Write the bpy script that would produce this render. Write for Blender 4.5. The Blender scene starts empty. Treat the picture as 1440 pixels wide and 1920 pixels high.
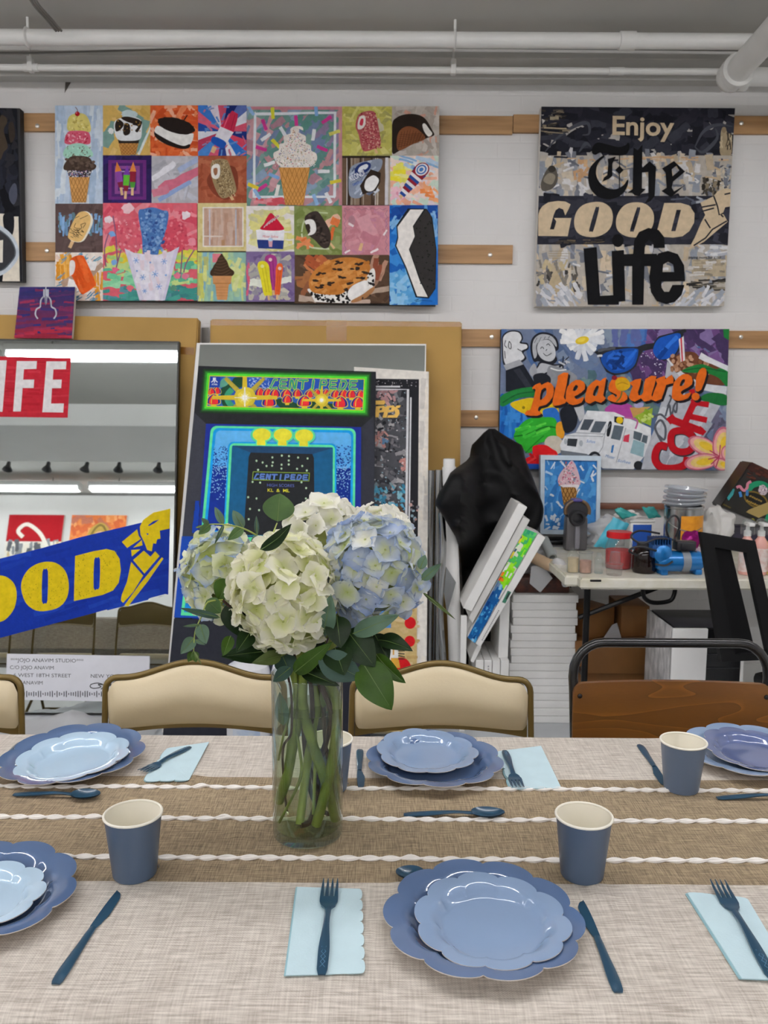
import bpy, bmesh, math, random
from mathutils import Vector, Matrix, noise
from mathutils.geometry import tessellate_polygon
PI = math.pi
rnd = random.Random(11)
scene = bpy.context.scene
C = scene.collection

# ------------------------------------------------------------------ camera
CAM_H, FPX, PITCH, ROLL = 1.385, 1553.0, math.radians(7.0), math.radians(0.35)
cam_data = bpy.data.cameras.new('camera')
cam = bpy.data.objects.new('camera', cam_data)
C.objects.link(cam)
cam.location = (0, 0, CAM_H)
CR = Matrix.Rotation(PI/2 - PITCH, 3, 'X') @ Matrix.Rotation(ROLL, 3, 'Z')
cam.rotation_euler = CR.to_euler()
cam_data.sensor_fit = 'VERTICAL'
cam_data.sensor_height = 8.4
cam_data.lens = FPX/1920*8.4
cam_data.clip_start = 0.02
cam_data.dof.use_dof = True
cam_data.dof.focus_distance = 1.3
cam_data.dof.aperture_fstop = 3.0
scene.camera = cam
scene.view_settings.view_transform = 'Standard'
scene.view_settings.look = 'None'
scene.view_settings.gamma = 1.0
scene.view_settings.use_curve_mapping = False
scene.view_settings.exposure = 0.0
TUBE_STRENGTH = 32.0
world = bpy.data.worlds.new('world')
scene.world = world
world.use_nodes = True
world.node_tree.nodes['Background'].inputs[0].default_value = (0.9, 0.95, 1.0, 1)
world.node_tree.nodes['Background'].inputs[1].default_value = 0.05
scene.cycles.max_bounces = 9
scene.cycles.diffuse_bounces = 5
scene.cycles.transparent_max_bounces = 24
scene.cycles.use_denoising = True
scene.cycles.sample_clamp_indirect = 6.0

# ------------------------------------------------------------------ pixel -> place in the room
def ray(px, py):
    return CR @ Vector(((px-720)/FPX, -(py-960)/FPX, -1.0))
O = Vector((0, 0, CAM_H))
def PY(px, py, Y):
    d = ray(px, py); return O + d*(Y/d.y)
def PZ(px, py, Z):
    d = ray(px, py); return O + d*((Z-CAM_H)/d.z)
class Plane:
    """plane containing the X direction, leaning back by tilt degrees, through (Y, z)"""
    def __init__(s, Y, z=0.0, tilt=0.0, yaw=0.0):
        t = math.radians(tilt); w = math.radians(yaw)
        s.p = Vector((0, Y, z)); s.n = Matrix.Rotation(w, 3, 'Z') @ Vector((0, -math.cos(t), math.sin(t)))
    def at(s, px, py, off=0.0):
        d = ray(px, py); t = (s.p-O).dot(s.n)/d.dot(s.n)
        return O + d*t + s.n*off

# ------------------------------------------------------------------ objects
def tag(o, label=None, cat=None, group=None, kind=None):
    if label: o['label'] = label
    if cat: o['category'] = cat
    if group: o['group'] = group
    if kind: o['kind'] = kind
    return o
def link(o, parent=None):
    C.objects.link(o)
    if parent is not None: o.parent = parent
    return o
def empty(name, loc=(0, 0, 0), rz=0.0, label=None, cat=None, group=None):
    o = bpy.data.objects.new(name, None); o.location = loc; o.rotation_euler = (0, 0, rz)
    o.empty_display_size = 0.05
    link(o); return tag(o, label, cat, group)
def obj(name, bm, mats, parent=None, smooth=True, angle=40):
    me = bpy.data.meshes.new(name)
    bmesh.ops.recalc_face_normals(bm, faces=bm.faces)
    bm.to_mesh(me); bm.free()
    if not isinstance(mats, (list, tuple)): mats = [mats]
    for m in mats: me.materials.append(m)
    if smooth:
        for p in me.polygons: p.use_smooth = True
        try: me.set_sharp_from_angle(angle=math.radians(angle))
        except Exception: pass
    return link(bpy.data.objects.new(name, me), parent)
def copy_tree(o, parent=None):
    c = o.copy(); C.objects.link(c)
    if parent is not None: c.parent = parent
    for ch in list(o.children): copy_tree(ch, c)
    return c
def BM(): return bmesh.new()

def lin(c):
    if isinstance(c, str):
        c = c.lstrip('#'); c = tuple(int(c[i:i+2], 16)/255 for i in (0, 2, 4))
    return tuple((x/12.92 if x <= .04045 else ((x+.055)/1.055)**2.4) for x in c[:3])

# ------------------------------------------------------------------ materials
MATS = {}
def mat(name, col, rough=0.5, metal=0.0, var=0.06, scale=12.0, bump=0.0, bscale=60.0, coat=0.0, col2=None, stretch=None,
        trans=0.0, alpha=1.0, sheen=0.0, sss=0.0, spec=0.5, detail=4.0):
    if name in MATS: return MATS[name]
    m = bpy.data.materials.new(name); m.use_nodes = True
    nt = m.node_tree; N = nt.nodes; L = nt.links
    b = N['Principled BSDF']
    c = lin(col); c2 = lin(col2) if col2 else tuple(max(0, x*(1-2.2*var)) for x in c)
    tc = N.new('ShaderNodeTexCoord'); mp = N.new('ShaderNodeMapping')
    if stretch: mp.inputs['Scale'].default_value = stretch
    L.new(tc.outputs['Object'], mp.inputs['Vector'])
    nz = N.new('ShaderNodeTexNoise'); nz.inputs['Scale'].default_value = scale; nz.inputs['Detail'].default_value = detail
    L.new(mp.outputs[0], nz.inputs['Vector'])
    rp = N.new('ShaderNodeValToRGB')
    rp.color_ramp.elements[0].position = 0.3; rp.color_ramp.elements[1].position = 0.7
    rp.color_ramp.elements[0].color = (*c2, 1); rp.color_ramp.elements[1].color = (*c, 1)
    L.new(nz.outputs['Fac'], rp.inputs['Fac']); L.new(rp.outputs[0], b.inputs['Base Color'])
    b.inputs['Roughness'].default_value = rough; b.inputs['Metallic'].default_value = metal
    b.inputs['Coat Weight'].default_value = coat; b.inputs['Coat Roughness'].default_value = 0.08
    b.inputs['Specular IOR Level'].default_value = spec
    b.inputs['Sheen Weight'].default_value = sheen
    if trans: b.inputs['Transmission Weight'].default_value = trans
    if alpha < 1: b.inputs['Alpha'].default_value = alpha
    if bump:
        n2 = N.new('ShaderNodeTexNoise'); n2.inputs['Scale'].default_value = bscale; n2.inputs['Detail'].default_value = 3
        L.new(mp.outputs[0], n2.inputs['Vector'])
        bp = N.new('ShaderNodeBump'); bp.inputs['Strength'].default_value = min(1, bump); bp.inputs['Distance'].default_value = 0.004
        L.new(n2.outputs['Fac'], bp.inputs['Height']); L.new(bp.outputs[0], b.inputs['Normal'])
    MATS[name] = m
    return m
def emit(name, col, strength):
    m = bpy.data.materials.new(name); m.use_nodes = True
    b = m.node_tree.nodes['Principled BSDF']
    b.inputs['Base Color'].default_value = (*lin(col), 1)
    b.inputs['Emission Color'].default_value = (*lin(col), 1); b.inputs['Emission Strength'].default_value = strength
    MATS[name] = m
    return m
def attr_mat(name, rough=0.55, var=0.12, scale=30.0, bump=0.25, spec=0.3, translucent=0.0, stretch=None, coat=0.0):
    """colour from the mesh's own colour attribute, gently broken up by noise like dried paint"""
    m = bpy.data.materials.new(name); m.use_nodes = True
    nt = m.node_tree; N = nt.nodes; L = nt.links; b = N['Principled BSDF']
    at = N.new('ShaderNodeAttribute'); at.attribute_name = 'Col'
    tc = N.new('ShaderNodeTexCoord'); mp = N.new('ShaderNodeMapping')
    if stretch: mp.inputs['Scale'].default_value = stretch
    L.new(tc.outputs['Object'], mp.inputs[0])
    nz = N.new('ShaderNodeTexNoise'); nz.inputs['Scale'].default_value = scale; nz.inputs['Detail'].default_value = 5
    L.new(mp.outputs[0], nz.inputs['Vector'])
    mr = N.new('ShaderNodeMapRange'); mr.inputs['From Min'].default_value = .25; mr.inputs['From Max'].default_value = .75
    mr.inputs['To Min'].default_value = 1-var; mr.inputs['To Max'].default_value = 1+var*0.7
    L.new(nz.outputs['Fac'], mr.inputs['Value'])
    mx = N.new('ShaderNodeVectorMath'); mx.operation = 'SCALE'
    L.new(at.outputs['Color'], mx.inputs[0]); L.new(mr.outputs[0], mx.inputs['Scale'])
    L.new(mx.outputs[0], b.inputs['Base Color'])
    b.inputs['Roughness'].default_value = rough; b.inputs['Specular IOR Level'].default_value = spec
    b.inputs['Coat Weight'].default_value = coat
    if bump:
        bp = N.new('ShaderNodeBump'); bp.inputs['Strength'].default_value = bump; bp.inputs['Distance'].default_value = 0.003
        n2 = N.new('ShaderNodeTexNoise'); n2.inputs['Scale'].default_value = scale*3
        L.new(mp.outputs[0], n2.inputs['Vector']); L.new(n2.outputs['Fac'], bp.inputs['Height']); L.new(bp.outputs[0], b.inputs['Normal'])
    if translucent:
        tr = N.new('ShaderNodeBsdfTranslucent'); L.new(mx.outputs[0], tr.inputs[0])
        ms = N.new('ShaderNodeMixShader'); ms.inputs[0].default_value = translucent
        L.new(b.outputs[0], ms.inputs[1]); L.new(tr.outputs[0], ms.inputs[2])
        L.new(ms.outputs[0], N['Material Output'].inputs['Surface'])
    MATS[name] = m
    return m
def clear_mat(name, tint='#ffffff', gloss=0.12, rough=0.03, haze=0.0, hazecol='#ffffff', edge=0.6, power=5.0):
    """thin clear plastic or glass: lets light straight through, mirrors a little more at grazing angles"""
    m = bpy.data.materials.new(name); m.use_nodes = True
    nt = m.node_tree; N = nt.nodes; L = nt.links
    N.remove(N['Principled BSDF'])
    t = N.new('ShaderNodeBsdfTransparent'); t.inputs[0].default_value = (*lin(tint), 1)
    g = N.new('ShaderNodeBsdfGlossy'); g.inputs['Roughness'].default_value = rough
    lw = N.new('ShaderNodeLayerWeight'); lw.inputs['Blend'].default_value = 0.5
    pw = N.new('ShaderNodeMath'); pw.operation = 'POWER'; pw.inputs[1].default_value = power; L.new(lw.outputs['Facing'], pw.inputs[0])
    fr = N.new('ShaderNodeMath'); fr.operation = 'MULTIPLY_ADD'; fr.inputs[1].default_value = edge; fr.inputs[2].default_value = 0.03; L.new(pw.outputs[0], fr.inputs[0])
    nz = N.new('ShaderNodeTexNoise'); nz.inputs['Scale'].default_value = 25
    ad = N.new('ShaderNodeMath'); ad.operation = 'MULTIPLY_ADD'; ad.inputs[1].default_value = gloss*0.1; 
    L.new(nz.outputs['Fac'], ad.inputs[0]); L.new(fr.outputs[0], ad.inputs[2])
    m1 = N.new('ShaderNodeMixShader'); L.new(ad.outputs[0], m1.inputs[0]); L.new(t.outputs[0], m1.inputs[1]); L.new(g.outputs[0], m1.inputs[2])
    last = m1
    if haze:
        d = N.new('ShaderNodeBsdfDiffuse'); d.inputs[0].default_value = (*lin(hazecol), 1)
        m2 = N.new('ShaderNodeMixShader'); m2.inputs[0].default_value = haze
        L.new(m1.outputs[0], m2.inputs[1]); L.new(d.outputs[0], m2.inputs[2]); last = m2
    L.new(last.outputs[0], N['Material Output'].inputs['Surface'])
    MATS[name] = m
    return m

# ------------------------------------------------------------------ mesh helpers
def box(bm, x0, x1, y0, y1, z0, z1, bev=0.0, M=None, seg=2, mi=0):
    vs = [bm.verts.new(v) for v in ((x0,y0,z0),(x1,y0,z0),(x1,y1,z0),(x0,y1,z0),(x0,y0,z1),(x1,y0,z1),(x1,y1,z1),(x0,y1,z1))]
    fs = [bm.faces.new([vs[i] for i in f]) for f in ((3,2,1,0),(4,5,6,7),(0,1,5,4),(1,2,6,5),(2,3,7,6),(3,0,4,7))]
    for f in fs: f.material_index = mi
    if bev:
        es = list({e for f in fs for e in f.edges})
        r = bmesh.ops.bevel(bm, geom=es, offset=bev, segments=seg, affect='EDGES', profile=0.5)
        vs = list({v for f in r['faces'] for v in f.verts} | {v for v in vs if v.is_valid})
        if mi:
            for f in r['faces']: f.material_index = mi
    if M is not None:
        for v in vs: v.co = M @ v.co
    return vs
def lathe(bm, prof, n=32, M=None, mi=0, cap=(False, False), shape=None):
    rings = []
    for (r, z) in prof:
        ring = []
        for i in range(n):
            a = 2*PI*i/n; rr = r*(shape(a) if shape else 1)
            v = Vector((rr*math.cos(a), rr*math.sin(a), z))
            ring.append(bm.verts.new(M @ v if M is not None else v))
        rings.append(ring)
    for a, b in zip(rings, rings[1:]):
        for i in range(n):
            f = bm.faces.new((a[i], a[(i+1) % n], b[(i+1) % n], b[i])); f.material_index = mi
    if cap[0]: bm.faces.new(rings[0][::-1]).material_index = mi
    if cap[1]: bm.faces.new(rings[-1]).material_index = mi
    return rings
def tube(bm, pts, r, n=10, closed=False, caps=True, mi=0, flat=None):
    pts = [Vector(p) for p in pts]; m = len(pts)
    rs = r if isinstance(r, (list, tuple)) else [r]*m
    rings = []; up = None
    for i, p in enumerate(pts):
        a = pts[(i-1) % m] if (closed or i > 0) else p
        b = pts[(i+1) % m] if (closed or i < m-1) else p
        t = (b-a).normalized() if (b-a).length > 1e-9 else Vector((0, 0, 1))
        if up is None:
            up = t.orthogonal().normalized()
        up = (up - t*up.dot(t))
        up = up.normalized() if up.length > 1e-6 else t.orthogonal().normalized()
        s = t.cross(up)
        fl = flat if flat else 1.0
        rings.append([bm.verts.new(p + (up*math.cos(2*PI*k/n) + s*fl*math.sin(2*PI*k/n))*rs[i]) for k in range(n)])
    prs = list(zip(rings, rings[1:])) + ([(rings[-1], rings[0])] if closed else [])
    for a, b in prs:
        for k in range(n):
            bm.faces.new((a[k], a[(k+1) % n], b[(k+1) % n], b[k])).material_index = mi
    if caps and not closed:
        bm.faces.new(rings[0][::-1]).material_index = mi; bm.faces.new(rings[-1]).material_index = mi
    return rings
def smooth_path(pts, k=6, closed=False):
    pts = [Vector(p) for p in pts]; n = len(pts); out = []
    rng = range(n if closed else n-1)
    for i in rng:
        p0 = pts[(i-1) % n] if (closed or i > 0) else pts[0]
        p1 = pts[i]; p2 = pts[(i+1) % n]
        p3 = pts[(i+2) % n] if (closed or i < n-2) else pts[-1]
        for j in range(k):
            t = j/k
            out.append(0.5*((2*p1) + (p2-p0)*t + (2*p0-5*p1+4*p2-p3)*t*t + (3*p1-p0-3*p2+p3)*t**3))
    if not closed: out.append(pts[-1])
    return out
def prism(bm, poly, fn, mi=0, holes=()):
    """poly in 2D, fn(x, y, k) -> Vector for k = 0 (back) and 1 (front)"""
    loops = [list(poly)] + [list(h) for h in holes]
    flat = [p for l in loops for p in l]
    tris = tessellate_polygon([[Vector((p[0], p[1], 0)) for p in l] for l in loops])
    V = [[bm.verts.new(fn(p[0], p[1], k)) for p in flat] for k in (0, 1)]
    for t in tris:
        for k in (0, 1):
            try: bm.faces.new([V[k][i] for i in (t if k else t[::-1])]).material_index = mi
            except ValueError: pass
    o = 0
    for l in loops:
        n = len(l)
        for i in range(n):
            a, b = o+i, o+(i+1) % n
            try: bm.faces.new((V[0][a], V[0][b], V[1][b], V[1][a])).material_index = mi
            except ValueError: pass
        o += n
def board(bm, corners, t, back, mi=0, bev=0.0):
    """slab with 4 front corners (TL,TR,BR,BL) and thickness t along vector back"""
    f = [bm.verts.new(c) for c in corners]; b = [bm.verts.new(Vector(c) + back*t) for c in corners]
    fs = [bm.faces.new(f[::-1]), bm.faces.new(b)]
    for i in range(4): fs.append(bm.faces.new((f[i], f[(i+1) % 4], b[(i+1) % 4], b[i])))
    for x in fs: x.material_index = mi
    if bev:
        bmesh.ops.bevel(bm, geom=list({e for x in fs for e in x.edges}), offset=bev, segments=2, affect='EDGES')
def grid(bm, nu, nv, fn, mi=0):
    V = [[bm.verts.new(fn(i/nu, j/nv)) for j in range(nv+1)] for i in range(nu+1)]
    for i in range(nu):
        for j in range(nv):
            bm.faces.new((V[i][j], V[i+1][j], V[i+1][j+1], V[i][j+1])).material_index = mi
    return V
def blob(bm, c, r, n=3, amp=0.2, freq=3.0, seed=0.0, M=None, mi=0):
    res = bmesh.ops.create_icosphere(bm, subdivisions=n, radius=1.0)
    for v in res['verts']:
        d = v.co.copy(); k = 1 + amp*noise.noise(d*freq + Vector((seed, seed*1.7, -seed)))
        p = Vector((d.x*r[0]*k, d.y*r[1]*k, d.z*r[2]*k))
        v.co = (M @ p if M is not None else p) + Vector(c)
    for v in res['verts']:
        for f in v.link_faces: f.material_index = mi

# ------------------------------------------------------------------ flat painted artwork
_glyphs = {}
def glyph_mesh(s, bold=0.0, shear=0.0, space=1.0):
    key = (s, bold, shear, space)
    if key not in _glyphs:
        cu = bpy.data.curves.new('t', 'FONT'); cu.body = s; cu.offset = bold; cu.shear = shear; cu.space_character = space
        cu.resolution_u = 4; cu.fill_mode = 'FRONT'
        o = bpy.data.objects.new('t', cu); C.objects.link(o)
        dg = bpy.context.evaluated_depsgraph_get(); dg.update()
        me = o.evaluated_get(dg).to_mesh()
        _glyphs[key] = ([(v.co.x, v.co.y) for v in me.vertices], [tuple(p.vertices) for p in me.polygons])
        o.evaluated_get(dg).to_mesh_clear()
        bpy.data.objects.remove(o); bpy.data.curves.remove(cu)
    return _glyphs[key]
def clip_poly(pts, clip):
    out = list(pts)
    n = len(clip)
    area = sum(clip[i][0]*clip[(i+1) % n][1] - clip[(i+1) % n][0]*clip[i][1] for i in range(n))
    sg = 1 if area > 0 else -1
    for i in range(n):
        a, b = clip[i], clip[(i+1) % n]
        inp, out = out, []
        if not inp: break
        def side(p): return sg*((b[0]-a[0])*(p[1]-a[1]) - (b[1]-a[1])*(p[0]-a[0]))
        for j in range(len(inp)):
            p, q = inp[j-1], inp[j]
            sp, sq = side(p), side(q)
            if sq >= 0:
                if sp < 0:
                    t = sp/(sp-sq); out.append((p[0]+(q[0]-p[0])*t, p[1]+(q[1]-p[1])*t))
                out.append(q)
            elif sp >= 0:
                t = sp/(sp-sq); out.append((p[0]+(q[0]-p[0])*t, p[1]+(q[1]-p[1])*t))
    return out
class Art:
    """a painted picture: polygons traced on the picture's own plane, later strokes over earlier ones"""
    def __init__(s, plane, clip, seed=1, off=0.0006, step=None):
        s.plane = plane; s.clip = clip; s.items = []; s.r = random.Random(seed); s.off = off; s.step = step; s.T = lambda p: p
        s.cl = clip
    def zoom(s, x0, y0, k): s.T = lambda p: (x0 + p[0]/k, y0 + p[1]/k); s.k = k
    def raw(s): s.T = lambda p: p; s.k = 1
    k = 1
    def within(s, clip=None): s.cl = [s.T(p) for p in clip] if clip else s.clip
    def poly(s, pts, col, holes=()):
        P = [s.T(p) for p in pts]
        if holes:
            s.items.append(('h', [P] + [[s.T(p) for p in h] for h in holes], col)); return
        P = clip_poly(P, s.cl)
        if len(P) >= 3: s.items.append(('p', [P], col))
    def rect(s, x0, y0, x1, y1, col): s.poly([(x0,y0),(x1,y0),(x1,y1),(x0,y1)], col)
    def ell(s, cx, cy, rx, ry, col, n=24, rot=0, wob=0.0):
        c, q = math.cos(rot), math.sin(rot); pts = []
        for i in range(n):
            a = 2*PI*i/n; w = 1 + wob*s.r.uniform(-1, 1)
            x, y = rx*w*math.cos(a), ry*w*math.sin(a)
            pts.append((cx + x*c - y*q, cy + x*q + y*c))
        s.poly(pts, col)
    def line(s, pts, w, col, closed=False, taper=False):
        n = len(pts)
        rng = range(n if closed else n-1)
        L, R = [], []
        idx = list(range(n)) + ([0] if closed else [])
        for j, i in enumerate(idx):
            a = pts[i-1] if (closed or i > 0) else pts[i]
            b = pts[(i+1) % n] if (closed or i < n-1) else pts[i]
            dx, dy = b[0]-a[0], b[1]-a[1]; l = math.hypot(dx, dy) or 1
            ww = w*(1 - .8*abs(2*j/(len(idx)-1)-1)) if taper else w
            L.append((pts[i][0]-dy/l*ww/2, pts[i][1]+dx/l*ww/2)); R.append((pts[i][0]+dy/l*ww/2, pts[i][1]-dx/l*ww/2))
        for i in range(len(idx)-1):
            s.poly([L[i], L[i+1], R[i+1], R[i]], col)
    def curve(s, pts, w, col, k=5, closed=False, taper=False):
        q = smooth_path([(p[0], p[1], 0) for p in pts], k, closed)
        s.line([(v.x, v.y) for v in q], w, col, closed, taper)
    def spoly(s, pts, col, k=4):
        q = smooth_path([(p[0], p[1], 0) for p in pts], k, True)
        s.poly([(v.x, v.y) for v in q], col)
    def stroke(s, x, y, l, w, ang, col, rag=0.25):
        c, q = math.cos(ang), math.sin(ang); n = 5; pts = []
        top = [(-l/2 + l*i/n, -w/2*(1+s.r.uniform(-rag, rag))) for i in range(n+1)]
        bot = [(l/2 - l*i/n, w/2*(1+s.r.uniform(-rag, rag))) for i in range(n+1)]
        for (a, b) in top + [(l/2*1.06, 0)] + bot: pts.append((x + a*c - b*q, y + a*q + b*c))
        s.poly(pts, col)
    def strokes(s, x0, y0, x1, y1, n, cols, l=(8, 24), w=(2, 7), ang=(0, PI), rag=0.3):
        for _ in range(n):
            s.stroke(s.r.uniform(x0, x1), s.r.uniform(y0, y1), s.r.uniform(*l), s.r.uniform(*w), s.r.uniform(*ang), s.r.choice(cols), rag)
    def dots(s, x0, y0, x1, y1, n, cols, r=(0.5, 1.5), k=6, inside=None):
        for _ in range(n):
            x, y = s.r.uniform(x0, x1), s.r.uniform(y0, y1)
            if inside and not inside(x, y): continue
            q = s.r.uniform(*r); s.ell(x, y, q, q*s.r.uniform(.6, 1.3), s.r.choice(cols), k, s.r.uniform(0, 3))
    def text(s, t, x, y, h, col, ang=0.0, bold=0.0, shear=0.0, width=None, space=1.0, box_=None):
        """x, y = left end of the baseline; h = cap height"""
        vs, fs = glyph_mesh(t, bold, shear, space)
        if not vs: return
        mx = max(v[0] for v in vs); mn = min(v[0] for v in vs); ks = h/0.70
        kx = (width/(mx-mn)) if width else ks
        c, q = math.cos(ang), math.sin(ang); V = []
        for (a, b) in vs:
            X, Y = (a-mn)*kx, -b*ks
            V.append(s.T((x + X*c - Y*q, y + X*q + Y*c)))
        s.items.append(('m', (V, fs), col))
    def build(s, name, m, parent):
        me = bpy.data.meshes.new(name); V, F, K = [], [], []
        n = len(s.items); st = s.step or max(6e-6, min(6e-5, 0.004/max(1, n)))
        # a glyph on its own layer, every other polygon on its own layer too
        for li, (kind, data, col) in enumerate(s.items):
            off = s.off + li*st; base = len(V); c = (*lin(col), 1.0)
            if kind == 'm':
                vs, fs = data
                V += [s.plane.at(x, y, off) for x, y in vs]
                for f in fs: F.append([base+i for i in f]); K += [c]*len(f)
            else:
                flat = [p for l in data for p in l]
                V += [s.plane.at(x, y, off) for x, y in flat]
                for t in tessellate_polygon([[Vector((p[0], p[1], 0)) for p in l] for l in data]):
                    F.append([base+i for i in t]); K += [c]*3
        me.from_pydata([tuple(v) for v in V], [], F)
        # all faces look out of the picture
        ca = me.color_attributes.new('Col', 'FLOAT_COLOR', 'CORNER')
        ca.data.foreach_set('color', [x for c in K for x in c])
        me.validate(); me.update()
        bm = bmesh.new(); bm.from_mesh(me); bm.normal_update()
        fl = [f for f in bm.faces if f.normal.dot(s.plane.n) < 0]
        if fl: bmesh.ops.reverse_faces(bm, faces=fl)
        bm.to_mesh(me); bm.free()
        me.materials.append(m)
        return link(bpy.data.objects.new(name, me), parent)
PAINT = attr_mat('dried_paint', rough=0.65, var=0.14, scale=45, bump=0.3, spec=0.12)
PRINT = attr_mat('flat_print', rough=0.45, var=0.03, scale=20, bump=0.0)
def canvas(name, label, corners, plane, t, side, cat='painting', group=None, bev=0.0):
    """stretched canvas: body with edges; returns the body; the picture is a child"""
    bm = BM(); board(bm, [plane.at(*c) for c in corners], t, -plane.n, bev=bev)
    o = obj(name, bm, side, smooth=False)
    return tag(o, label, cat, group)
# ================================================================== the room
WY = 4.16            # painted brick wall
XL, XR, YF = -6.2, 3.4, -3.0
CZ = 3.02
def struct(name, bm, m, smooth=False):
    o = obj(name, bm, m, smooth=smooth); o['kind'] = 'structure'; return o
def brick_mat():
    m = mat('painted_brick', '#e4e2e0', rough=0.6, var=0.04, scale=2.2)
    nt = m.node_tree; N = nt.nodes; L = nt.links; b = N['Principled BSDF']
    tc = N.new('ShaderNodeTexCoord'); sx = N.new('ShaderNodeSeparateXYZ'); cb = N.new('ShaderNodeCombineXYZ')
    L.new(tc.outputs['Object'], sx.inputs[0]); L.new(sx.outputs['X'], cb.inputs[0]); L.new(sx.outputs['Z'], cb.inputs[1])
    br = N.new('ShaderNodeTexBrick'); br.inputs['Scale'].default_value = 1.0
    br.inputs['Brick Width'].default_value = 0.215; br.inputs['Row Height'].default_value = 0.072
    br.inputs['Mortar Size'].default_value = 0.006; br.inputs['Mortar Smooth'].default_value = 0.9
    br.inputs['Color1'].default_value = (1,1,1,1); br.inputs['Color2'].default_value = (.92,.92,.92,1); br.inputs['Mortar'].default_value = (.3,.3,.3,1)
    L.new(cb.outputs[0], br.inputs['Vector'])
    nz = N.new('ShaderNodeTexNoise'); nz.inputs['Scale'].default_value = 26; nz.inputs['Detail'].default_value = 6
    L.new(tc.outputs['Object'], nz.inputs['Vector'])
    ad = N.new('ShaderNodeMath'); ad.operation = 'MULTIPLY_ADD'; ad.inputs[1].default_value = 0.7
    L.new(nz.outputs['Fac'], ad.inputs[0]); L.new(br.outputs['Color'], ad.inputs[2])
    bp = N.new('ShaderNodeBump'); bp.inputs['Strength'].default_value = 0.2; bp.inputs['Distance'].default_value = 0.006
    L.new(ad.outputs[0], bp.inputs['Height']); L.new(bp.outputs[0], b.inputs['Normal'])
    return m
M_wall = brick_mat()
M_plain = mat('white_plaster', '#e2e1de', rough=0.7, var=0.03, scale=1.5, bump=0.1, bscale=20)
M_ceil = mat('painted_ceiling', '#b9b7b1', rough=0.75, var=0.05, scale=1.3, bump=0.25, bscale=9)
M_trim = mat('painted_cornice', '#c9c7c2', rough=0.65, var=0.05, scale=4, bump=0.2, bscale=14)
M_floor = mat('painted_concrete_floor', '#bfc3c6', rough=0.35, var=0.08, scale=3.0, bump=0.1, bscale=30)
M_pipe = mat('painted_pipe', '#e6e5e1', rough=0.4, var=0.04, scale=8, bump=0.1, bscale=40)
bm = BM(); box(bm, XL, XR, WY, WY+.15, 0, CZ); struct('wall_back', bm, M_wall)
bm = BM(); box(bm, XL-.15, XL, YF-.15, WY+.15, 0, CZ); struct('wall_left', bm, M_plain)
bm = BM(); box(bm, XR, XR+.15, YF-.15, WY+.15, 0, CZ); struct('wall_right', bm, M_plain)
bm = BM(); box(bm, XL, XR, YF-.15, YF, 0, CZ); struct('wall_front', bm, M_plain)
bm = BM(); box(bm, XL-.15, XR+.15, YF-.15, WY+.15, -.1, 0); struct('floor', bm, M_floor)
# ceiling: slab with very shallow vaults running along the wall
bm = BM()
nv = 60
def cz(t):
    y = YF + (WY+.15-YF)*t
    return CZ - 0.0 + 0.035*abs(math.sin((y-3.99)/0.62*PI/2))**1.5
grid(bm, 1, nv, lambda u, v: Vector((XL-.15+(XR-XL+.3)*u, YF-.15+(WY+.3-YF)*v, cz(v))))
V0 = [v for v in bm.verts]
r = bmesh.ops.extrude_face_region(bm, geom=list(bm.faces))
for v in r['geom']:
    if isinstance(v, bmesh.types.BMVert): v.co.z = CZ + .2
struct('ceiling', bm, M_ceil, smooth=True)
bm = BM(); box(bm, XL, XR, 4.09, WY, 2.924, CZ, bev=.004); struct('trim_1', bm, M_trim)
bm = BM(); box(bm, XL, XR, 3.99, 4.09, 2.976, CZ+.03, bev=.004); struct('trim_2', bm, M_trim)
bm = BM(); box(bm, XL, XR, -1.0, 0.07, 2.80, CZ+.05, bev=.01); struct('trim_3', bm, M_plain)
bm = BM(); box(bm, XL, XR, WY-.015, WY, 0, .10, bev=.003); struct('baseboard_back', bm, M_pipe)

# ---- ceiling pipes
def pipe_x(name, label, z, Y, r, couplings, sag=0.0):
    bm = BM(); tube(bm, [(XL+.02, Y, z), (XR-.02, Y, z)], r, 20)
    o = obj(name, bm, M_pipe); tag(o, label, 'pipe')
    for x in couplings:
        b2 = BM(); lathe(b2, [(r, -.035), (r*1.18, -.033), (r*1.18, .033), (r, .035)], 20, Matrix.Translation((x, Y, z)) @ Matrix.Rotation(PI/2, 4, 'Y'))
        obj('coupling', b2, M_pipe, o)
    return o
ZP, YP = 2.954, 3.75
p = pipe_x('ceiling_pipe', 'thick white pipe running along the ceiling above all the pictures', ZP, YP, .032, [PY(1176, 75, YP).x])
# hangers of the thick pipe
M_rod = mat('dull_steel', '#8f8c88', rough=0.45, metal=0.7, var=0.1, scale=30)
for px in (53, 853):
    x = PY(px, 75, YP).x
    b2 = BM(); tube(b2, [(x, YP, ZP+.02), (x, YP, CZ+.02)], .006, 8)
    tube(b2, [(x, YP+.0345*math.cos(a), ZP+.0345*math.sin(a)) for a in [2*PI*i/20 for i in range(20)]], .004, 6, closed=True, flat=2.2)
    obj('hanger', b2, M_pipe, p)
ZS, YS = 2.909, 3.95
p2 = pipe_x('sprinkler_pipe', 'thin white pipe running close to the wall under the thick one', ZS, YS, .0145, [PY(1156, 134, YS).x, PY(58, 128, YS).x])
for px in (58, 850):
    x = PY(px, 131, YS).x
    b2 = BM(); tube(b2, [(x, YS, ZS+.01), (x, YS, CZ-.005)], .005, 8)
    box(b2, x-.012, x+.012, YS-.018, YS+.018, ZS-.02, ZS+.045, bev=.004)
    obj('hanger', b2, M_pipe, p2)
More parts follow.
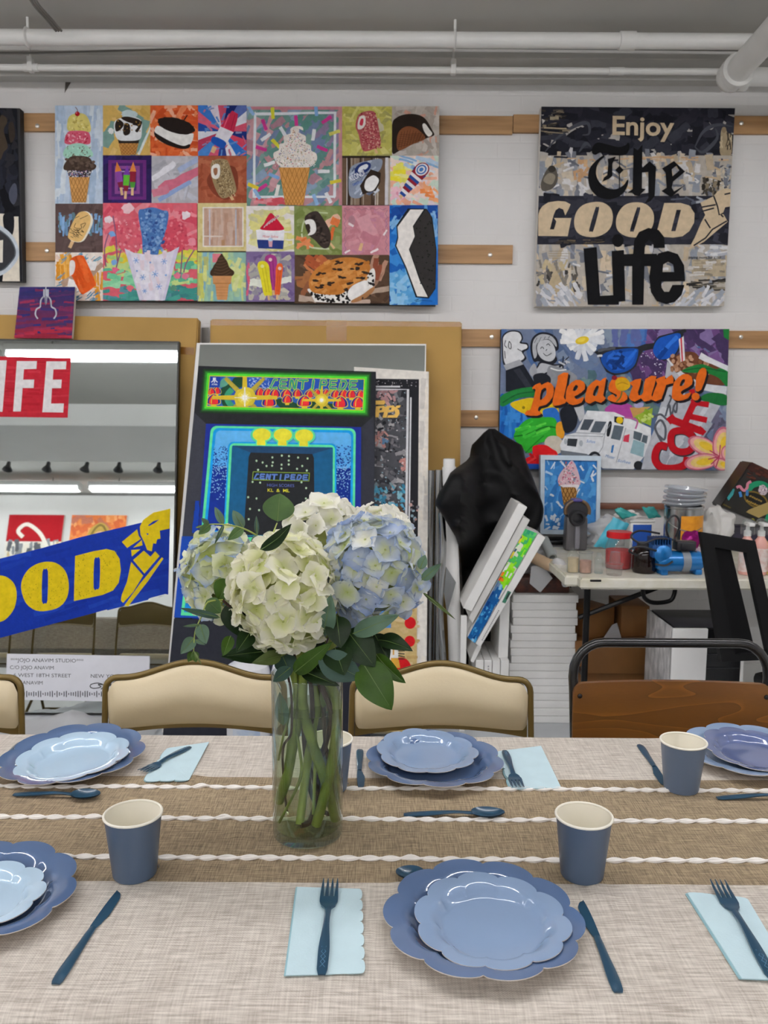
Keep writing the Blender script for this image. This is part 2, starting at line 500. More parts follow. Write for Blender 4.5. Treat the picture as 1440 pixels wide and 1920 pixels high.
# elbow pipe, top right
e = PY(1376, 140, 3.72)
R = .052
bm = BM()
far = e + Vector((-.05, -1.9, .06)); far.z = min(far.z, CZ-.08)
tube(bm, smooth_path([e + Vector((.02, .04, 0)), e + Vector((.0, -.06, .003)), e + (far-e)*.1, e + (far-e)*.4, far], 6), R, 24)
o = obj('drain_pipe', bm, M_pipe); tag(o, 'fat white pipe coming from overhead to an elbow in the upper right corner', 'pipe')
b2 = BM(); tube(b2, [e + Vector((.0, .02, 0)), e + Vector((XR-.03-e.x, .02, -.01))], R*.72, 24)
obj('side_run', b2, M_pipe, o)
b2 = BM(); blob(b2, e + Vector((0, .015, 0)), (R*1.25, R*1.25, R*1.25), 3, 0.02)
for d, k in ((Vector((0, -1, .03)).normalized(), 1.3), (Vector((1, 0, 0)), 1.0)):
    tube(b2, [e + d*.02, e + d*.055], R*1.25*(k if k < 1.2 else 1.05), 24)
obj('elbow', b2, M_pipe, o)
# cable along the cornice, and a bundle coming down top left
M_cable = mat('grey_cable', '#77746f', rough=0.6)
bm = BM(); tube(bm, smooth_path([PY(-60, 99, 3.93), PY(70, 99, 3.93), PY(180, 96, 3.93), PY(420, 91, 3.93), PY(760, 89, 3.93), PY(1440, 95, 3.93), PY(1560, 97, 3.93)], 5), .0045, 8)
tag(obj('electric_cable', bm, M_cable), 'thin grey cable stretched along the cornice behind the thick pipe', 'cable')
bm = BM()
for k in range(3):
    tube(bm, smooth_path([PY(40+k*5, -30, 3.45), PY(62+k*5, 8, 3.5), PY(85+k*5, 34, 3.58), PY(105+k*5, 58, 3.66)], 5), .005, 8)
tag(obj('cable_bundle', bm, M_cable), 'loose bundle of grey cables hanging from the ceiling, top left', 'cable')
bm = BM(); board(bm, [PY(124, 137, WY-.002), PY(147, 137, WY-.002), PY(134, 152, WY-.002), PY(121, 174, WY-.002)], .002, Vector((0, 1, 0)))
tag(obj('torn_bracket', bm, mat('dark_rust', '#57504a', rough=.7)), 'small dark torn scrap on the wall under the pipes', 'scrap')

# ---- strip lights
M_tube = emit('lit_tube', '#fdfcff', TUBE_STRENGTH)
M_house = mat('white_enamel', '#f2f2f0', rough=0.35, var=0.02)
first = None
for (Y, X, row) in [(1.42, -4.3, 'f'), (1.42, -1.85, 'f'), (1.42, .6, 'f'), (1.42, 2.5, 'h'), (-2.2, -4.9, 'b'), (-2.2, -2.42, 'b'), (-2.2, .05, 'b'), (-2.2, 2.3, 'h')]:
    L_ = 2.38 if row != 'h' else 1.1
    t = empty('strip_light', (X, Y, 2.84), 0, None, 'ceiling light', 'strip lights under the ceiling')
    t['label'] = {-4.3: 'leftmost', -1.85: 'second from left', .6: 'third from left', 2.5: 'short rightmost', -4.9: 'leftmost', -2.42: 'second from left', .05: 'third from left', 2.3: 'short rightmost'}[X] + ' lit strip light in the ceiling row ' + ('over the long table' if Y > 0 else 'reflected lower in the mirror')
    b2 = BM(); box(b2, -L_/2, L_/2, -.075, .075, .045, .10, bev=.008); obj('housing', b2, M_house, t)
    b2 = BM(); tube(b2, [(x, 0, .10) for x in (-L_*.35, -L_*.35+.001)], .006, 6)
    for sx in (-1, 1):
        b3 = BM(); tube(b3, [(sx*L_*.35, 0, .10), (sx*L_*.35, 0, .165)], .006, 8); obj('rod', b3, M_rod, t)
        b3 = BM(); box(b3, sx*(L_/2-.012)-.012, sx*(L_/2-.012)+.012, -.07, .07, 0, .05, bev=.004); obj('end_cap', b3, M_house, t)
    b2.free()
    for sy in (-1, 1):
        b3 = BM(); tube(b3, [(-L_/2+.03, sy*.042, .02), (L_/2-.03, sy*.042, .02)], .019, 14); obj('tube', b3, M_tube, t)

# ---- seen only in the mirror: track spots and pictures on the far wall
bm = BM(); box(bm, -5.6, -1.2, -1.42, -1.38, 2.99, CZ+.01); tag(obj('light_track', bm, M_house), 'white lighting track on the ceiling behind the beam', 'track')
M_spot = mat('dark_spot_metal', '#4a4a4c', rough=.5, metal=.3)
for i, x in enumerate((-4.25, -3.8, -3.36, -3.0, -2.55)):
    t = empty('track_spotlight', (x, -1.4, 2.99), rnd.uniform(-1, 1), ('leftmost', 'second from left', 'middle', 'second from right', 'rightmost')[i] + ' of the five dark track spotlights reflected in the large mirror', 'spotlight', 'track spotlights')
    b3 = BM(); tube(b3, [(0, 0, 0), (0, 0, -.07)], .008, 8); obj('stem', b3, M_spot, t)
    b3 = BM(); lathe(b3, [(.02, 0), (.026, -.05), (.055, -.10), (.055, -.105), (.02, -.07)], 16, Matrix.Translation((0, 0, -.06)) @ Matrix.Rotation(.25, 4, 'X')); obj('lamp_head', b3, M_spot, t)
fy = YF + .04
class Plain:   # plane facing +Y (the far wall)
    def __init__(s, Y, x0, z1, k): s.Y, s.x0, s.z1, s.k = Y, x0, z1, k; s.n = Vector((0, 1, 0))
    def at(s, x, y, off=0): return Vector((s.x0 + x*s.k, s.Y+off, s.z1 - y*s.k))
M_edge = mat('canvas_edge', '#d8d3c8', rough=.7)
for nm, x0, lab, fn in (('painting', -4.9, 'red and white abstract canvas on the far wall', 0), ('painting', -4.08, 'orange portrait canvas of long hair on the far wall', 1)):
    z1 = 2.74
    bm = BM(); box(bm, x0, x0+.72, YF+.001, fy, z1-.72, z1); o = obj(nm, bm, M_edge, smooth=False); tag(o, lab, 'painting')
    pl = Plain(fy, x0, z1, .0072); a = Art(pl, [(0, 0), (100, 0), (100, 100), (0, 100)], 5)
    if fn == 0:
        a.rect(0, 0, 100, 100, '#e9e4d8'); a.rect(0, 0, 100, 50, '#a3121c'); a.strokes(0, 55, 100, 100, 40, ['#c9b48c', '#8b8f94', '#e8dfcf', '#5d6066'], (10, 30), (4, 9), (1.3, 1.8))
        a.curve([(75, 60), (60, 35), (35, 18), (20, 30), (30, 42)], 7, '#efe9dc')
    else:
        a.rect(0, 0, 100, 100, '#d9763f'); a.strokes(0, 0, 100, 100, 70, ['#e08a4f', '#c8643a', '#eaa168', '#b8705a'], (10, 30), (5, 12))
        a.spoly([(28, 60), (35, 28), (55, 14), (72, 30), (80, 62), (78, 100), (22, 100)], '#b99a4e'); a.ell(54, 52, 15, 22, '#dcae97'); a.curve([(30, 60), (45, 25), (60, 22), (76, 60)], 4, '#7d6a35')
    a.build('painted_front', PAINT, o)
# ================================================================== wooden cleats on the wall
def wood_mat(name, c1, c2, axis='X', scale=3.0, rough=0.5, stretch=None, coat=0.0):
    m = mat(name, c1, rough=rough, col2=c2, scale=scale, stretch=stretch or ((1, 14, 14) if axis == 'X' else (14, 14, 1)), coat=coat, detail=6, bump=0.08)
    return m
M_cleat = wood_mat('pine_strip', '#b98f5f', '#8a6238', scale=2.5)
M_screw = mat('steel_screw', '#d8d4cc', rough=.3, metal=.8, var=.1)
def cleat(x0, x1, y0, y1, label, screws=()):
    a = PY((x0+x1)/2, y0, WY-.02); b = PY((x0+x1)/2, y1, WY-.02)
    X0, X1 = PY(x0, y0, WY-.02).x, PY(x1, y0, WY-.02).x
    bm = BM(); box(bm, X0, X1, WY-.02, WY, b.z, a.z, bev=.0015)
    o = tag(obj('wood_strip', bm, M_cleat, smooth=False), label, 'wood strip', None)
    for sx, sy in screws:
        p = PY(sx, sy, WY-.02)
        b2 = BM(); lathe(b2, [(.011, 0), (.009, .003), (.003, .0045)], 12, Matrix.Translation(p) @ Matrix.Rotation(PI/2, 4, 'X'), cap=(False, True)); obj('screw', b2, M_screw, o)
cleat(-120, 962, 214, 248, 'upper pine strip running behind the ice cream canvas', [(70, 236)])
cleat(963, 1560, 216, 250, 'upper pine strip running behind the black and cream canvas', [(1390, 231), (853, 232)][:1])
cleat(-120, 962, 456, 491, 'pine strip level with the lower half of the ice cream canvas, ending in the gap', [(88, 470), (919, 478)])
cleat(866, 1560, 619, 652, 'pine strip at the height of the colourful collage canvas top', [(922, 632), (1389, 632)])
cleat(800, 1300, 770, 801, 'lowest pine strip, beside the tall cardboard carton', [(893, 783)])

M_side_w = mat('primed_canvas', '#e6e2da', rough=.75, var=.05, scale=20, bump=.1, bscale=300)
M_side_b = mat('black_canvas_edge', '#1c1c20', rough=.6, var=.05)
M_side_d = mat('dark_canvas_edge', '#3a342e', rough=.7, var=.2, scale=20)
PL = Plane(WY-.065)
T_ = .0445

# ------------------------------------------------------------------ black canvas cut by the left border
cr = [(-70, 201), (37, 203), (42, 528), (-70, 525)]
o = canvas('painting', 'black and cream abstract canvas at the far left wall edge', cr, PL, T_, M_side_b)
a = Art(PL, cr, 21); a.zoom(0, 180, 4.0); a.within([(-300, 88), (128, 92), (165, 1392), (-300, 1390)])
a.rect(-320, 60, 180, 1420, '#17181f')
a.strokes(-60, 120, 120, 880, 60, ['#1f2029', '#2b2b30', '#0f1016', '#262833'], (60, 200), (30, 80), (1.1, 2.0))
a.spoly([(0, 170), (45, 160), (55, 200), (30, 260), (60, 380), (30, 420), (0, 470)], '#4a3f33'); a.spoly([(65, 220), (100, 200), (115, 300), (80, 350)], '#3a322b')
a.spoly([(70, 720), (100, 660), (125, 670), (130, 760), (105, 815), (75, 780)], '#4d5160')
a.poly([(-30, 880), (40, 885), (35, 990), (60, 1010), (100, 1020), (105, 905), (140, 905), (150, 1390), (20, 1390), (25, 1340), (-30, 1330)], '#e4dccc')
a.spoly([(30, 890), (100, 880), (105, 1010), (70, 1060), (30, 980)], '#1b1c22'); a.spoly([(-30, 1000), (60, 1020), (110, 1120), (100, 1240), (40, 1310), (-30, 1330)], '#35363a')
a.poly([(-30, 1090), (25, 1080), (22, 1250), (-30, 1250)], '#e6dfd0')
a.curve([(-40, 960), (60, 1030), (115, 1110), (130, 1190), (95, 1260), (30, 1320), (-40, 1345)], 30, '#c9d2da'); a.curve([(-40, 985), (55, 1050), (105, 1120), (117, 1190), (85, 1245), (30, 1300), (-40, 1325)], 9, '#5a6168')
a.build('painted_front', PAINT, o)

# ------------------------------------------------------------------ ice cream canvas (24 squares)
cr = [(105, 200), (823, 201), (817, 573), (110, 563)]
o = canvas('painting', 'wide canvas of ice cream and popsicle squares on the white wall', cr, PL, T_, M_side_d)
a = Art(PL, cr, 31)
WAF = '#cf9a5a'; WAFD = '#9a6a33'; STK = '#dcb688'
def cone(a, pts, col=WAF, dark=WAFD, n=4, w=2.5):
    """waffle: pts TL, TR, BR, BL"""
    a.poly(pts, col)
    tl, tr, br, bl = pts
    old = a.cl
    a.cl = [a.T(p) for p in pts]
    for i in range(-n, n+1):
        t = i/n
        mid = lambda p, q, u: (p[0]+(q[0]-p[0])*u, p[1]+(q[1]-p[1])*u)
        A = mid(tl, tr, t); B = mid(bl, br, t+.7)
        a.line([A, B], w, dark); A = mid(tl, tr, 1-t); B = mid(bl, br, .3-t); a.line([A, B], w, dark)
    a.cl = old
def cell(a, x0, y0, x1, y1, col, cols=None, n=30, **k):
    a.within([(x0, y0), (x1, y0), (x1, y1), (x0, y1)]); a.rect(x0, y0, x1, y1, col)
    if cols: a.strokes(x0, y0, x1, y1, n, cols, **k)
K3 = dict(l=(40, 130), w=(14, 40))
a.zoom(90, 190, 3.79)
# triple scoop
cell(a, 50, 30, 392, 735, '#c3d3e6', ['#b3c7de', '#d3dfec', '#a9bfd8', '#dbe5ee'], 60, l=(80, 260), w=(14, 40), ang=(1.45, 1.7))
a.spoly([(135, 180), (150, 110), (205, 85), (265, 95), (298, 150), (302, 215), (250, 215), (200, 208), (150, 212)], '#dfd27a'); a.strokes(150, 110, 290, 205, 26, ['#e8dd92', '#cdbc62', '#f0e8a8', '#b9a552'], l=(8, 22), w=(4, 10))
a.spoly([(118, 295), (140, 220), (200, 210), (260, 212), (295, 230), (300, 300), (240, 305), (180, 308)], '#d95f78'); a.strokes(130, 225, 292, 295, 44, ['#b81f3e', '#f0a3b4', '#c93c58', '#f6c6cf'], l=(8, 22), w=(4, 10))
a.spoly([(108, 380), (130, 325), (190, 300), (260, 305), (310, 350), (318, 390), (260, 400), (150, 408)], '#a9dcc8'); a.strokes(125, 320, 305, 395, 46, ['#5a4636', '#7a6a55', '#a9dcc8', '#c9efdf'], l=(6, 18), w=(3, 7))
a.spoly([(110, 470), (125, 435), (160, 395), (220, 388), (290, 398), (320, 435), (345, 460), (320, 490), (240, 495), (130, 492)], '#4a3a30')
for q in range(46): a.ell(a.r.uniform(130, 325), a.r.uniform(405, 480), 13, 10, a.r.choice(['#55453a', '#3f3129', '#66554a']), 10)
a.poly([(135, 490), (312, 492), (298, 540), (150, 540)], '#3c3036'); a.dots(145, 494, 303, 538, 120, ['#e8e3e0', '#8d7fb0', '#d7a6b6', '#8aa2c8', '#f3efe9'], (2.5, 5))
cone(a, [(150, 540), (298, 540), (272, 720), (172, 720)], n=5, w=4)
a.ell(210, 90, 17, 17, '#a9131f'); a.ell(204, 84, 5, 5, '#e9818a'); a.curve([(212, 74), (208, 58), (195, 42)], 4, '#6f1a20')
# drumstick cone
cell(a, 392, 30, 735, 385, '#d9b464', ['#e3c179', '#cfa856'], 18, **K3)
for s in [(420, 310, 470, 170), (460, 200, 400, 240), (700, 120, 640, 330), (620, 110, 560, 70), (690, 240, 610, 370)]: a.stroke((s[0]+s[2])/2, (s[1]+s[3])/2, 190, 56, math.atan2(s[3]-s[1], s[2]-s[0]), '#7fa39a', .35)
a.stroke(690, 280, 220, 16, -1.15, '#dfe8e6'); a.ell(450, 212, 22, 22, '#eef0ef', wob=.2); a.ell(580, 95, 60, 32, '#c9dcdf', wob=.15)
cone(a, [(500, 285), (648, 285), (625, 382), (522, 382)], '#c28a48', '#8d5d28', 5, 3)
a.poly([(492, 250), (655, 250), (645, 300), (505, 300)], '#2f2621')
a.spoly([(470, 190), (480, 140), (530, 118), (610, 112), (665, 140), (668, 200), (655, 270), (570, 282), (495, 270)], '#eef0f2')
for P in ([(478, 165), (500, 128), (540, 160), (520, 200), (485, 215)], [(520, 120), (570, 110), (655, 135), (640, 165), (570, 150)], [(545, 160), (580, 165), (585, 225), (555, 245), (535, 225)], [(600, 165), (660, 140), (668, 165), (640, 220), (620, 210), (640, 180)]): a.spoly(P, '#2c211a')
a.dots(490, 125, 655, 220, 40, ['#b0853f'], (3, 6), inside=lambda x, y: (int(x*7+y*3) % 2) == 0)
# sandwich on orange
cell(a, 728, 30, 1070, 392, '#d8622f', ['#e2703d', '#c84e22', '#e98a5c', '#efb193', '#d25428'], 70, **K3)
a.spoly([(775, 180), (900, 200), (1030, 230), (1010, 310), (960, 325), (860, 290), (770, 240)], '#f2f0ec')
a.poly([(775, 175), (1038, 232), (1005, 320), (770, 235)], '#f2f0ec')
a.ell(912, 175, 134, 54, '#241b18', 40, .25, .04); a.spoly([(755, 215), (775, 232), (870, 285), (960, 318), (1008, 305), (1005, 332), (950, 340), (850, 312), (770, 262)], '#241b18')
a.line([(968, 135), (992, 100)], 8, '#241b18')
# rocket pop on starburst
cell(a, 1068, 30, 1412, 388, '#7f7aa8')
for i, cc in enumerate(['#1c2f78', '#d2445f', '#2f6fc4', '#e7e3ea', '#27408c', '#cf5872', '#4b87cf', '#b73a58', '#dfe3ee', '#214a9e', '#d9607a', '#3a78c8', '#ded6e2', '#c74f69', '#15286a', '#5a6fb0', '#e0e2ec', '#d4556f']):
    t0, t1 = 2*PI*i/18, 2*PI*(i+1)/18; a.poly([(1240, 215), (1240+360*math.cos(t0), 215+360*math.sin(t0)), (1240+360*math.cos(t1), 215+360*math.sin(t1))], cc)
a.strokes(1075, 40, 1405, 380, 34, ['#8d94bd', '#c56f86', '#5f8ccb'], l=(20, 60), w=(6, 14))
a.poly([(1155, 360), (1172, 318), (1202, 330), (1182, 372)], STK)
a.poly([(1262, 130), (1310, 68), (1352, 92), (1345, 140), (1320, 225), (1225, 185)], '#c32a4c'); a.poly([(1225, 180), (1320, 222), (1262, 312), (1180, 270)], '#e9e6ee'); a.poly([(1182, 250), (1265, 295), (1250, 335), (1170, 290)], '#2058b8')
a.spoly([(1170, 255), (1215, 262), (1268, 298), (1240, 335), (1165, 295)], '#1c55b4'); a.line([(1290, 90), (1250, 190)], 8, '#e05a78'); a.line([(1330, 95), (1300, 205)], 6, '#9c1d3c')
# rocket trio on purple squares
cell(a, 392, 385, 738, 735, '#2c1f57', ['#33246a', '#241a49'], 14, **K3)
for m_, cc in ((38, '#6d2d7b'), (62, '#4a2468'), (84, '#8a4a8f'), (108, '#4d2a70'), (124, '#b7a9c9'), (132, '#5b2c6e')): a.rect(392+m_, 385+m_*.9, 738-m_, 735-m_*.9, cc)
for (x, y, rot, c1, c2, c3) in ((505, 520, -.16, '#e0853b', '#8e4aa5', '#7c1f3e'), (560, 545, .06, '#7a3fa6', '#5fb832', '#8d2338'), (605, 520, .03, '#e08a45', '#8c1f33', '#4f9a37')):
    q = lambda u, v: (x + u*math.cos(rot) - v*math.sin(rot), y + u*math.sin(rot) + v*math.cos(rot))
    a.poly([q(-9, 80), q(9, 80), q(9, 150), q(-9, 150)], STK); a.poly([q(-22, -20), q(22, -20), q(20, 60), q(-20, 60)], c2); a.poly([q(-20, 55), q(20, 55), q(14, 95), q(-14, 95)], c3); a.poly([q(-24, -20), q(0, -90), q(24, -20)], c1)
# plain grey square with pale strokes (stick only)
cell(a, 738, 390, 1070, 730, '#b7b6bd', ['#c6c5cc', '#aaa9b2', '#c0c2cc'], 40, **K3)
a.stroke(940, 560, 330, 66, -.45, '#cf6f86', .3); a.stroke(820, 500, 200, 40, -.6, '#e9e8ee'); a.stroke(900, 640, 260, 30, -.5, '#8fa6d2'); a.stroke(1000, 450, 170, 36, -.55, '#a9b8d8'); a.stroke(800, 640, 120, 60, -.3, '#cd7d90')
# nutty bar on terracotta
cell(a, 1068, 390, 1415, 735, '#a4573c', ['#ad6145', '#95492f', '#b46a4c'], 40, **K3)
a.spoly([(1130, 560), (1200, 480), (1330, 470), (1350, 620), (1280, 700), (1180, 660)], '#7c3a26')
a.poly([(1285, 668), (1305, 662), (1325, 700), (1305, 706)], STK)
a.spoly([(1160, 440), (1205, 412), (1262, 415), (1290, 450), (1340, 625), (1310, 665), (1260, 690), (1225, 680), (1190, 620), (1160, 520)], '#9b8560')
for q in range(240):
    t = a.r.uniform(0, 1); x = 1175 + 60*t + a.r.uniform(-12, 100); y = 425 + 255*t
    if 1165+35*t < x < 1275+65*t: a.ell(x, y, 6, 4, a.r.choice(['#5d4a34', '#b9a37c', '#7c6747', '#c8b58e']), 6, a.r.uniform(0, 3))
a.spoly([(1165, 470), (1195, 448), (1222, 460), (1222, 530), (1195, 555), (1165, 535)], '#f0ece4'); a.spoly([(1180, 480), (1205, 478), (1205, 515), (1190, 530), (1178, 505)], '#9c6a4c')
# soft serve with sprinkles
a.zoom(450, 190, 3.692)
cell(a, 48, 40, 708, 725, '#6a9188', ['#5f8a84', '#7b9c95', '#b98a90', '#c79aa0', '#7384a6', '#8a9fb8', '#5c8f84', '#a8808c'], 150, l=(60, 180), w=(26, 70), ang=(1.9, 2.6))
a.strokes(560, 60, 700, 700, 20, ['#b98a90', '#5f8a84', '#8f7f9c'], l=(60, 160), w=(20, 50), ang=(1.9, 2.5))
for (x0, y0, x1, y1) in ((112, 92, 655, 82), (660, 75, 655, 660), (655, 662, 100, 665), (98, 660, 106, 90)): a.stroke((x0+x1)/2, (y0+y1)/2, math.hypot(x1-x0, y1-y0), 17, math.atan2(y1-y0, x1-x0), '#dfe3e8', .25)
a.rect(50, 40, 706, 62, '#c0808a'); a.rect(684, 40, 708, 722, '#c58c92'); a.strokes(60, 680, 300, 715, 10, ['#cf5560', '#d98a92'], l=(60, 120), w=(14, 26), ang=(-.1, .1))
for (x, y, r_, cc) in ((228, 85, 1.5, '#d6d43a'), (390, 140, 1.45, '#c83a8c'), (600, 132, -.6, '#c83a8c'), (180, 252, -.6, '#e8eaec'), (300, 215, 1.0, '#dfe3e8'), (510, 235, 1.7, '#e8eaec'), (250, 295, .8, '#d8d23f'), (148, 330, .3, '#c83a8c'), (570, 330, .4, '#c83a8c'), (655, 220, -.3, '#d6d06a'), (205, 435, -.3, '#e8eaec'), (580, 488, 0, '#e8eaec'), (235, 520, .4, '#7fa8d8'), (260, 618, 1.8, '#e8e6e0'), (155, 600, -.6, '#c83a8c'), (92, 590, .4, '#e0c83a'), (662, 558, -.2, '#d8c83f'), (522, 682, 1.2, '#8fb4dc'), (612, 670, 1.1, '#e4e6ea'), (120, 645, 1, '#8fb4dc'), (528, 65, 1.5, '#7fa8d8'), (75, 65, 1, '#8fb4dc'), (170, 165, 1.2, '#c83a8c')): a.stroke(x, y, 78, 24, r_, cc, .12)
a.spoly([(240, 400), (235, 360), (270, 340), (275, 300), (305, 290), (305, 245), (350, 225), (350, 195), (385, 175), (430, 180), (438, 205), (410, 195), (420, 225), (455, 245), (458, 290), (490, 310), (495, 345), (528, 365), (532, 410), (490, 455), (400, 465), (290, 462)], '#efe7df')
def insoft(x, y):
    return (y-180)/280*150+15 > abs(x-385)
a.dots(245, 190, 525, 455, 520, ['#c9566e', '#7b8f4e', '#c08a4a', '#8fa0c8', '#b0a08c', '#ffffff', '#6f6070'], (2, 4.5), inside=insoft)
cone(a, [(272, 462), (485, 462), (440, 722), (315, 722)], '#cf9550', '#a06c30', 6, 3.5)
# red crumb bar
cell(a, 708, 40, 1052, 382, '#c3bd62', ['#cbc670', '#b5ae55', '#a8a262', '#d3ce80'], 46, **K3)
for q in range(16): a.rect(730 + (q % 4)*78, 90 + (q//4)*60, 775 + (q % 4)*78, 112 + (q//4)*60, '#b0aa5c')
a.stroke(960, 170, 90, 50, 1.2, '#c9c6a8')
a.poly([(925, 330), (940, 322), (957, 362), (940, 368)], STK)
a.spoly([(815, 110), (850, 80), (915, 72), (945, 110), (975, 290), (950, 322), (880, 350), (845, 335), (820, 230), (800, 180)], '#b35a5c')
for q in range(260):
    t = a.r.uniform(0, 1); x = 815 + 40*t + a.r.uniform(0, 125); y = 85 + 250*t; a.ell(x, y, 6, 5, a.r.choice(['#8f2c3c', '#d08a80', '#c0606a', '#a04048', '#d9a89a']), 6)
a.spoly([(815, 160), (830, 112), (865, 108), (868, 165), (845, 195), (818, 198)], '#efe6e0'); a.spoly([(828, 165), (838, 128), (855, 130), (848, 172)], '#c83a50')
# taco
cell(a, 1052, 40, 1378, 382, '#b3aaa0', ['#bdb5ac', '#a79c92', '#c4bcb4', '#c99a88'], 46, **K3)
a.spoly([(1052, 358), (1052, 170), (1085, 118), (1150, 95), (1230, 98), (1285, 130), (1330, 205), (1343, 240), (1290, 262), (1180, 310), (1100, 350)], '#2a2019')
a.spoly([(1085, 320), (1090, 240), (1120, 195), (1170, 178), (1230, 200), (1282, 262), (1200, 300), (1110, 345)], '#7c4a2c')
for q in range(9): a.line([(1095+q*20, 335-q*8), (1120+q*20, 200+abs(q-3)*6)], 3, '#4f2c18'); a.line([(1088+q*3, 320-q*14), (1240+q*3, 290-q*10)], 3, '#4f2c18') if q < 7 else None
a.spoly([(1262, 170), (1280, 160), (1310, 200), (1330, 230), (1305, 250), (1275, 215)], '#ece7e0')
# wrapped bar, brown stripes
cell(a, 708, 382, 1040, 722, '#6b5644')
for q in range(26): a.stroke(a.r.uniform(715, 1035), 552, 340, a.r.uniform(6, 18), PI/2, a.r.choice(['#8a7663', '#4a382a', '#b7a999', '#3a2c22', '#9a8a7a', '#cfc8c2']), .2)
a.rect(708, 382, 1040, 398, '#2e241e'); a.stroke(1015, 560, 330, 22, PI/2, '#d3d0d4')
a.spoly([(760, 480), (800, 440), (880, 418), (980, 405), (975, 470), (930, 520), (850, 660), (770, 668), (752, 600)], '#8c96a8'); a.strokes(775, 430, 960, 640, 36, ['#b4bccb', '#6d7891', '#5a667f', '#a5afc0', '#d5dae2'], l=(20, 70), w=(8, 22), ang=(2.0, 2.6))
a.ell(850, 468, 62, 36, '#22346e', 24, -.5); a.spoly([(818, 492), (825, 465), (850, 448), (875, 440), (888, 450), (880, 468), (862, 480), (840, 500)], '#e8ecf2')
a.text('KLONDIKE', 772, 562, 42, '#2a3c74', -.45, .02, width=118); a.text('KLONDI', 770, 560, 38, '#eef0f4', -.45, .01, width=108); a.text('ORIGINAL', 784, 592, 17, '#3a62b8', -.38, .01, width=76)
a.poly([(830, 590), (905, 475), (975, 500), (970, 565), (940, 625), (875, 640), (850, 650)], '#30241d'); a.spoly([(862, 600), (870, 555), (895, 530), (930, 518), (962, 550), (940, 600), (915, 625), (880, 625)], '#f1efee')
# spiral push pop
cell(a, 1040, 382, 1372, 728, '#e8d7cf', ['#f2ded4', '#e9a98c', '#cfe0cf', '#f4c9b8', '#dfe6ef', '#f0b79c', '#e8d8e0'], 90, **K3)
a.strokes(1060, 440, 1180, 560, 14, ['#f0e23a', '#ece56a', '#f3ec9a'], l=(50, 120), w=(20, 40), ang=(-.3, .3)); a.strokes(1140, 395, 1370, 500, 14, ['#8fb4d8', '#b9cfe2', '#dfe8f0'], l=(70, 150), w=(14, 30), ang=(.2, .5)); a.strokes(1050, 600, 1130, 690, 8, ['#e39ab0', '#f0c3cf'], l=(40, 90), w=(14, 26)); a.strokes(1270, 600, 1370, 690, 9, ['#ea8a4c', '#f0a878'], l=(40, 90), w=(14, 26))
a.poly([(1100, 660), (1120, 640), (1135, 655), (1112, 685)], STK)
for i in range(11):
    t = i/10; x, y = 1128 + t*(1256-1128), 645 - t*(645-478); r_ = 22 + 32*t
    cs = ['#24478f', '#eee8ea', '#8c1d2c'][i % 3]
    t2 = (i+1)/10; x2, y2 = 1128 + t2*(1256-1128), 645 - t2*(645-478); a.line([(x-8, y+10), (x2+2, y2)], 2*r_, cs)
a.ell(1257, 480, 55, 48, '#8c1d2c', 28, -.6); a.ell(1257, 478, 46, 39, '#eceaee', 28, -.6); a.ell(1256, 478, 37, 31, '#3b6fb8', 28, -.6); a.ell(1255, 478, 27, 22, '#eceaee', 24, -.6); a.ell(1254, 478, 16, 13, '#4a80c4', 20, -.6)
# row three
a.zoom(90, 380, 3.79)
cell(a, 60, 12, 402, 358, '#5c4a48', ['#64524f', '#52413f', '#5a4846'], 30, **K3)
a.strokes(70, 100, 400, 210, 40, ['#7fa9d6', '#8fb4dc', '#6f93b8', '#5f7f88'], l=(30, 110), w=(10, 22), ang=(1.4, 1.75))
a.poly([(150, 320), (175, 268), (196, 280), (172, 330)], STK)
a.spoly([(168, 205), (195, 130), (235, 75), (285, 68), (320, 100), (325, 150), (295, 220), (260, 275), (210, 285), (160, 262)], '#f0ead8'); a.spoly([(158, 205), (190, 130), (225, 78), (270, 68), (305, 95), (308, 150), (280, 220), (245, 275), (200, 280), (152, 255)], '#e3bb78')
for s in [((200, 115), (230, 100)), ((235, 120), (290, 95)), ((205, 150), (195, 180), (235, 190)), ((240, 160), (275, 150), (255, 185)), ((215, 205), (245, 185), (240, 160))]: a.curve(list(s), 4, '#4a3420')
for q in range(26): a.stroke(a.r.uniform(165, 255), a.r.uniform(190, 250) , 22, 3.5, a.r.uniform(.2, .9), '#3f2c1c')
cell(a, 60, 358, 404, 700, '#efe3da', ['#f4ebe2', '#e9d6c8', '#f6f0ea', '#e8cfc0'], 40, **K3)
a.strokes(75, 375, 170, 520, 16, ['#e3a03c', '#d8912c', '#ecb45c'], l=(80, 150), w=(16, 30), ang=(1.3, 1.75)); a.strokes(340, 540, 395, 690, 8, ['#e3a03c', '#d8912c'], l=(80, 130), w=(14, 26), ang=(1.4, 1.7)); a.strokes(120, 360, 390, 420, 18, ['#5b93b0', '#7fb0c4'], l=(30, 70), w=(4, 9), ang=(2.3, 2.8)); a.strokes(200, 640, 380, 695, 18, ['#5b93b0', '#4a86a8'], l=(30, 60), w=(4, 9), ang=(2.3, 2.8)); a.strokes(75, 520, 160, 600, 12, ['#5b93b0', '#a8c8d2'], l=(30, 60), w=(4, 9), ang=(2.3, 2.8))
a.stroke(190, 540, 190, 40, -.5, '#b79a86'); a.stroke(350, 480, 120, 40, -.7, '#b79a86'); a.stroke(320, 450, 60, 60, .3, '#f3f0ee'); a.stroke(190, 580, 80, 60, .2, '#f5f2f0')
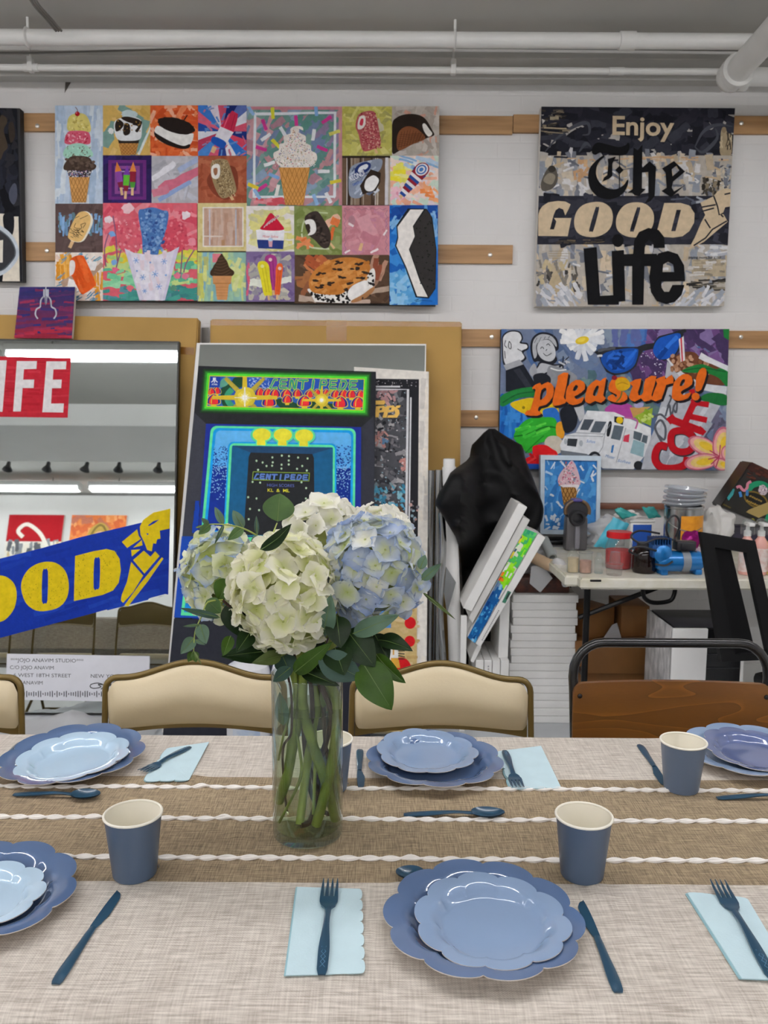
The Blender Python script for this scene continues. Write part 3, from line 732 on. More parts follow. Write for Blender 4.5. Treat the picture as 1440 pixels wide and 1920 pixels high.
a.spoly([(165, 415), (200, 385), (250, 378), (275, 410), (345, 570), (330, 605), (270, 648), (240, 645), (180, 530), (160, 500)], '#dd5a1e'); a.strokes(200, 400, 300, 620, 14, ['#e4682c', '#d04f16'], l=(60, 120), w=(12, 26), ang=(1.0, 1.3)); a.spoly([(162, 430), (178, 412), (198, 425), (200, 470), (185, 512), (162, 512)], '#efe9e6')
# snow cone
cell(a, 398, 8, 1065, 700, '#d9606e', None)
a.strokes(400, 20, 1060, 340, 110, ['#dc6474', '#e0707e', '#cf4c60', '#e48a94', '#d86a78'], l=(60, 150), w=(20, 60))
a.strokes(400, 330, 1060, 450, 34, ['#e0c93c', '#d6d24a', '#c6d45c', '#e2d05a', '#a8cf78'], l=(60, 140), w=(20, 46), ang=(-.3, .3)); a.strokes(400, 440, 1060, 600, 56, ['#6fc394', '#86cfa0', '#5cae8c', '#9ad8ac', '#c2d88a'], l=(60, 140), w=(20, 46), ang=(-.4, .4)); a.strokes(400, 610, 1060, 700, 40, ['#3f8f86', '#4a9c8e', '#5a8f9c', '#3a7f80'], l=(60, 140), w=(20, 46), ang=(-.3, .3))
for p_ in ([(470, 100), (490, 240), (500, 420)], [(440, 220), (410, 330), (420, 460)], [(955, 140), (960, 340), (945, 540)], [(1045, 340), (990, 430), (970, 500)], [(530, 330), (510, 400), (490, 480)]): a.curve(p_, 9, '#8a5a78')
for (x, y, s_, cc) in ((465, 228, 26, '#7aa8dc'), (480, 428, 24, '#7aa8dc'), (485, 480, 24, '#e0688a'), (925, 525, 28, '#e07890'), (980, 530, 28, '#e08098'), (440, 125, 30, '#f0dfe4'), (985, 95, 36, '#efe2e8'), (575, 45, 44, '#f0c9d0'), (1030, 280, 36, '#e890a0'), (590, 610, 30, '#dc6a78'), (900, 610, 26, '#5a8f78')): a.ell(x, y, s_*.9, s_*.8, cc, 14, 0, .25)
a.ell(590, 245, 95, 120, '#d5606f', 30, 0, .06); a.ell(905, 240, 90, 125, '#cf4c5f', 30, 0, .06); a.dots(505, 130, 690, 360, 90, ['#e08a94', '#c94a60', '#e8a8b0', '#d76a78'], (6, 12)); a.dots(820, 120, 985, 350, 90, ['#d8606e', '#b93a50', '#e07c88', '#c84a5c'], (6, 12))
a.spoly([(650, 75), (690, 50), (755, 40), (820, 60), (862, 75), (850, 180), (800, 330), (780, 378), (690, 376), (675, 250)], '#4a74b0'); a.dots(668, 60, 845, 360, 170, ['#5f8ac0', '#3a5f9c', '#86a8d2', '#2c4c88', '#7096c8'], (6, 14), inside=lambda x, y: abs(x-755) < 100-.1*(y-60))
a.poly([(552, 330), (620, 362), (700, 372), (790, 376), (880, 352), (940, 318), (838, 698), (658, 698)], '#e3dfec'); a.poly([(552, 330), (590, 352), (690, 698), (658, 698)], '#d5d0e2'); a.poly([(940, 318), (905, 340), (820, 698), (838, 698)], '#d3cde2')
a.strokes(640, 380, 850, 690, 24, ['#eae7f0', '#dcd8e8', '#e6d6e0'], l=(50, 120), w=(14, 34), ang=(1.3, 1.8))
for (x, y, s_) in ((635, 415, 26), (832, 422, 26), (768, 512, 28), (682, 535, 26), (796, 600, 26), (695, 632, 20), (845, 520, 9), (640, 490, 8), (735, 430, 8)):
    for k in range(3): a.stroke(x, y, 2*s_*.85, 5, k*PI/3 + s_, '#7aa0d8', .2)
# beige framed square left plain, chocolate cone
cell(a, 1070, 10, 1418, 350, '#d8c98e', ['#dfd29c', '#cdbb78'], 16, **K3); a.within([(1105, 38), (1395, 38), (1395, 320), (1105, 320)]); a.rect(1105, 38, 1395, 320, '#e9e3da'); a.within([(1115, 46), (1385, 46), (1385, 312), (1115, 312)]); a.rect(1115, 46, 1385, 312, '#c2a08c'); a.strokes(1118, 50, 1382, 310, 30, ['#c9aa98', '#b8937e', '#bfa090', '#cbb0a2'], l=(80, 220), w=(12, 30), ang=(1.45, 1.7)); a.stroke(1155, 180, 250, 9, 1.57, '#c9c8d4'); a.stroke(1340, 180, 250, 9, 1.57, '#b4bccc'); a.stroke(1180, 245, 130, 10, 0, '#dccfc6'); a.poly([(1238, 270), (1262, 270), (1262, 315), (1238, 315)], '#b48a66')
cell(a, 1068, 358, 1412, 705, '#8fb9ae', ['#9cc4a8', '#7fb0b4', '#a9c8a0', '#c9d48a', '#86b4c4'], 60, l=(60, 180), w=(14, 40), ang=(1.4, 1.75)); a.strokes(1075, 370, 1130, 700, 12, ['#d8dc8a', '#c8cc6a', '#b8bc78'], l=(80, 160), w=(14, 30), ang=(1.45, 1.65)); a.strokes(1280, 440, 1390, 600, 14, ['#ccd884', '#d6dc9a'], l=(60, 120), w=(20, 40)); a.rect(1175, 368, 1240, 430, '#e0808c')
a.spoly([(1158, 500), (1175, 470), (1185, 450), (1200, 430), (1215, 400), (1240, 368), (1258, 395), (1280, 425), (1295, 465), (1328, 495), (1315, 525), (1240, 540), (1170, 525)], '#43301f')
for k in range(7): a.curve([(1180+k*5, 520-k*20), (1240, 530-k*22), (1305-k*7, 500-k*18)], 5, '#5f4630')
a.poly([(1175, 525), (1312, 525), (1305, 575), (1290, 590), (1278, 695), (1208, 695), (1195, 590), (1180, 575)], '#c98f5c'); a.line([(1178, 578), (1308, 578)], 6, '#a8703c')
for k in range(4): a.line([(1200, 605+k*20), (1285, 605+k*20)], 4, '#b47c48')
a.zoom(450, 380, 3.692)
# shaved-ice tub
cell(a, 48, 30, 382, 345, '#e9e4e0', ['#efecea', '#e2dcd6'], 10, **K3); a.strokes(90, 70, 360, 330, 50, ['#dfd98c', '#d3d08e', '#e6e2a8', '#cfcaa0'], l=(60, 130), w=(24, 50), ang=(-.3, .3))
a.poly([(115, 195), (312, 200), (302, 328), (130, 322)], '#ecebf0'); a.poly([(122, 262), (308, 268), (302, 328), (130, 322)], '#27397c'); a.ell(213, 200, 98, 14, '#f5f4f6'); a.text('Mister Softee', 160, 248, 18, '#c8344c', .02, 0, .3, width=108)
a.poly([(200, 262), (230, 262), (226, 312), (205, 312)], '#e0a8b4'); a.ell(215, 262, 17, 12, '#bcd4ea')
a.spoly([(145, 190), (170, 150), (190, 110), (218, 78), (250, 108), (285, 150), (308, 192), (230, 200)], '#c21a38')
for k in range(12): a.curve([(160+k*9, 185-k*6), (190+k*8, 150-k*5), (215+k*4, 130-k*3)], 4, '#f0dce0' if k % 2 else '#8f1028')
# chocolate bar on green
cell(a, 378, 30, 708, 370, '#7d8a4c', ['#86935a', '#748243', '#8f9a62'], 40, **K3)
a.curve([(430, 210), (450, 130), (520, 80), (610, 80)], 10, '#b9c49a', closed=False); a.curve([(430, 220), (450, 290), (520, 320), (620, 325)], 12, '#c3ccaa'); a.strokes(420, 240, 500, 300, 8, ['#d8703c', '#e08a58'], l=(40, 80), w=(14, 30)); a.stroke(630, 140, 140, 50, -.6, '#e3b49c'); a.stroke(660, 140, 60, 50, .4, '#e07a44'); a.stroke(640, 220, 90, 22, 1.8, '#d86a34')
a.poly([(620, 290), (632, 282), (662, 318), (650, 330)], STK)
a.spoly([(450, 120), (480, 80), (530, 66), (560, 90), (615, 180), (632, 240), (618, 310), (575, 320), (520, 265), (475, 225)], '#3d322d')
for q in range(60):
    t = a.r.uniform(0, 1); a.ell(485+90*t+a.r.uniform(-20, 40), 95+195*t, 10, 7, a.r.choice(['#241c19', '#53453e', '#2c2320']), 8)
a.spoly([(450, 140), (490, 122), (520, 140), (530, 195), (510, 225), (470, 232), (490, 200)], '#efece8'); a.spoly([(455, 165), (480, 155), (490, 185), (470, 205)], '#332822')
# plain pink square with zig-zags
cell(a, 708, 28, 1035, 375, '#c98a94', ['#d0949e', '#bf7d88', '#c4869a'], 40, **K3)
zz = [(725 + (i*24), 45 + (14 if i % 2 else 0)) for i in range(13)]; a.line(zz, 3, '#8f6a80')
zz = [(722 + (14 if i % 2 else 0), 60 + i*24) for i in range(13)]; a.line(zz, 3, '#8f6a80'); zz = [(1020 - (14 if i % 2 else 0), 60 + i*24) for i in range(13)]; a.line(zz, 3, '#8f6a80')
a.ell(775, 130, 24, 34, '#b0808a'); a.stroke(770, 160, 40, 16, .5, '#e8dade'); a.stroke(745, 345, 40, 12, -.5, '#eee2e4'); a.stroke(930, 340, 60, 14, -.5, '#eee2e4'); a.stroke(1005, 215, 44, 12, -1, '#eee2e4'); a.poly([(820, 335), (835, 285), (855, 290), (842, 342)], STK); a.stroke(880, 170, 150, 90, 1.2, '#d39aa4'); a.stroke(900, 250, 130, 60, .4, '#bd7a88')
# ice cream wafer on blue
cell(a, 1035, 25, 1368, 712, '#1f6cc0', ['#2a78c8', '#1a5fb0', '#3a88d2'], 60, l=(60, 170), w=(24, 60)); a.strokes(1040, 30, 1365, 130, 18, ['#123f8c', '#184a9c'], l=(80, 160), w=(24, 50)); a.strokes(1040, 500, 1200, 700, 40, ['#6fb0e0', '#5aa2da', '#8fc4e8'], l=(50, 130), w=(20, 44)); a.strokes(1250, 60, 1368, 240, 14, ['#5f9cd8', '#8ab8e2'], l=(50, 110), w=(14, 34), ang=(1.3, 1.8)); a.strokes(1050, 100, 1120, 160, 6, ['#7fb4e0'], l=(40, 90), w=(14, 30))
a.poly([(1160, 48), (1290, 50), (1330, 110), (1358, 330), (1352, 600), (1305, 668), (1215, 660), (1140, 450), (1072, 305), (1088, 250), (1082, 165)], '#16191f')
a.poly([(1178, 56), (1270, 56), (1195, 170), (1208, 240), (1168, 330), (1240, 540), (1298, 658), (1225, 652), (1150, 450), (1082, 305), (1096, 250), (1090, 175)], '#efeae4'); a.poly([(1285, 55), (1320, 100), (1352, 330), (1350, 590), (1308, 662), (1248, 540), (1172, 330), (1212, 240), (1200, 172)], '#33302f'); a.dots(1215, 130, 1340, 600, 40, ['#1c1a19'], (4, 7))
a.curve([(1205, 682), (1235, 672), (1215, 690), (1260, 682), (1330, 686)], 3, '#14305c')
# popsicle trio
cell(a, 48, 345, 382, 690, '#7d6a96', ['#8a789f', '#6d5a88'], 20, **K3); a.within([(65, 360), (360, 360), (360, 680), (65, 680)]); a.strokes(70, 370, 355, 675, 70, ['#a9a6a0', '#bdb8a8', '#94909a', '#c9c4b4', '#8f8a98'], l=(40, 110), w=(16, 40)); a.stroke(110, 560, 120, 50, .1, '#e4e8da'); a.stroke(310, 545, 100, 40, -.2, '#e2e6dc'); a.within([(48, 345), (382, 345), (382, 690), (48, 690)]); a.strokes(50, 380, 70, 680, 8, ['#d8607c'], l=(30, 70), w=(8, 14), ang=(1.4, 1.7))
for (cx, y0, y1, w_, cc, dd, tilt) in ((215, 365, 610, 84, '#a83a86', '#8c2a6e', .08), (160, 410, 645, 80, '#e0d42c', '#c9bc1e', .17), (280, 425, 640, 50, '#e0602c', '#c84e1e', -.08)):
    q = lambda u, v: (cx + u + (v-y0)*tilt, v)
    a.poly([q(-7, y1), q(7, y1), q(7, y1+36), q(-7, y1+36)], STK)
    a.spoly([q(-w_/2, y0+40), q(-w_/3, y0+8), q(0, y0), q(w_/3, y0+8), q(w_/2, y0+40), q(w_*.42, (y0+y1)/2), q(w_*.36, y1-4), q(0, y1), q(-w_*.36, y1-4), q(-w_*.42, (y0+y1)/2)], cc)
    a.line([q(-w_*.12, y0+40), q(-w_*.1, y1-20)], 6, dd); a.line([q(w_*.16, y0+40), q(w_*.14, y1-20)], 6, dd); a.ell(cx, y0+36, 12, 12, '#f0d0c8' if cc != '#e0d42c' else '#f3ee9a')
# cookie sandwich
cell(a, 382, 368, 1032, 702, '#55402f', ['#5f4938', '#4a3628', '#6a5242'], 40, **K3); a.strokes(470, 390, 600, 480, 10, ['#b8643c', '#a85430', '#c4784c'], l=(60, 130), w=(20, 44), ang=(.3, .8)); a.strokes(400, 520, 480, 600, 8, ['#8f5a3c', '#a0683f'], l=(60, 120), w=(20, 40)); a.strokes(900, 410, 1020, 560, 10, ['#9a7660', '#b58a74', '#8a4a34'], l=(80, 150), w=(16, 36), ang=(1.6, 2.2)); a.stroke(960, 610, 200, 40, -.15, '#b09a88'); a.stroke(470, 670, 120, 40, .1, '#b8a494'); a.stroke(820, 690, 160, 26, 0, '#c0a898')
a.spoly([(480, 600), (500, 640), (620, 680), (760, 690), (880, 660), (930, 560), (935, 480), (905, 470), (800, 600), (640, 640)], '#e9e5e0'); a.poly([(480, 610), (520, 692), (760, 702), (930, 560), (932, 500), (840, 560), (640, 640)], '#eeebe6'); a.dots(490, 620, 760, 695, 60, ['#1d1a1a'], (7, 11)); a.dots(880, 490, 930, 580, 14, ['#1d1a1a'], (7, 11))
a.spoly([(480, 560), (500, 500), (560, 440), (660, 395), (760, 385), (850, 400), (900, 440), (890, 500), (840, 545), (760, 600), (690, 640), (580, 640), (500, 620)], '#c07a34'); a.strokes(510, 410, 880, 620, 50, ['#c98642', '#b26e2a', '#d2924e'], l=(30, 80), w=(14, 30), ang=(-.6, -.1))
for (x, y) in ((690, 420), (670, 465), (565, 500), (700, 518), (640, 565), (830, 525), (870, 488), (800, 460), (545, 540), (770, 560), (560, 585), (830, 430), (730, 610)):
    for k in range(4): a.ell(x+a.r.uniform(-26, 26), y+a.r.uniform(-8, 10), 16, 7, '#33261e', 9, a.r.uniform(-.4, .4), .2)
a.spoly([(745, 640), (770, 590), (830, 555), (880, 545), (885, 585), (840, 630), (770, 670)], '#f2efec'); a.spoly([(770, 685), (850, 640), (920, 590), (930, 610), (880, 660), (800, 695)], '#a8764c'); a.dots(790, 610, 920, 690, 12, ['#3a2a20'], (6, 10), inside=lambda x, y: y > 700-.42*(x-760))
a.build('painted_front', PAINT, o)

# ------------------------------------------------------------------ black and cream lettering canvas
cr = [(1015, 200), (1378, 203), (1357, 574), (1003, 575)]
o = canvas('painting', 'square black and cream canvas lettered Enjoy The GOOD Life', cr, PL, T_, M_side_w)
a = Art(PL, cr, 41); a.zoom(980, 180, 3.13); CRM = '#d2bd9e'; INK = '#26262f'; BLK = '#0f0f12'
a.rect(60, 50, 1260, 1245, '#b5b0aa')
a.strokes(90, 70, 1240, 350, 120, ['#25252e', '#2d2d37', '#1d1d25', '#32333d', '#20202a'], (60, 220), (30, 80), (-.6, .6)); a.rect(90, 60, 1250, 110, INK); a.strokes(100, 70, 1240, 345, 60, ['#25252e', '#2d2d37', '#1d1d25', '#383a44'], (60, 180), (24, 60), (-.8, .4))
for p_ in ([(130, 330), (200, 250), (300, 180), (380, 160), (390, 220), (350, 230)], [(1010, 300), (1060, 210), (1140, 170), (1230, 180)], [(1010, 300), (1060, 330), (1140, 250), (1130, 190)], [(330, 330), (370, 280), (400, 300)]): a.curve(p_, 24, '#4a4c55', taper=True)
a.strokes(110, 85, 260, 225, 30, ['#3f3a33', '#56504a', '#8a7d68', '#2c2824'], (20, 60), (4, 12), (-.2, .2)); a.stroke(190, 190, 130, 8, .05, '#b5a588'); a.stroke(180, 215, 110, 6, .08, '#9a8c74'); a.stroke(185, 130, 50, 20, 0, '#a39880'); a.poly([(112, 135), (132, 145), (116, 165)], '#d8d4cc')
a.spoly([(1160, 260), (1165, 200), (1185, 185), (1200, 215), (1225, 240), (1220, 350), (1160, 345)], '#a8977a'); a.ell(1180, 200, 14, 18, '#8d7c62'); a.strokes(1160, 230, 1225, 345, 12, ['#6d614e', '#c6b595', '#4a4238'], (20, 50), (6, 12), (1.2, 1.9))
for (y0, y1) in ((350, 595), (870, 1240)):
    a.rect(70, y0, 1240, y1, '#b9b1a6'); a.strokes(75, y0+8, 1225, y1-8, 150, ['#c4bfb8', '#a8a6a6', '#d0c3ae', '#9298a2', '#cfcdd0', '#8d8f96', '#d8c6ac', '#787b84', '#bfae94', '#d9d7d6'], (30, 120), (14, 44), (1.2, 1.9))
    a.strokes(75, y0+8, 1225, y1-8, 60, ['#dcdbdc', '#8f949f', '#c9b08e', '#6b6e78'], (20, 80), (6, 16), (-.5, .9))
a.strokes(120, 360, 1220, 380, 16, ['#c9a27c', '#d2b28f', '#2b2b33'], (30, 90), (6, 14), (-.1, .1)); a.strokes(300, 370, 370, 480, 8, ['#c9a078', '#d4b088'], (30, 60), (14, 26))
a.spoly([(105, 520), (130, 450), (160, 415), (190, 420), (205, 480), (180, 540), (120, 560)], '#5b564e'); a.spoly([(120, 500), (150, 455), (190, 470), (170, 520)], '#8d8474'); a.ell(170, 430, 22, 20, '#39352f')
a.strokes(1040, 490, 1150, 580, 26, ['#4c463e', '#6f6656', '#8d806a', '#37322c'], (14, 40), (8, 20), (1.2, 1.9)); a.strokes(1160, 370, 1220, 540, 24, ['#d0ccc4', '#55555c', '#b9b2a6'], (10, 30), (5, 12))
a.strokes(90, 980, 330, 1160, 46, ['#9a8e7a', '#5e5a54', '#c4b490', '#3f3d3c', '#85807a'], (20, 60), (10, 24), (1.0, 2.0)); a.spoly([(150, 1110), (190, 1030), (215, 1060), (250, 1160), (170, 1150)], '#bba98a'); a.strokes(980, 1080, 1185, 1140, 30, ['#4a4640', '#2f2d2b', '#6f695e', '#8e8676'], (30, 90), (6, 16), (-.15, .15)); a.rect(990, 960, 1190, 1060, '#b8a98f'); a.strokes(990, 965, 1180, 1055, 20, ['#cfcbc6', '#8f8778', '#a39681', '#d4d0cc'], (30, 70), (8, 20), (-.2, .2))
for k in range(4): a.line([(150, 912+k*14), (150+90+((k*37) % 50), 912+k*14)], 3, '#9c8f78')
a.text('paying more for a cut', 972, 955, 16, '#2a2622', .01, .01, width=190)
for k in range(5): a.line([(1005, 985+k*14), (1060+((k*53) % 60), 985+k*14)], 2.5, '#8a7f6e')
a.strokes(60, 1120, 330, 1230, 30, ['#d9d9dc', '#a8adb8', '#c6c8ce'], (40, 90), (10, 26), (.5, 1.2)); a.strokes(880, 1140, 1180, 1230, 30, ['#dddde0', '#a2a8b4', '#c9cbd2'], (40, 90), (10, 26), (2.0, 2.7)); a.strokes(1080, 880, 1220, 935, 12, ['#dededf', '#b5b8c0'], (40, 80), (10, 20), (-.5, .1))
a.rect(75, 588, 1230, 872, '#2a2a34'); a.strokes(90, 595, 1215, 865, 110, ['#2b2b35', '#24242d', '#34353f', '#1f1f27', '#3b3c48'], (50, 180), (20, 60), (-.4, .4)); a.strokes(150, 845, 460, 865, 16, ['#4a4238', '#6d604c'], (20, 50), (4, 9), (-.1, .1)); a.strokes(900, 600, 1050, 660, 8, ['#7d828e', '#565b68', '#a3a6ae'], (40, 90), (8, 18), (-.2, .5))
# Enjoy
a.text('Enjoy', 524, 228, 108, CRM, .018, .022, width=362)
# GOOD
def letter(a, outer, col, holes=(), k=3, sm=True):
    f = lambda P: [(v.x, v.y) for v in smooth_path([(p[0], p[1], 0) for p in P], k, True)] if sm else P
    a.poly(f(outer), col, [f(h) for h in holes]) if holes else a.poly(f(outer), col)
a.poly([(90, 823), (90, 700), (98, 672), (115, 648), (150, 626), (205, 618), (250, 622), (279, 638), (268, 665), (248, 703), (236, 668), (212, 658), (192, 672), (180, 700), (158, 785), (182, 785), (196, 738), (182, 718), (284, 718), (262, 825)], CRM)
letter(a, [(300, 735), (315, 680), (352, 642), (410, 625), (470, 628), (515, 662), (527, 715), (515, 770), (480, 808), (420, 830), (350, 822), (310, 790)], CRM, [[(424, 662), (434, 655), (446, 664), (414, 788), (400, 796), (388, 786)]])
letter(a, [(545, 738), (560, 685), (597, 642), (652, 626), (715, 634), (757, 672), (768, 722), (755, 775), (715, 813), (660, 832), (598, 822), (555, 790)], CRM, [[(666, 664), (676, 657), (687, 666), (652, 788), (640, 796), (628, 786)]])
a.poly([(778, 826), (828, 630), (925, 630), (975, 645), (1005, 690), (1003, 745), (975, 795), (935, 825), (880, 833)], CRM, [[(900, 670), (926, 670), (894, 795), (868, 795)]])
# winged foot
a.poly([(968, 905), (1008, 830), (1044, 745), (1068, 700), (1055, 672), (1040, 628), (1118, 590), (1140, 562), (1180, 546), (1222, 548), (1218, 650), (1185, 655), (1172, 690), (1200, 740), (1130, 798), (1060, 858)], CRM)
for p_ in ([(1045, 655), (1130, 640)], [(1118, 590), (1140, 650), (1150, 700), (1175, 690)], [(1045, 680), (1120, 660)], [(1065, 725), (1098, 778)], [(1000, 880), (1070, 835), (1110, 785), (1195, 735)], [(1180, 580), (1215, 572)], [(1160, 700), (1175, 712)]): a.line(p_, 9, '#24242c')
# The (blackletter)
a.spoly([(404, 335), (410, 298), (440, 276), (500, 288), (560, 302), (600, 292), (618, 276), (624, 305), (604, 345), (560, 352), (500, 340), (450, 336), (425, 348)], BLK)
a.spoly([(470, 352), (425, 385), (390, 430), (382, 485), (395, 545), (435, 590), (490, 608), (545, 600), (590, 570), (616, 520), (614, 492), (590, 525), (548, 548), (500, 545), (455, 515), (430, 470), (432, 420), (450, 385), (475, 362)], BLK)
a.poly([(497, 372), (545, 358), (524, 400), (524, 472), (505, 488), (466, 505), (474, 482), (494, 466), (500, 400)], BLK); a.poly([(540, 437), (566, 412), (590, 437), (566, 462)], BLK); a.line([(566, 345), (566, 560)], 5, BLK)
a.poly([(648, 305), (672, 322), (700, 288), (697, 545), (720, 548), (680, 588), (655, 585), (640, 570), (612, 570), (643, 548)], BLK); a.poly([(697, 425), (742, 385), (780, 420), (772, 590), (748, 618), (710, 638), (735, 600), (735, 448), (697, 452)], BLK)
a.poly([(815, 428), (885, 384), (950, 446), (880, 505), (872, 540), (885, 562), (950, 525), (868, 597), (812, 560), (842, 540), (835, 452)], BLK, [[(872, 432), (900, 412), (916, 440), (876, 474)]])
# Life
a.poly([(355, 897), (432, 888), (452, 1174), (562, 1168), (562, 1226), (380, 1226)], BLK); a.poly([(520, 912), (592, 905), (600, 1205), (530, 1212)], BLK); a.ell(556, 850, 34, 38, BLK, 24)
a.poly([(640, 1226), (640, 1000), (592, 1000), (592, 930), (645, 928), (652, 850), (680, 800), (735, 776), (795, 788), (828, 830), (832, 893), (766, 893), (762, 862), (738, 846), (716, 870), (712, 928), (785, 928), (785, 1000), (712, 1000), (706, 1226)], BLK)
a.poly([(740, 1065), (752, 975), (795, 925), (850, 910), (908, 930), (944, 995), (950, 1088), (812, 1090), (812, 1125), (828, 1150), (856, 1150), (876, 1110), (946, 1110), (930, 1168), (890, 1210), (840, 1222), (785, 1206), (750, 1152)], BLK, [[(818, 1034), (822, 990), (850, 974), (880, 990), (886, 1034)]])
a.build('painted_front', PAINT, o)

# ------------------------------------------------------------------ collage canvas lettered pleasure!
cr = [(940, 617), (1367, 617), (1358, 882), (935, 879)]
o = canvas('painting', 'colourful collage canvas lettered pleasure! in orange', cr, PL, T_, M_side_d)
a = Art(PL, cr, 51); a.zoom(920, 600, 2.769)
a.rect(30, 30, 1260, 800, '#6f7c96'); a.strokes(40, 45, 1230, 780, 220, ['#6a7d9c', '#7f8ea6', '#566a8c', '#8796a8', '#62759a', '#7a86a0', '#4f6c9c'], (60, 160), (24, 60), (.6, 2.4))
a.strokes(740, 50, 1230, 300, 90, ['#5a3f6e', '#6d4a80', '#46355c', '#7c5a90', '#503a66', '#8470a0'], (50, 140), (24, 60), (.3, 1.4)); a.strokes(400, 300, 900, 470, 40, ['#5f7a7c', '#6f8a88', '#7f9292', '#4f6c74'], (50, 140), (20, 50)); a.strokes(640, 60, 800, 140, 14, ['#4f78b8', '#5f6aa0', '#3f64a8'], (50, 120), (20, 40), (1.3, 1.8)); a.strokes(1120, 450, 1210, 640, 16, ['#565468', '#6a6880', '#4a4860'], (40, 100), (16, 40)); a.dots(780, 170, 900, 290, 30, ['#d8d4e4'], (2, 4))
GRN = '#1f7a38'
a.poly([(1205, 45), (1240, 45), (1236, 105), (1210, 90)], GRN)
# raised hand with sleeve, laughing figure in grey
a.spoly([(58, 130), (62, 80), (100, 55), (150, 60), (168, 95), (160, 115), (190, 120), (196, 150), (170, 170), (185, 200), (150, 225), (70, 240)], '#22242c'); a.spoly([(64, 130), (68, 85), (102, 62), (145, 66), (160, 95), (150, 120), (185, 128), (188, 146), (160, 162), (175, 195), (145, 215), (76, 230)], '#dfe0e2')
for p_ in ([(78, 105), (72, 130), (84, 145)], [(95, 110), (105, 125), (104, 150), (92, 140), (95, 112)], [(138, 150), (165, 165)], [(72, 160), (75, 200)]): a.curve(p_, 4, '#22242c')
a.poly([(66, 235), (150, 205), (170, 232), (80, 262)], '#a9abb0'); a.poly([(78, 262), (170, 230), (230, 330), (232, 372), (78, 372)], '#1f222b'); a.poly([(118, 260), (150, 250), (215, 350), (190, 360)], '#2f333d')
a.spoly([(205, 150), (215, 95), (255, 65), (310, 70), (345, 100), (352, 150), (330, 170), (345, 210), (300, 240), (250, 215), (222, 215)], '#22242c'); a.spoly([(216, 150), (224, 102), (258, 75), (306, 80), (335, 106), (340, 140), (300, 100), (250, 115), (235, 140), (240, 180), (226, 200)], '#b4b6ba'); a.spoly([(240, 140), (255, 112), (300, 104), (330, 140), (335, 190), (310, 215), (270, 205), (246, 175)], '#c6c8cc')
for p_ in ([(258, 150), (266, 140), (276, 150)], [(288, 132), (298, 124), (308, 134)], [(272, 172), (290, 186), (316, 172)], [(285, 160), (292, 152)]): a.curve(p_, 4, '#22242c')
for k in range(5): a.curve([(226+k*24, 120-k*8), (240+k*22, 92-k*3)], 3, '#55585f')
a.spoly([(240, 240), (262, 215), (330, 230), (372, 230), (372, 260), (300, 275), (250, 300), (225, 270)], '#22242c'); a.spoly([(248, 242), (266, 224), (330, 238), (365, 236), (364, 254), (300, 266), (254, 288), (234, 268)], '#b9bbc0'); a.spoly([(200, 260), (225, 225), (240, 260), (235, 300), (210, 290)], '#a2a4aa'); a.spoly([(300, 240), (372, 250), (445, 290), (430, 330), (360, 340), (300, 320)], '#8d9096'); a.spoly([(220, 290), (270, 275), (310, 300), (300, 340), (240, 345)], '#20232b')
a.curve([(310, 250), (350, 262), (392, 258)], 7, '#e8e8e8'); a.strokes(355, 195, 400, 235, 6, ['#c6c8cc', '#22242c'], (20, 40), (5, 10))
# daisy
for k in range(19):
    t = 2*PI*k/19 + .1; l_ = 96 + 26*a.r.uniform(-1, 1); a.stroke(472 + l_*.62*math.cos(t), 108 + l_*.44*math.sin(t), l_*.92, 25, math.atan2(math.sin(t)*.7, math.cos(t)), a.r.choice(['#eef0f2', '#e2e5ea', '#f4f4f4', '#d5dae2']), .2)
a.ell(474, 106, 36, 20, '#e2c232', 20, -.25); a.ell(470, 104, 22, 11, '#edd552', 16, -.25)
# sunglasses
FR = '#2b2c30'
a.poly([(535, 165), (620, 140), (760, 140), (800, 125), (845, 120), (870, 85), (985, 55), (1000, 70), (985, 150), (945, 200), (900, 212), (855, 195), (840, 150), (790, 162), (770, 190), (755, 240), (710, 278), (640, 288), (600, 270), (572, 220), (562, 190)], FR); a.poly([(955, 60), (1010, 45), (1015, 62), (960, 80)], FR)
a.spoly([(572, 195), (600, 168), (680, 150), (755, 148), (765, 170), (745, 235), (700, 268), (640, 276), (600, 255), (578, 225)], '#174a9c'); a.spoly([(842, 150), (868, 100), (925, 78), (980, 70), (982, 110), (960, 170), (920, 200), (875, 203), (850, 182)], '#1a55b4')
a.spoly([(600, 220), (620, 180), (700, 165), (750, 165), (735, 225), (690, 255), (640, 262)], '#1f5cc0'); a.strokes(595, 180, 690, 260, 14, ['#0f2f6c', '#123a80', '#2a66c4'], (30, 70), (12, 26)); a.stroke(720, 200, 110, 16, -.9, '#2a6cd0'); a.stroke(925, 130, 120, 20, -.8, '#2f72d4'); a.stroke(890, 175, 70, 24, -.9, '#123f8c')
a.stroke(600, 152, 90, 14, -.15, '#55585e'); a.stroke(565, 186, 26, 10, -.1, '#d9dadc')
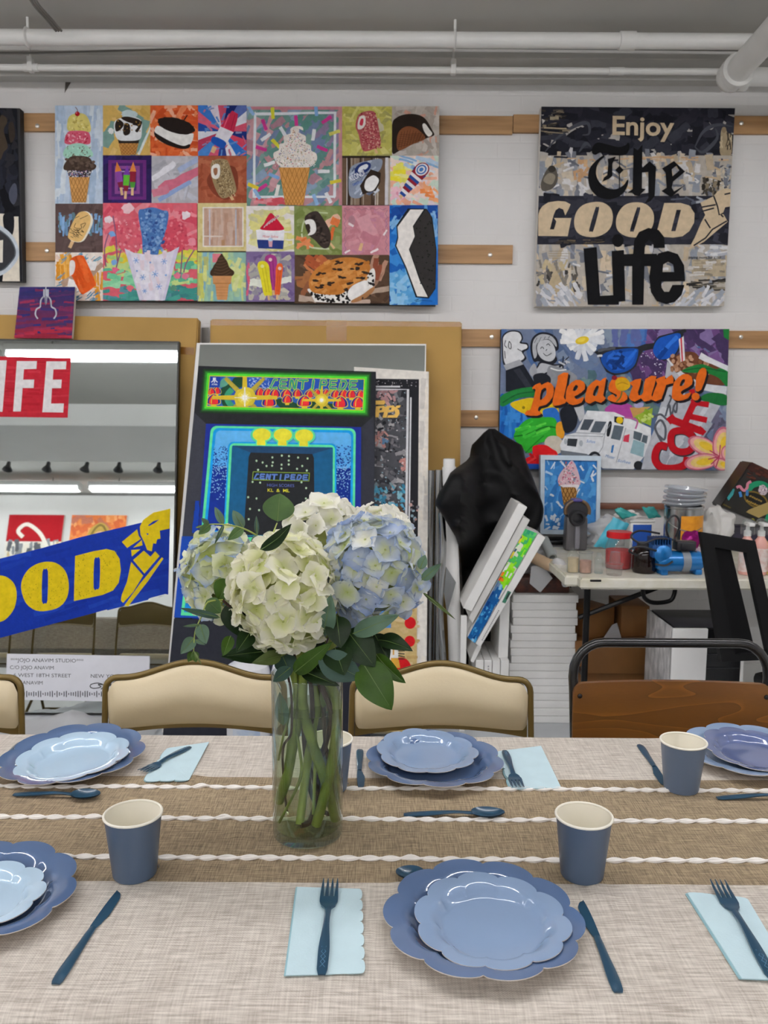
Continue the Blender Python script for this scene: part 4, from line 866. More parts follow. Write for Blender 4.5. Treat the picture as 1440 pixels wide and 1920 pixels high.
# cup with straw
a.poly([(905, 290), (915, 215), (1000, 290), (1010, 420), (880, 600), (870, 520)], '#b7b9c0'); a.poly([(912, 205), (930, 195), (1010, 270), (1090, 330), (1225, 345), (1222, 390), (1090, 362), (985, 300)], '#d8dadf'); a.spoly([(925, 205), (960, 185), (1010, 165), (1060, 170), (1090, 200), (1140, 215), (1215, 250), (1225, 335), (1100, 325), (1000, 275)], '#6b3f2a')
for q in range(60):
    x = a.r.uniform(935, 1130); y = a.r.uniform(180, 270)+max(0, (x-1000)*.3); a.ell(x, y, 13, 10, a.r.choice(['#8a5a3c', '#5a3020', '#a87a5c', '#c09478', '#4a2618']), 6, a.r.uniform(0, 3))
a.poly([(975, 100), (1000, 85), (1008, 210), (985, 218)], '#e6e2e4'); a.poly([(983, 95), (991, 91), (997, 214), (990, 215)], '#c8283a')
a.spoly([(990, 265), (1040, 240), (1100, 230), (1170, 255), (1228, 240), (1228, 345), (1180, 300), (1110, 275), (1040, 275)], GRN); a.stroke(1170, 225, 190, 30, .45, '#e4e4e8'); a.curve([(1000, 262), (1100, 250), (1220, 270)], 6, '#14582a'); a.spoly([(1090, 400), (1140, 378), (1222, 390), (1222, 442), (1120, 430)], '#1c6c34')
# parrot-coloured folds, left
a.strokes(50, 440, 200, 620, 24, ['#2468b8', '#1d5cae', '#3a7cc8', '#2f70bc'], (60, 130), (30, 60), (1.2, 1.9)); a.spoly([(45, 560), (60, 470), (110, 430), (180, 440), (200, 520), (140, 600), (70, 610)], '#2270c0'); a.strokes(60, 470, 180, 590, 12, ['#3a86d0', '#1a58a8'], (40, 90), (14, 26), (1.2, 1.8))
a.spoly([(100, 440), (150, 415), (230, 405), (340, 440), (345, 500), (280, 500), (180, 490)], '#e3c11c'); a.ell(170, 455, 8, 8, '#8a7410'); a.spoly([(270, 470), (330, 455), (355, 490), (350, 540), (290, 530)], '#2a6cc0'); a.spoly([(48, 400), (130, 360), (240, 350), (245, 395), (150, 405), (60, 450)], GRN); a.curve([(60, 430), (140, 385), (235, 372)], 6, '#14582a')
a.spoly([(118, 600), (180, 520), (260, 505), (330, 510), (345, 560), (330, 620), (250, 640), (200, 690), (160, 660)], '#2fa82e'); a.curve([(120, 605), (200, 590), (280, 555), (345, 560)], 7, '#146c1c'); a.curve([(180, 690), (230, 640), (275, 600)], 6, '#1a8022'); a.strokes(150, 540, 300, 600, 10, ['#5fd048', '#3fbc3a'], (40, 90), (8, 16), (-.6, -.2)); a.spoly([(340, 540), (375, 530), (382, 590), (370, 615), (342, 600)], '#e0982a')
a.spoly([(278, 640), (300, 605), (350, 605), (375, 640), (360, 690), (310, 690)], '#cdc4b4'); a.spoly([(180, 720), (215, 700), (220, 655), (280, 648), (320, 670), (345, 690), (340, 740), (240, 752), (185, 748)], '#d31a20'); a.strokes(190, 700, 330, 740, 8, ['#b0141a', '#e03a38'], (30, 70), (8, 16)); a.poly([(180, 745), (270, 748), (265, 785), (180, 780)], '#1f4ea8')
a.spoly([(360, 470), (400, 440), (440, 445), (450, 520), (430, 570), (385, 585), (365, 520)], '#20232c'); a.poly([(430, 450), (480, 440), (488, 500), (462, 528)], '#c2c4c8')
# ice cream on the truck roof, truck
a.spoly([(590, 470), (620, 440), (690, 430), (735, 450), (740, 500), (700, 510), (640, 490)], '#b0489c'); a.poly([(720, 455), (830, 450), (740, 510)], '#c99a58'); a.poly([(745, 500), (840, 455), (830, 550), (765, 520)], '#9cb83c'); a.strokes(765, 470, 830, 540, 8, ['#c4d878', '#86a82e'], (20, 50), (8, 16)); a.spoly([(745, 435), (790, 430), (785, 452), (750, 455)], '#a8a4c8')
a.poly([(358, 650), (385, 598), (440, 585), (500, 470), (600, 480), (770, 545), (815, 560), (832, 600), (810, 690), (740, 775), (580, 770), (520, 700), (370, 690)], '#dfe1e4'); a.poly([(500, 470), (640, 478), (830, 560), (830, 600), (620, 540), (500, 500)], '#eceef0')
a.poly([(485, 515), (535, 517), (505, 572), (462, 570)], '#4a525c'); a.poly([(542, 525), (600, 528), (568, 585), (515, 583)], '#59626c'); a.poly([(640, 545), (690, 552), (670, 625), (622, 615)], '#5f6a74'); a.spoly([(612, 530), (628, 535), (615, 600), (600, 595)], '#22262c'); a.poly([(742, 575), (786, 588), (776, 630), (738, 615)], '#5a666e'); a.poly([(790, 595), (815, 602), (808, 642), (780, 632)], '#5a666e'); a.poly([(740, 620), (798, 640), (790, 712), (722, 690)], '#93b4bc')
for p_ in ([(600, 545), (580, 660), (560, 690)], [(700, 560), (650, 740)], [(385, 600), (580, 605), (620, 540)], [(440, 585), (590, 592)]): a.line(p_, 3, '#8a9098')
a.poly([(398, 615), (450, 617), (442, 658), (395, 652)], '#35393f'); a.ell(388, 630, 9, 15, '#aeb4ba', 14); a.ell(468, 640, 10, 16, '#aeb4ba', 14); a.poly([(360, 675), (500, 695), (498, 715), (366, 700)], '#70767e'); a.ell(538, 712, 32, 30, '#24272c', 20); a.ell(540, 714, 19, 18, '#9aa0a8', 16); a.ell(765, 755, 24, 24, '#24272c', 18)
a.poly([(640, 500), (690, 505), (685, 545), (640, 530)], '#26282c'); a.ell(668, 520, 18, 18, '#e6c21e', 14); a.curve([(692, 505), (758, 520), (750, 565)], 9, '#c06a9c'); a.poly([(692, 600), (720, 592), (715, 635), (685, 630)], '#c83a50'); a.text('Mister', 592, 712, 16, '#3a7ab8', .2, 0, .3, width=52); a.text('Softee', 655, 735, 15, '#3a7ab8', .18, 0, .3, width=70); a.text('Softee', 495, 635, 15, '#3a7ab8', .1, 0, .3, width=46); a.poly([(628, 650), (640, 648), (632, 690), (622, 688)], '#3a7ab8')
# cola can lettering
a.poly([(880, 440), (960, 400), (1100, 420), (1190, 445), (1090, 620), (1010, 775), (780, 775), (800, 690), (850, 560)], '#b9bcc4'); a.strokes(830, 460, 1120, 760, 40, ['#c3c6cd', '#aeb2bb', '#cfd2d8', '#a4a9b4'], (60, 130), (16, 36), (1.9, 2.2))
RED = '#b3121f'; GRY = '#5b5e66'
a.curve([(890, 640), (868, 600), (852, 555), (880, 520), (905, 560), (900, 620), (870, 600)], 12, GRY); a.curve([(846, 505), (880, 490), (915, 520)], 11, GRY); a.curve([(905, 500), (925, 440), (935, 500), (950, 445), (965, 430), (960, 480), (945, 460)], 10, GRY); a.curve([(915, 450), (935, 405), (925, 390)], 9, GRY)
a.curve([(918, 662), (880, 655), (858, 690), (858, 735), (890, 768), (960, 772), (1010, 752), (1022, 715)], 42, '#333338'); a.curve([(914, 658), (876, 652), (854, 688), (854, 733), (888, 765), (958, 768), (1006, 748), (1018, 710)], 38, RED)
a.curve([(936, 620), (950, 585), (1000, 578), (1042, 600), (1055, 640), (1035, 680), (985, 690), (945, 665)], 40, '#333338', closed=True); a.curve([(932, 616), (946, 581), (996, 574), (1038, 596), (1050, 636), (1030, 675), (981, 684), (941, 660)], 36, RED, closed=True)
a.line([(932, 515), (1095, 578)], 38, RED); a.line([(1005, 535), (1058, 420)], 34, RED); a.line([(1030, 500), (1120, 520)], 30, RED); a.line([(1042, 410), (1075, 440)], 26, RED); a.line([(925, 500), (948, 530)], 44, RED); a.line([(1075, 560), (1108, 590)], 30, RED); a.line([(1040, 360), (1060, 430), (1130, 440)], 30, RED)
# flower
PET = '#e8c33a'
for (cx, cy, rx, ry, rot) in ((1100, 655, 85, 44, .45), (1090, 735, 88, 42, -.15), (1195, 640, 46, 88, .15), (1190, 750, 40, 30, .4), (1222, 690, 30, 40, 0)):
    a.ell(cx, cy, rx, ry, '#c86a80', 26, rot); a.ell(cx+3, cy, rx*.9, ry*.86, '#e8a8a4', 26, rot); a.ell(cx+8, cy, rx*.72, ry*.66, '#e8ca7c', 24, rot); a.ell(cx+18, cy, rx*.5, ry*.42, PET, 20, rot)
for t in (-2.6, 2.9, -1.5, 1.9, 2.4): a.line([(1185, 708), (1185+60*math.cos(t), 708+60*math.sin(t))], 6, '#b8405c')
# pleasure!
def pl(dx, dy, col):
    t = lambda P: [(x+dx, y+dy) for x, y in P]
    S = lambda P, H=(): letter(a, t(P), col, [t(h) for h in H], 2, True)
    S([(222, 342), (255, 326), (262, 338), (295, 322), (325, 345), (320, 400), (285, 440), (252, 448), (244, 470), (262, 482), (240, 497), (176, 492), (190, 468), (206, 462), (232, 362), (215, 360)], [[(262, 365), (285, 352), (287, 388), (260, 415), (254, 405)]])
    S([(350, 288), (402, 275), (378, 400), (392, 412), (384, 432), (330, 446), (320, 420), (346, 310)])
    S([(388, 395), (398, 345), (440, 311), (482, 322), (486, 360), (450, 388), (432, 398), (448, 412), (482, 398), (470, 428), (425, 442), (394, 425)], [[(424, 366), (438, 338), (452, 345), (442, 366)]])
    S([(488, 405), (502, 348), (545, 310), (566, 318), (598, 298), (582, 390), (596, 405), (570, 430), (540, 420), (515, 434), (492, 425)], [[(528, 388), (545, 345), (560, 345), (548, 392)]])
    S([(610, 352), (625, 312), (680, 294), (710, 312), (690, 345), (664, 338), (656, 352), (700, 380), (706, 412), (665, 430), (612, 418), (606, 400), (632, 385), (648, 402), (652, 388), (618, 372)])
    S([(718, 325), (780, 304), (762, 375), (772, 392), (790, 375), (800, 308), (858, 292), (832, 390), (842, 408), (795, 424), (778, 406), (745, 424), (715, 402), (735, 345)])
    S([(852, 310), (902, 290), (904, 308), (938, 284), (946, 328), (908, 338), (884, 410), (832, 414), (862, 330)])
    S([(938, 385), (950, 322), (998, 280), (1040, 294), (1042, 335), (1000, 362), (984, 375), (998, 390), (1036, 374), (1022, 406), (972, 420), (942, 408)], [[(978, 342), (990, 312), (1006, 310), (998, 338)]])
    S([(1064, 300), (1082, 258), (1108, 249), (1118, 280), (1090, 362), (1060, 368), (1062, 330)]); a.ell(1061+dx, 398+dy, 21, 20, col, 18)
pl(10, 12, '#1e1b20'); pl(5, 7, '#1e1b20'); pl(0, 0, '#e06a1c')
a.strokes(230, 300, 1100, 420, 0, ['#e87a2c'])
a.spoly([(645, 320), (670, 300), (710, 310), (722, 345), (690, 368), (655, 360)], '#d9a81c'); a.curve([(655, 335), (680, 325), (712, 335)], 5, '#b4861a'); a.curve([(680, 368), (672, 400), (650, 425)], 7, '#5f6a34'); a.ell(640, 300, 14, 12, '#8a2030')
a.build('painted_front', PAINT, o)
# ================================================================== mirrors, cartons and canvases leaning along the wall
def mirror_mat():
    m = mat('mirror_glass', '#d3dad9', rough=0.015, metal=1.0, var=0.01, scale=1.0)
    return m
M_mir = mirror_mat()
M_black = mat('black_lacquer', '#17140f', rough=.45, var=.1)
M_card = mat('brown_cardboard', '#b08b49', rough=.6, var=.05, scale=5, bump=.06, bscale=90, spec=.3)
M_tape = clear_mat('packing_tape', '#f0e2bd', gloss=.1, rough=.22, haze=.04, hazecol='#d8bd86', edge=.35)
M_white = mat('white_board_edge', '#ecebe8', rough=.5, var=.03)

# ---- cartons
def carton(label, cr, plane, t, tape):
    bm = BM(); board(bm, [plane.at(*c) for c in cr], t, -plane.n, bev=.006)
    o = tag(obj('cardboard_carton', bm, M_card, smooth=True, angle=30), label, 'box', 'tall flat cartons leaning on the wall')
    for (q, off) in tape:
        b = BM(); board(b, [plane.at(x, y, off) for x, y in q], .0006, -plane.n); obj('tape', b, M_tape, o)
    return o
BX1 = Plane(3.805, 0, 7.4)
carton('tall flat brown carton behind the large mirror, left', [(-90, 588), (372, 596), (338, 1352), (-90, 1345)], BX1, .06, [([(338, 650), (364, 652), (364, 666), (338, 664)], .0012)])
BX2 = Plane(3.82, 0, 7.6)
carton('tall flat brown carton with shiny taped top, behind the arcade canvas', [(394, 598), (866, 603), (858, 1340), (388, 1340)], BX2, .05, [([(396, 600), (864, 605), (864, 613), (396, 610)], .0012), ([(612, 600), (650, 601), (650, 640), (612, 640)], .0020)])
bm = BM(); board(bm, [PY(378, 614, WY-.004), PY(392, 614, WY-.004), PY(392, 652, WY-.004), PY(378, 652, WY-.004)], .004, Vector((0, 1, 0)))
o = tag(obj('perforated_strip', bm, mat('grey_steel', '#8d8a86', rough=.4, metal=.6)), 'small perforated metal strip on the wall between the two cartons', 'bracket')
# ---- large lettered mirror
PM = Plane(3.62, 0, 11.3)
cr = [(-90, 634), (336, 640), (322, 1341), (-90, 1338)]
bm = BM(); board(bm, [PM.at(*c) for c in cr], .03, -PM.n)
o = tag(obj('mirror', bm, M_black, smooth=False), 'large mirror with painted red and blue lettering, leaning at the left', 'mirror')
bm = BM(); board(bm, [PM.at(x, y, .0008) for x, y in [(-88, 637), (333, 643), (319, 1338), (-88, 1335)]], .0006, -PM.n); obj('mirror_glass', bm, M_mir, o, smooth=False)
a = Art(PM, cr, 61, off=.0014)
a.zoom(0, 580, 3.6)
RD = '#b3202f'
a.poly([(-300, 312), (480, 328), (457, 732), (-300, 722)], RD); a.within([(-300, 312), (480, 328), (457, 732), (-300, 722)]); a.strokes(-50, 335, 450, 715, 60, ['#bb2736', '#a81a28', '#b42232', '#c03040'], (80, 200), (8, 20), (-.05, .08)); a.within(None)
W_ = '#dfdcdc'
a.poly([(-80, 345), (47, 345), (18, 692), (-80, 690)], W_)
a.poly([(115, 350), (250, 350), (247, 403), (163, 405), (158, 475), (232, 475), (228, 532), (154, 532), (142, 690), (90, 690)], W_)
a.poly([(315, 352), (450, 352), (446, 405), (362, 406), (357, 475), (418, 475), (414, 533), (352, 533), (346, 637), (432, 636), (428, 697), (287, 695)], W_)
a.dots(100, 355, 445, 690, 0, ['#b9b4b6'])
a.zoom(0, 930, 4.0); BL = '#12329a'; YL = '#ddc217'
a.poly([(-250, 530), (0, 470), (300, 395), (600, 310), (1040, 205), (1276, 150), (1262, 740), (1240, 735), (0, 1065), (-250, 1130)], BL); a.within([(-250, 535), (1276, 150), (1262, 740), (-250, 1130)]); a.strokes(0, 350, 1200, 900, 70, ['#16389f', '#0f2d92', '#1a3fa8', '#102f98'], (120, 300), (20, 50), (-.35, -.15))
a.cl = a.clip
SM = lambda P, k=3: [(v.x, v.y) for v in smooth_path([(p[0], p[1], 0) for p in P], k, True)]
yl_shapes = [[SM([(-230, 780), (-180, 650), (-90, 600), (0, 595), (60, 612), (110, 662), (128, 740), (110, 840), (60, 910), (0, 945), (-120, 950), (-200, 900)])]]
a.poly(yl_shapes[0][0], YL)
a.poly(SM([(160, 690), (180, 600), (240, 530), (330, 495), (420, 502), (490, 560), (518, 660), (505, 760), (450, 830), (360, 860), (270, 858), (195, 800)]), YL, [SM([(320, 570), (340, 550), (362, 565), (358, 785), (340, 803), (316, 790)], 2)])
a.poly([(565, 450), (700, 415), (800, 397), (860, 412), (898, 470), (908, 560), (892, 650), (850, 708), (770, 742), (556, 788)], YL, [SM([(708, 480), (730, 465), (752, 475), (748, 680), (728, 697), (704, 690)], 2)])
a.poly([(1050, 230), (1075, 180), (1150, 125), (1278, 95), (1272, 245), (1200, 260), (1205, 320), (1180, 325), (1172, 358), (1150, 355), (1140, 415), (1105, 405), (1085, 350), (1055, 290)], YL)
for P in ([(915, 345), (1030, 250), (1042, 300), (1058, 322), (955, 390)], [(1000, 388), (1065, 330), (1070, 370)], [(985, 405), (1055, 400), (990, 455)], [(1000, 480), (1080, 410), (1130, 455), (1165, 415), (1198, 450), (1085, 582)], [(985, 495), (1075, 597), (1000, 720), (925, 802), (908, 785), (915, 740), (955, 640)], [(1215, 460), (1228, 470), (1110, 640), (962, 828), (935, 820), (1050, 660)]): a.poly(P, YL)
a.poly([(1110, 222), (1150, 190), (1196, 176), (1160, 205), (1120, 225)], BL); a.poly([(1098, 280), (1118, 282), (1108, 296)], BL)
a.dots(170, 500, 510, 850, 150, ['#a8920e', '#8f7c10'], (2, 4.5), inside=lambda x, y: ((x-338)/165)**2+((y-680)/170)**2 < 1 and not 312 < x < 366)
a.dots(570, 420, 890, 770, 130, ['#a8920e', '#8f7c10'], (2, 4.5), inside=lambda x, y: not 700 < x < 756 and y < 775-.2*(x-556) and y > 452-.22*(x-565))
a.build('painted_lettering', PAINT, o)
b = Art(PM, cr, 62, off=.004, step=.00002); b.zoom(0, 930, 4.0)
b.poly([(55, 1182), (1126, 1200), (1116, 1545), (42, 1526)], '#e4e5ec')
INKP = '#34363c'
b.text('***JOJO ANAVIM STUDIO***', 82, 1242, 27, INKP, .012, -.001, 0, width=546); b.text('C/O JOJO ANAVIM', 78, 1297, 27, INKP, .012, -.001, 0, width=327); b.text('6 WEST 18TH STREET', 105, 1355, 27, INKP, .012, -.001, 0, width=430); b.text('NEW YORK, NY 100', 683, 1362, 27, INKP, .012, -.001, 0, width=398); b.text('ANAVIM', 172, 1412, 27, INKP, .012, -.001, 0, width=150)
hs = '3101302131121330112303102301123313'
for i, ch in enumerate((hs*3)[:46]):
    x = 60 + i*17.5; h_ = (14, 26, 38, 46)[int(ch)]; b.poly([(x, 1484-h_/2), (x+6.5, 1484-h_/2), (x+6.5, 1484+h_/2), (x, 1484+h_/2)], '#2c2d33')
b.curve([(790, 1418), (740, 1402), (690, 1410), (680, 1430), (710, 1442), (760, 1430), (740, 1412), (800, 1415)], 6, '#26272c'); b.curve([(760, 1448), (800, 1420), (850, 1410), (800, 1435), (790, 1455)], 7, '#26272c'); b.dots(775, 1392, 805, 1405, 5, ['#26272c'], (2, 3))
b.build('address_label', PRINT, o)['label'] = 'white printed address label'
# ---- claw canvas standing on the mirror's top edge
top = PM.at(80, 637)
PC = Plane(top.y+.018, top.z, 4.0)
cr = [(37, 538), (141, 538), (135, 635), (27, 634)]
zb = PC.at(80, 634).z
o = canvas('painting', 'small blue and red canvas of a claw, standing on top of the mirror', cr, PC, .02, M_side_w)
a = Art(PC, cr, 63); a.zoom(0, 180, 4.0)
for k in range(24):
    t = k/23; c1, c2 = (44, 46, 104), (150, 38, 62); tt = max(0, min(1, t*1.15-.1)); cc = '#%02x%02x%02x' % tuple(int(c1[i]+(c2[i]-c1[i])*tt) for i in range(3))
    y = 1425 + k*17; a.rect(100, y, 580, y+18, cc)
a.strokes(115, 1450, 570, 1800, 60, ['#3a2f6a', '#5a2f62', '#44305e', '#7a2c54', '#2f2f70', '#8f2e50'], (80, 200), (10, 26), (-.15, .1)); a.strokes(110, 1740, 540, 1815, 16, ['#a8283e', '#b03048', '#8f2238'], (80, 200), (10, 20), (-.05, .05))
CHR = '#b9bcc6'
a.line([(346, 1432), (346, 1450)], 8, CHR); a.poly([(326, 1450), (368, 1450), (368, 1500), (326, 1500)], CHR); a.line([(340, 1450), (340, 1500)], 5, '#6d7080'); a.poly([(335, 1500), (358, 1500), (352, 1560), (340, 1560)], '#9a9da8')
for s in (-1, 1): a.curve([(346+s*10, 1500), (346+s*36, 1530), (346+s*42, 1580), (346+s*70, 1600), (346+s*78, 1640), (346+s*60, 1672)], 11, CHR); a.curve([(346+s*14, 1505), (346+s*30, 1530), (346+s*36, 1576)], 4, '#70747f')
a.curve([(346, 1500), (346, 1570)], 6, '#6d7080')
a.build('painted_front', PAINT, o)

# ---- second mirror
P2 = Plane(3.43, 0, 18.5)
cr = [(369, 643), (799, 645), (790, 1380), (303, 1380)]
bm = BM(); board(bm, [P2.at(*c) for c in cr], .015, -P2.n)
o = tag(obj('mirror', bm, M_white, smooth=False), 'white edged mirror showing only its top strip above the arcade canvas', 'mirror')
bm = BM(); board(bm, [P2.at(x, y, .0008) for x, y in [(375, 646), (797, 648), (784, 1376), (314, 1376)]], .0006, -P2.n); obj('mirror_glass', bm, M_mir, o, smooth=False)
# a chain on the ceiling, seen in that mirror
bm = BM()
cx, cy = -1.16, 2.2
for s in (-1, 1):
    for i in range(9):
        p = Vector((cx+s*.012*i, cy, 3.0-.022*i))
        tube(bm, [p+Vector((.006*math.cos(t)*(1 if i % 2 else .3), .006*math.cos(t)*(.3 if i % 2 else 1), .015*math.sin(t))) for t in [2*PI*j/8 for j in range(8)]], .002, 5, closed=True)
tag(obj('hanging_chain', bm, M_rod), 'steel chain hanging in a V from the ceiling, reflected above the arcade canvas', 'chain')

# ---- card canvas (right of the arcade canvas)
P3 = Plane(3.378, 0, 18.5)
cr = [(664, 688), (804, 697), (799, 1372), (640, 1372)]
o = canvas('painting', 'tall white edged canvas of grey splashes with yellow PPS lettering', cr, P3, .042, M_side_w)
a = Art(P3, cr, 64); a.zoom(680, 690, 3.2)
a.rect(-200, -20, 460, 2300, '#e6e1d8'); a.strokes(280, 20, 395, 1900, 60, ['#ece8e0', '#dcd7ce', '#e9e2d6', '#d2cdc6'], (60, 180), (12, 30), (1.45, 1.7))
a.poly([(-120, 62), (338, 68), (330, 1150), (-120, 1180)], '#25252a'); a.dots(60, 75, 330, 110, 26, ['#8c8a90', '#c4c0c4'], (2, 4))
a.cl = [a.T(p) for p in [(-120, 132), (268, 135), (258, 1180), (-120, 1180)]]; a.rect(-120, 130, 275, 1180, '#4c4d52')
a.strokes(-60, 140, 270, 1150, 330, ['#5d5e63', '#7b7c81', '#33343a', '#8f8d90', '#46474d', '#a7a4a6', '#26272c', '#6f6c70'], (16, 60), (8, 24))
a.strokes(60, 130, 200, 220, 16, ['#b58a8c', '#a07c80', '#c49a9a'], (20, 50), (10, 22)); a.strokes(70, 380, 160, 470, 14, ['#b0807c', '#c08e84', '#5a7fa0'], (20, 44), (10, 20)); a.strokes(220, 540, 265, 610, 12, ['#b8807a', '#c89088'], (16, 34), (10, 18))
a.strokes(50, 700, 250, 880, 46, ['#4f9ab8', '#3a7f9c', '#86b8c4', '#5fa8c8', '#7a8f94'], (16, 50), (8, 20)); a.strokes(40, 840, 260, 1150, 60, ['#7a5a40', '#8f6c4c', '#5f4632', '#a08060', '#4a4a50'], (20, 60), (8, 24)); a.dots(40, 150, 265, 1100, 150, ['#c9c6c8', '#1a1b1f', '#98b8c4'], (2, 6))
a.cl = a.clip
a.line([(60, 131), (272, 131), (258, 1150)], 14, '#dcdde0'); a.line([(60, 114), (225, 114)], 10, '#d4d5d8'); a.line([(289, 178), (275, 1150)], 9, '#d9dadd'); a.dots(288, 800, 330, 1140, 30, ['#b08a84', '#8fa8b4', '#77747a', '#c4a09a'], (4, 11))
YO = '#efc266'
a.poly([(75, 198), (132, 196), (136, 212), (126, 222), (72, 222)], YO); a.poly([(80, 232), (128, 228), (140, 240), (132, 266), (100, 270), (96, 298), (72, 298)], YO, [[(104, 242), (118, 242), (114, 254), (100, 256)]]); a.poly([(146, 230), (184, 226), (196, 238), (186, 264), (152, 268), (144, 300), (118, 300), (138, 236)], YO, [[(160, 240), (174, 240), (170, 252), (156, 254)]])
a.poly([(204, 228), (228, 226), (222, 240), (206, 244), (218, 254), (222, 276), (206, 300), (146, 300), (152, 286), (190, 284), (196, 272), (190, 256), (192, 240)], YO)
a.rect(-150, 1180, 325, 2300, '#c4ab74'); a.strokes(60, 1400, 320, 1850, 60, ['#ccb482', '#b89c64', '#d4bf92', '#a88f5c'], (30, 80), (8, 20), (-.2, .2)); a.poly([(60, 1420), (170, 1420), (170, 1560), (60, 1560)], '#4f86c4')
for (x, y, r_) in ((285, 1530, 34), (282, 1640, 32), (230, 1800, 60), (130, 1850, 70), (150, 1660, 60)): a.ell(x, y, r_, r_*1.05, '#c3151b', 22)
a.spoly([(165, 1650), (200, 1640), (215, 1700), (205, 1760), (165, 1760)], '#f1eee8'); a.poly([(170, 1740), (215, 1740), (225, 1800), (165, 1800)], '#dba640'); a.text('1', 180, 1720, 46, '#d8a24a', .02, .02)
for k in range(7): a.stroke(232, 1650+k*16, 40, 6, .1*(k % 3), '#3a342a')
a.poly([(128, 1770), (160, 1770), (160, 1850), (128, 1840)], '#efe8dc')
a.build('painted_front', PAINT, o)

# ---- arcade cabinet canvas
P4 = Plane(3.30, 0, 18.5)
cr = [(372, 686), (705, 697), (694, 1392), (306, 1384)]
o = canvas('painting', 'tall black canvas of an arcade game front with green lit title', cr, P4, .042, M_side_b)
a = Art(P4, cr, 65); a.zoom(360, 690, 4.114)
a.rect(-300, -40, 1460, 3200, '#25262b'); a.strokes(40, 360, 1380, 430, 12, ['#2a2b30', '#222327'], (200, 400), (20, 40), (-.03, .06))
a.poly([(20, 345), (110, 432), (72, 960), (-20, 2000), (-260, 2000), (-260, 900)], '#3b3d46'); a.poly([(1400, 370), (1305, 458), (1290, 960), (1280, 2000), (1460, 2000)], '#34363f'); a.poly([(20, 345), (1400, 372), (1305, 458), (110, 432)], '#26272a')
# marquee
for (d, cc) in ((34, '#1f3a22'), (22, '#2a5a2a'), (13, '#2f8a2c')): a.poly([(118-d, 42-d), (1350+d, 70-d), (1336+d, 346+d), (95-d, 312+d)], cc)
a.poly([(118, 40), (1350, 68), (1336, 346), (95, 314)], '#4fd436'); a.poly([(134, 58), (1332, 84), (1320, 328), (112, 298)], '#d8d23a'); MQ = [(140, 64), (1326, 90), (1314, 322), (118, 292)]
a.within(MQ); a.rect(100, 50, 1340, 340, '#2550ad')
a.spoly([(130, 66), (600, 74), (480, 160), (300, 170), (140, 160)], '#2b58b4'); a.dots(440, 75, 600, 165, 90, ['#b9cbe8', '#7f9ed2'], (3, 6)); a.rect(1285, 84, 1330, 152, '#1c5f8c')
a.poly([(118, 300), (125, 160), (230, 165), (330, 230), (480, 200), (500, 165), (700, 170), (1320, 175), (1310, 325)], '#2d5fae')
DG = '#1f4a33'; TQ = '#3c9a72'
a.spoly([(225, 160), (300, 110), (330, 75), (400, 70), (420, 110), (380, 150), (300, 160), (260, 210), (300, 300), (240, 290), (225, 230)], DG); a.curve([(310, 165), (275, 205), (275, 250), (310, 300)], 44, TQ); a.spoly([(200, 150), (230, 90), (270, 70), (300, 95), (260, 140)], '#5a9c88'); a.spoly([(640, 250), (720, 240), (830, 290), (790, 315), (690, 310)], DG); a.spoly([(900, 260), (1100, 280), (1090, 310), (930, 315)], DG)
def mush(x, y, s):
    a.spoly([(x-s, y+s*.5), (x-s*.85, y-s*.4), (x, y-s), (x+s*.85, y-s*.4), (x+s, y+s*.5), (x, y+s*.75)], '#e0cf3e'); a.spoly([(x-s*.92, y+s*.42), (x-s*.78, y-s*.35), (x, y-s*.9), (x+s*.78, y-s*.35), (x+s*.92, y+s*.42), (x, y+s*.66)], '#1f2a80'); a.spoly([(x-s*.66, y+s*.46), (x-s*.5, y-s*.35), (x+s*.05, y-s*.8), (x+s*.55, y-s*.3), (x+s*.62, y+s*.46), (x, y+s*.62)], '#e23036'); a.curve([(x-s*.35, y+s*.5), (x-s*.28, y-s*.3), (x+.05*s, y-s*.78)], s*.1, '#e0cf3e')
    a.poly([(x-s*.42, y+s*.62), (x+s*.42, y+s*.62), (x+s*.36, y+s*1.05), (x-s*.36, y+s*1.05)], '#ddc832')
for (x, y, s) in ((190, 178, 36), (150, 185, 34), (525, 190, 40), (585, 195, 40), (640, 200, 42), (730, 205, 46), (812, 198, 38), (905, 205, 38), (1035, 195, 34), (1110, 205, 40), (1170, 205, 42), (1230, 205, 42), (1300, 205, 36), (965, 195, 34)): mush(x, y, s)
for (x, y, s) in ((168, 250, 52), (595, 262, 54), (735, 245, 40), (868, 262, 54), (1145, 270, 56), (1280, 272, 54)): mush(x, y, s)
def burst(x, y, r_, cross):
    for k in range(8):
        t = 2*PI*k/8; l_ = cross if k % 2 == 0 else cross*.85; w = r_*.26; a.poly([(x-w*math.sin(t), y+w*math.cos(t)), (x+w*math.sin(t), y-w*math.cos(t)), (x+l_*math.cos(t)+w*.6*math.sin(t), y+l_*math.sin(t)-w*.6*math.cos(t)), (x+l_*math.cos(t)-w*.6*math.sin(t), y+l_*math.sin(t)+w*.6*math.cos(t))], '#b3a13c' if k % 2 else '#d8bc34')
    a.ell(x, y, r_, r_, '#d6c03a', 16, 0, .12); a.ell(x, y, r_*.66, r_*.66, '#e6d24a', 16, 0, .12)
    pts = []
    for k in range(24): rr = r_*(.5 if k % 2 else .3); pts.append((x+rr*math.cos(PI*k/12), y+rr*math.sin(PI*k/12)))
    a.poly(pts, '#f0e8a8'); a.ell(x, y, r_*.25, r_*.25, '#ffffff', 14)
burst(408, 230, 82, 250); a.line([(330, 230), (500, 232)], 6, '#f2efdc'); a.line([(408, 150), (408, 300)], 10, '#f2efdc'); burst(1000, 250, 50, 150)
a.poly([(140, 66), (222, 68), (214, 152), (136, 148)], '#1f3f9c')
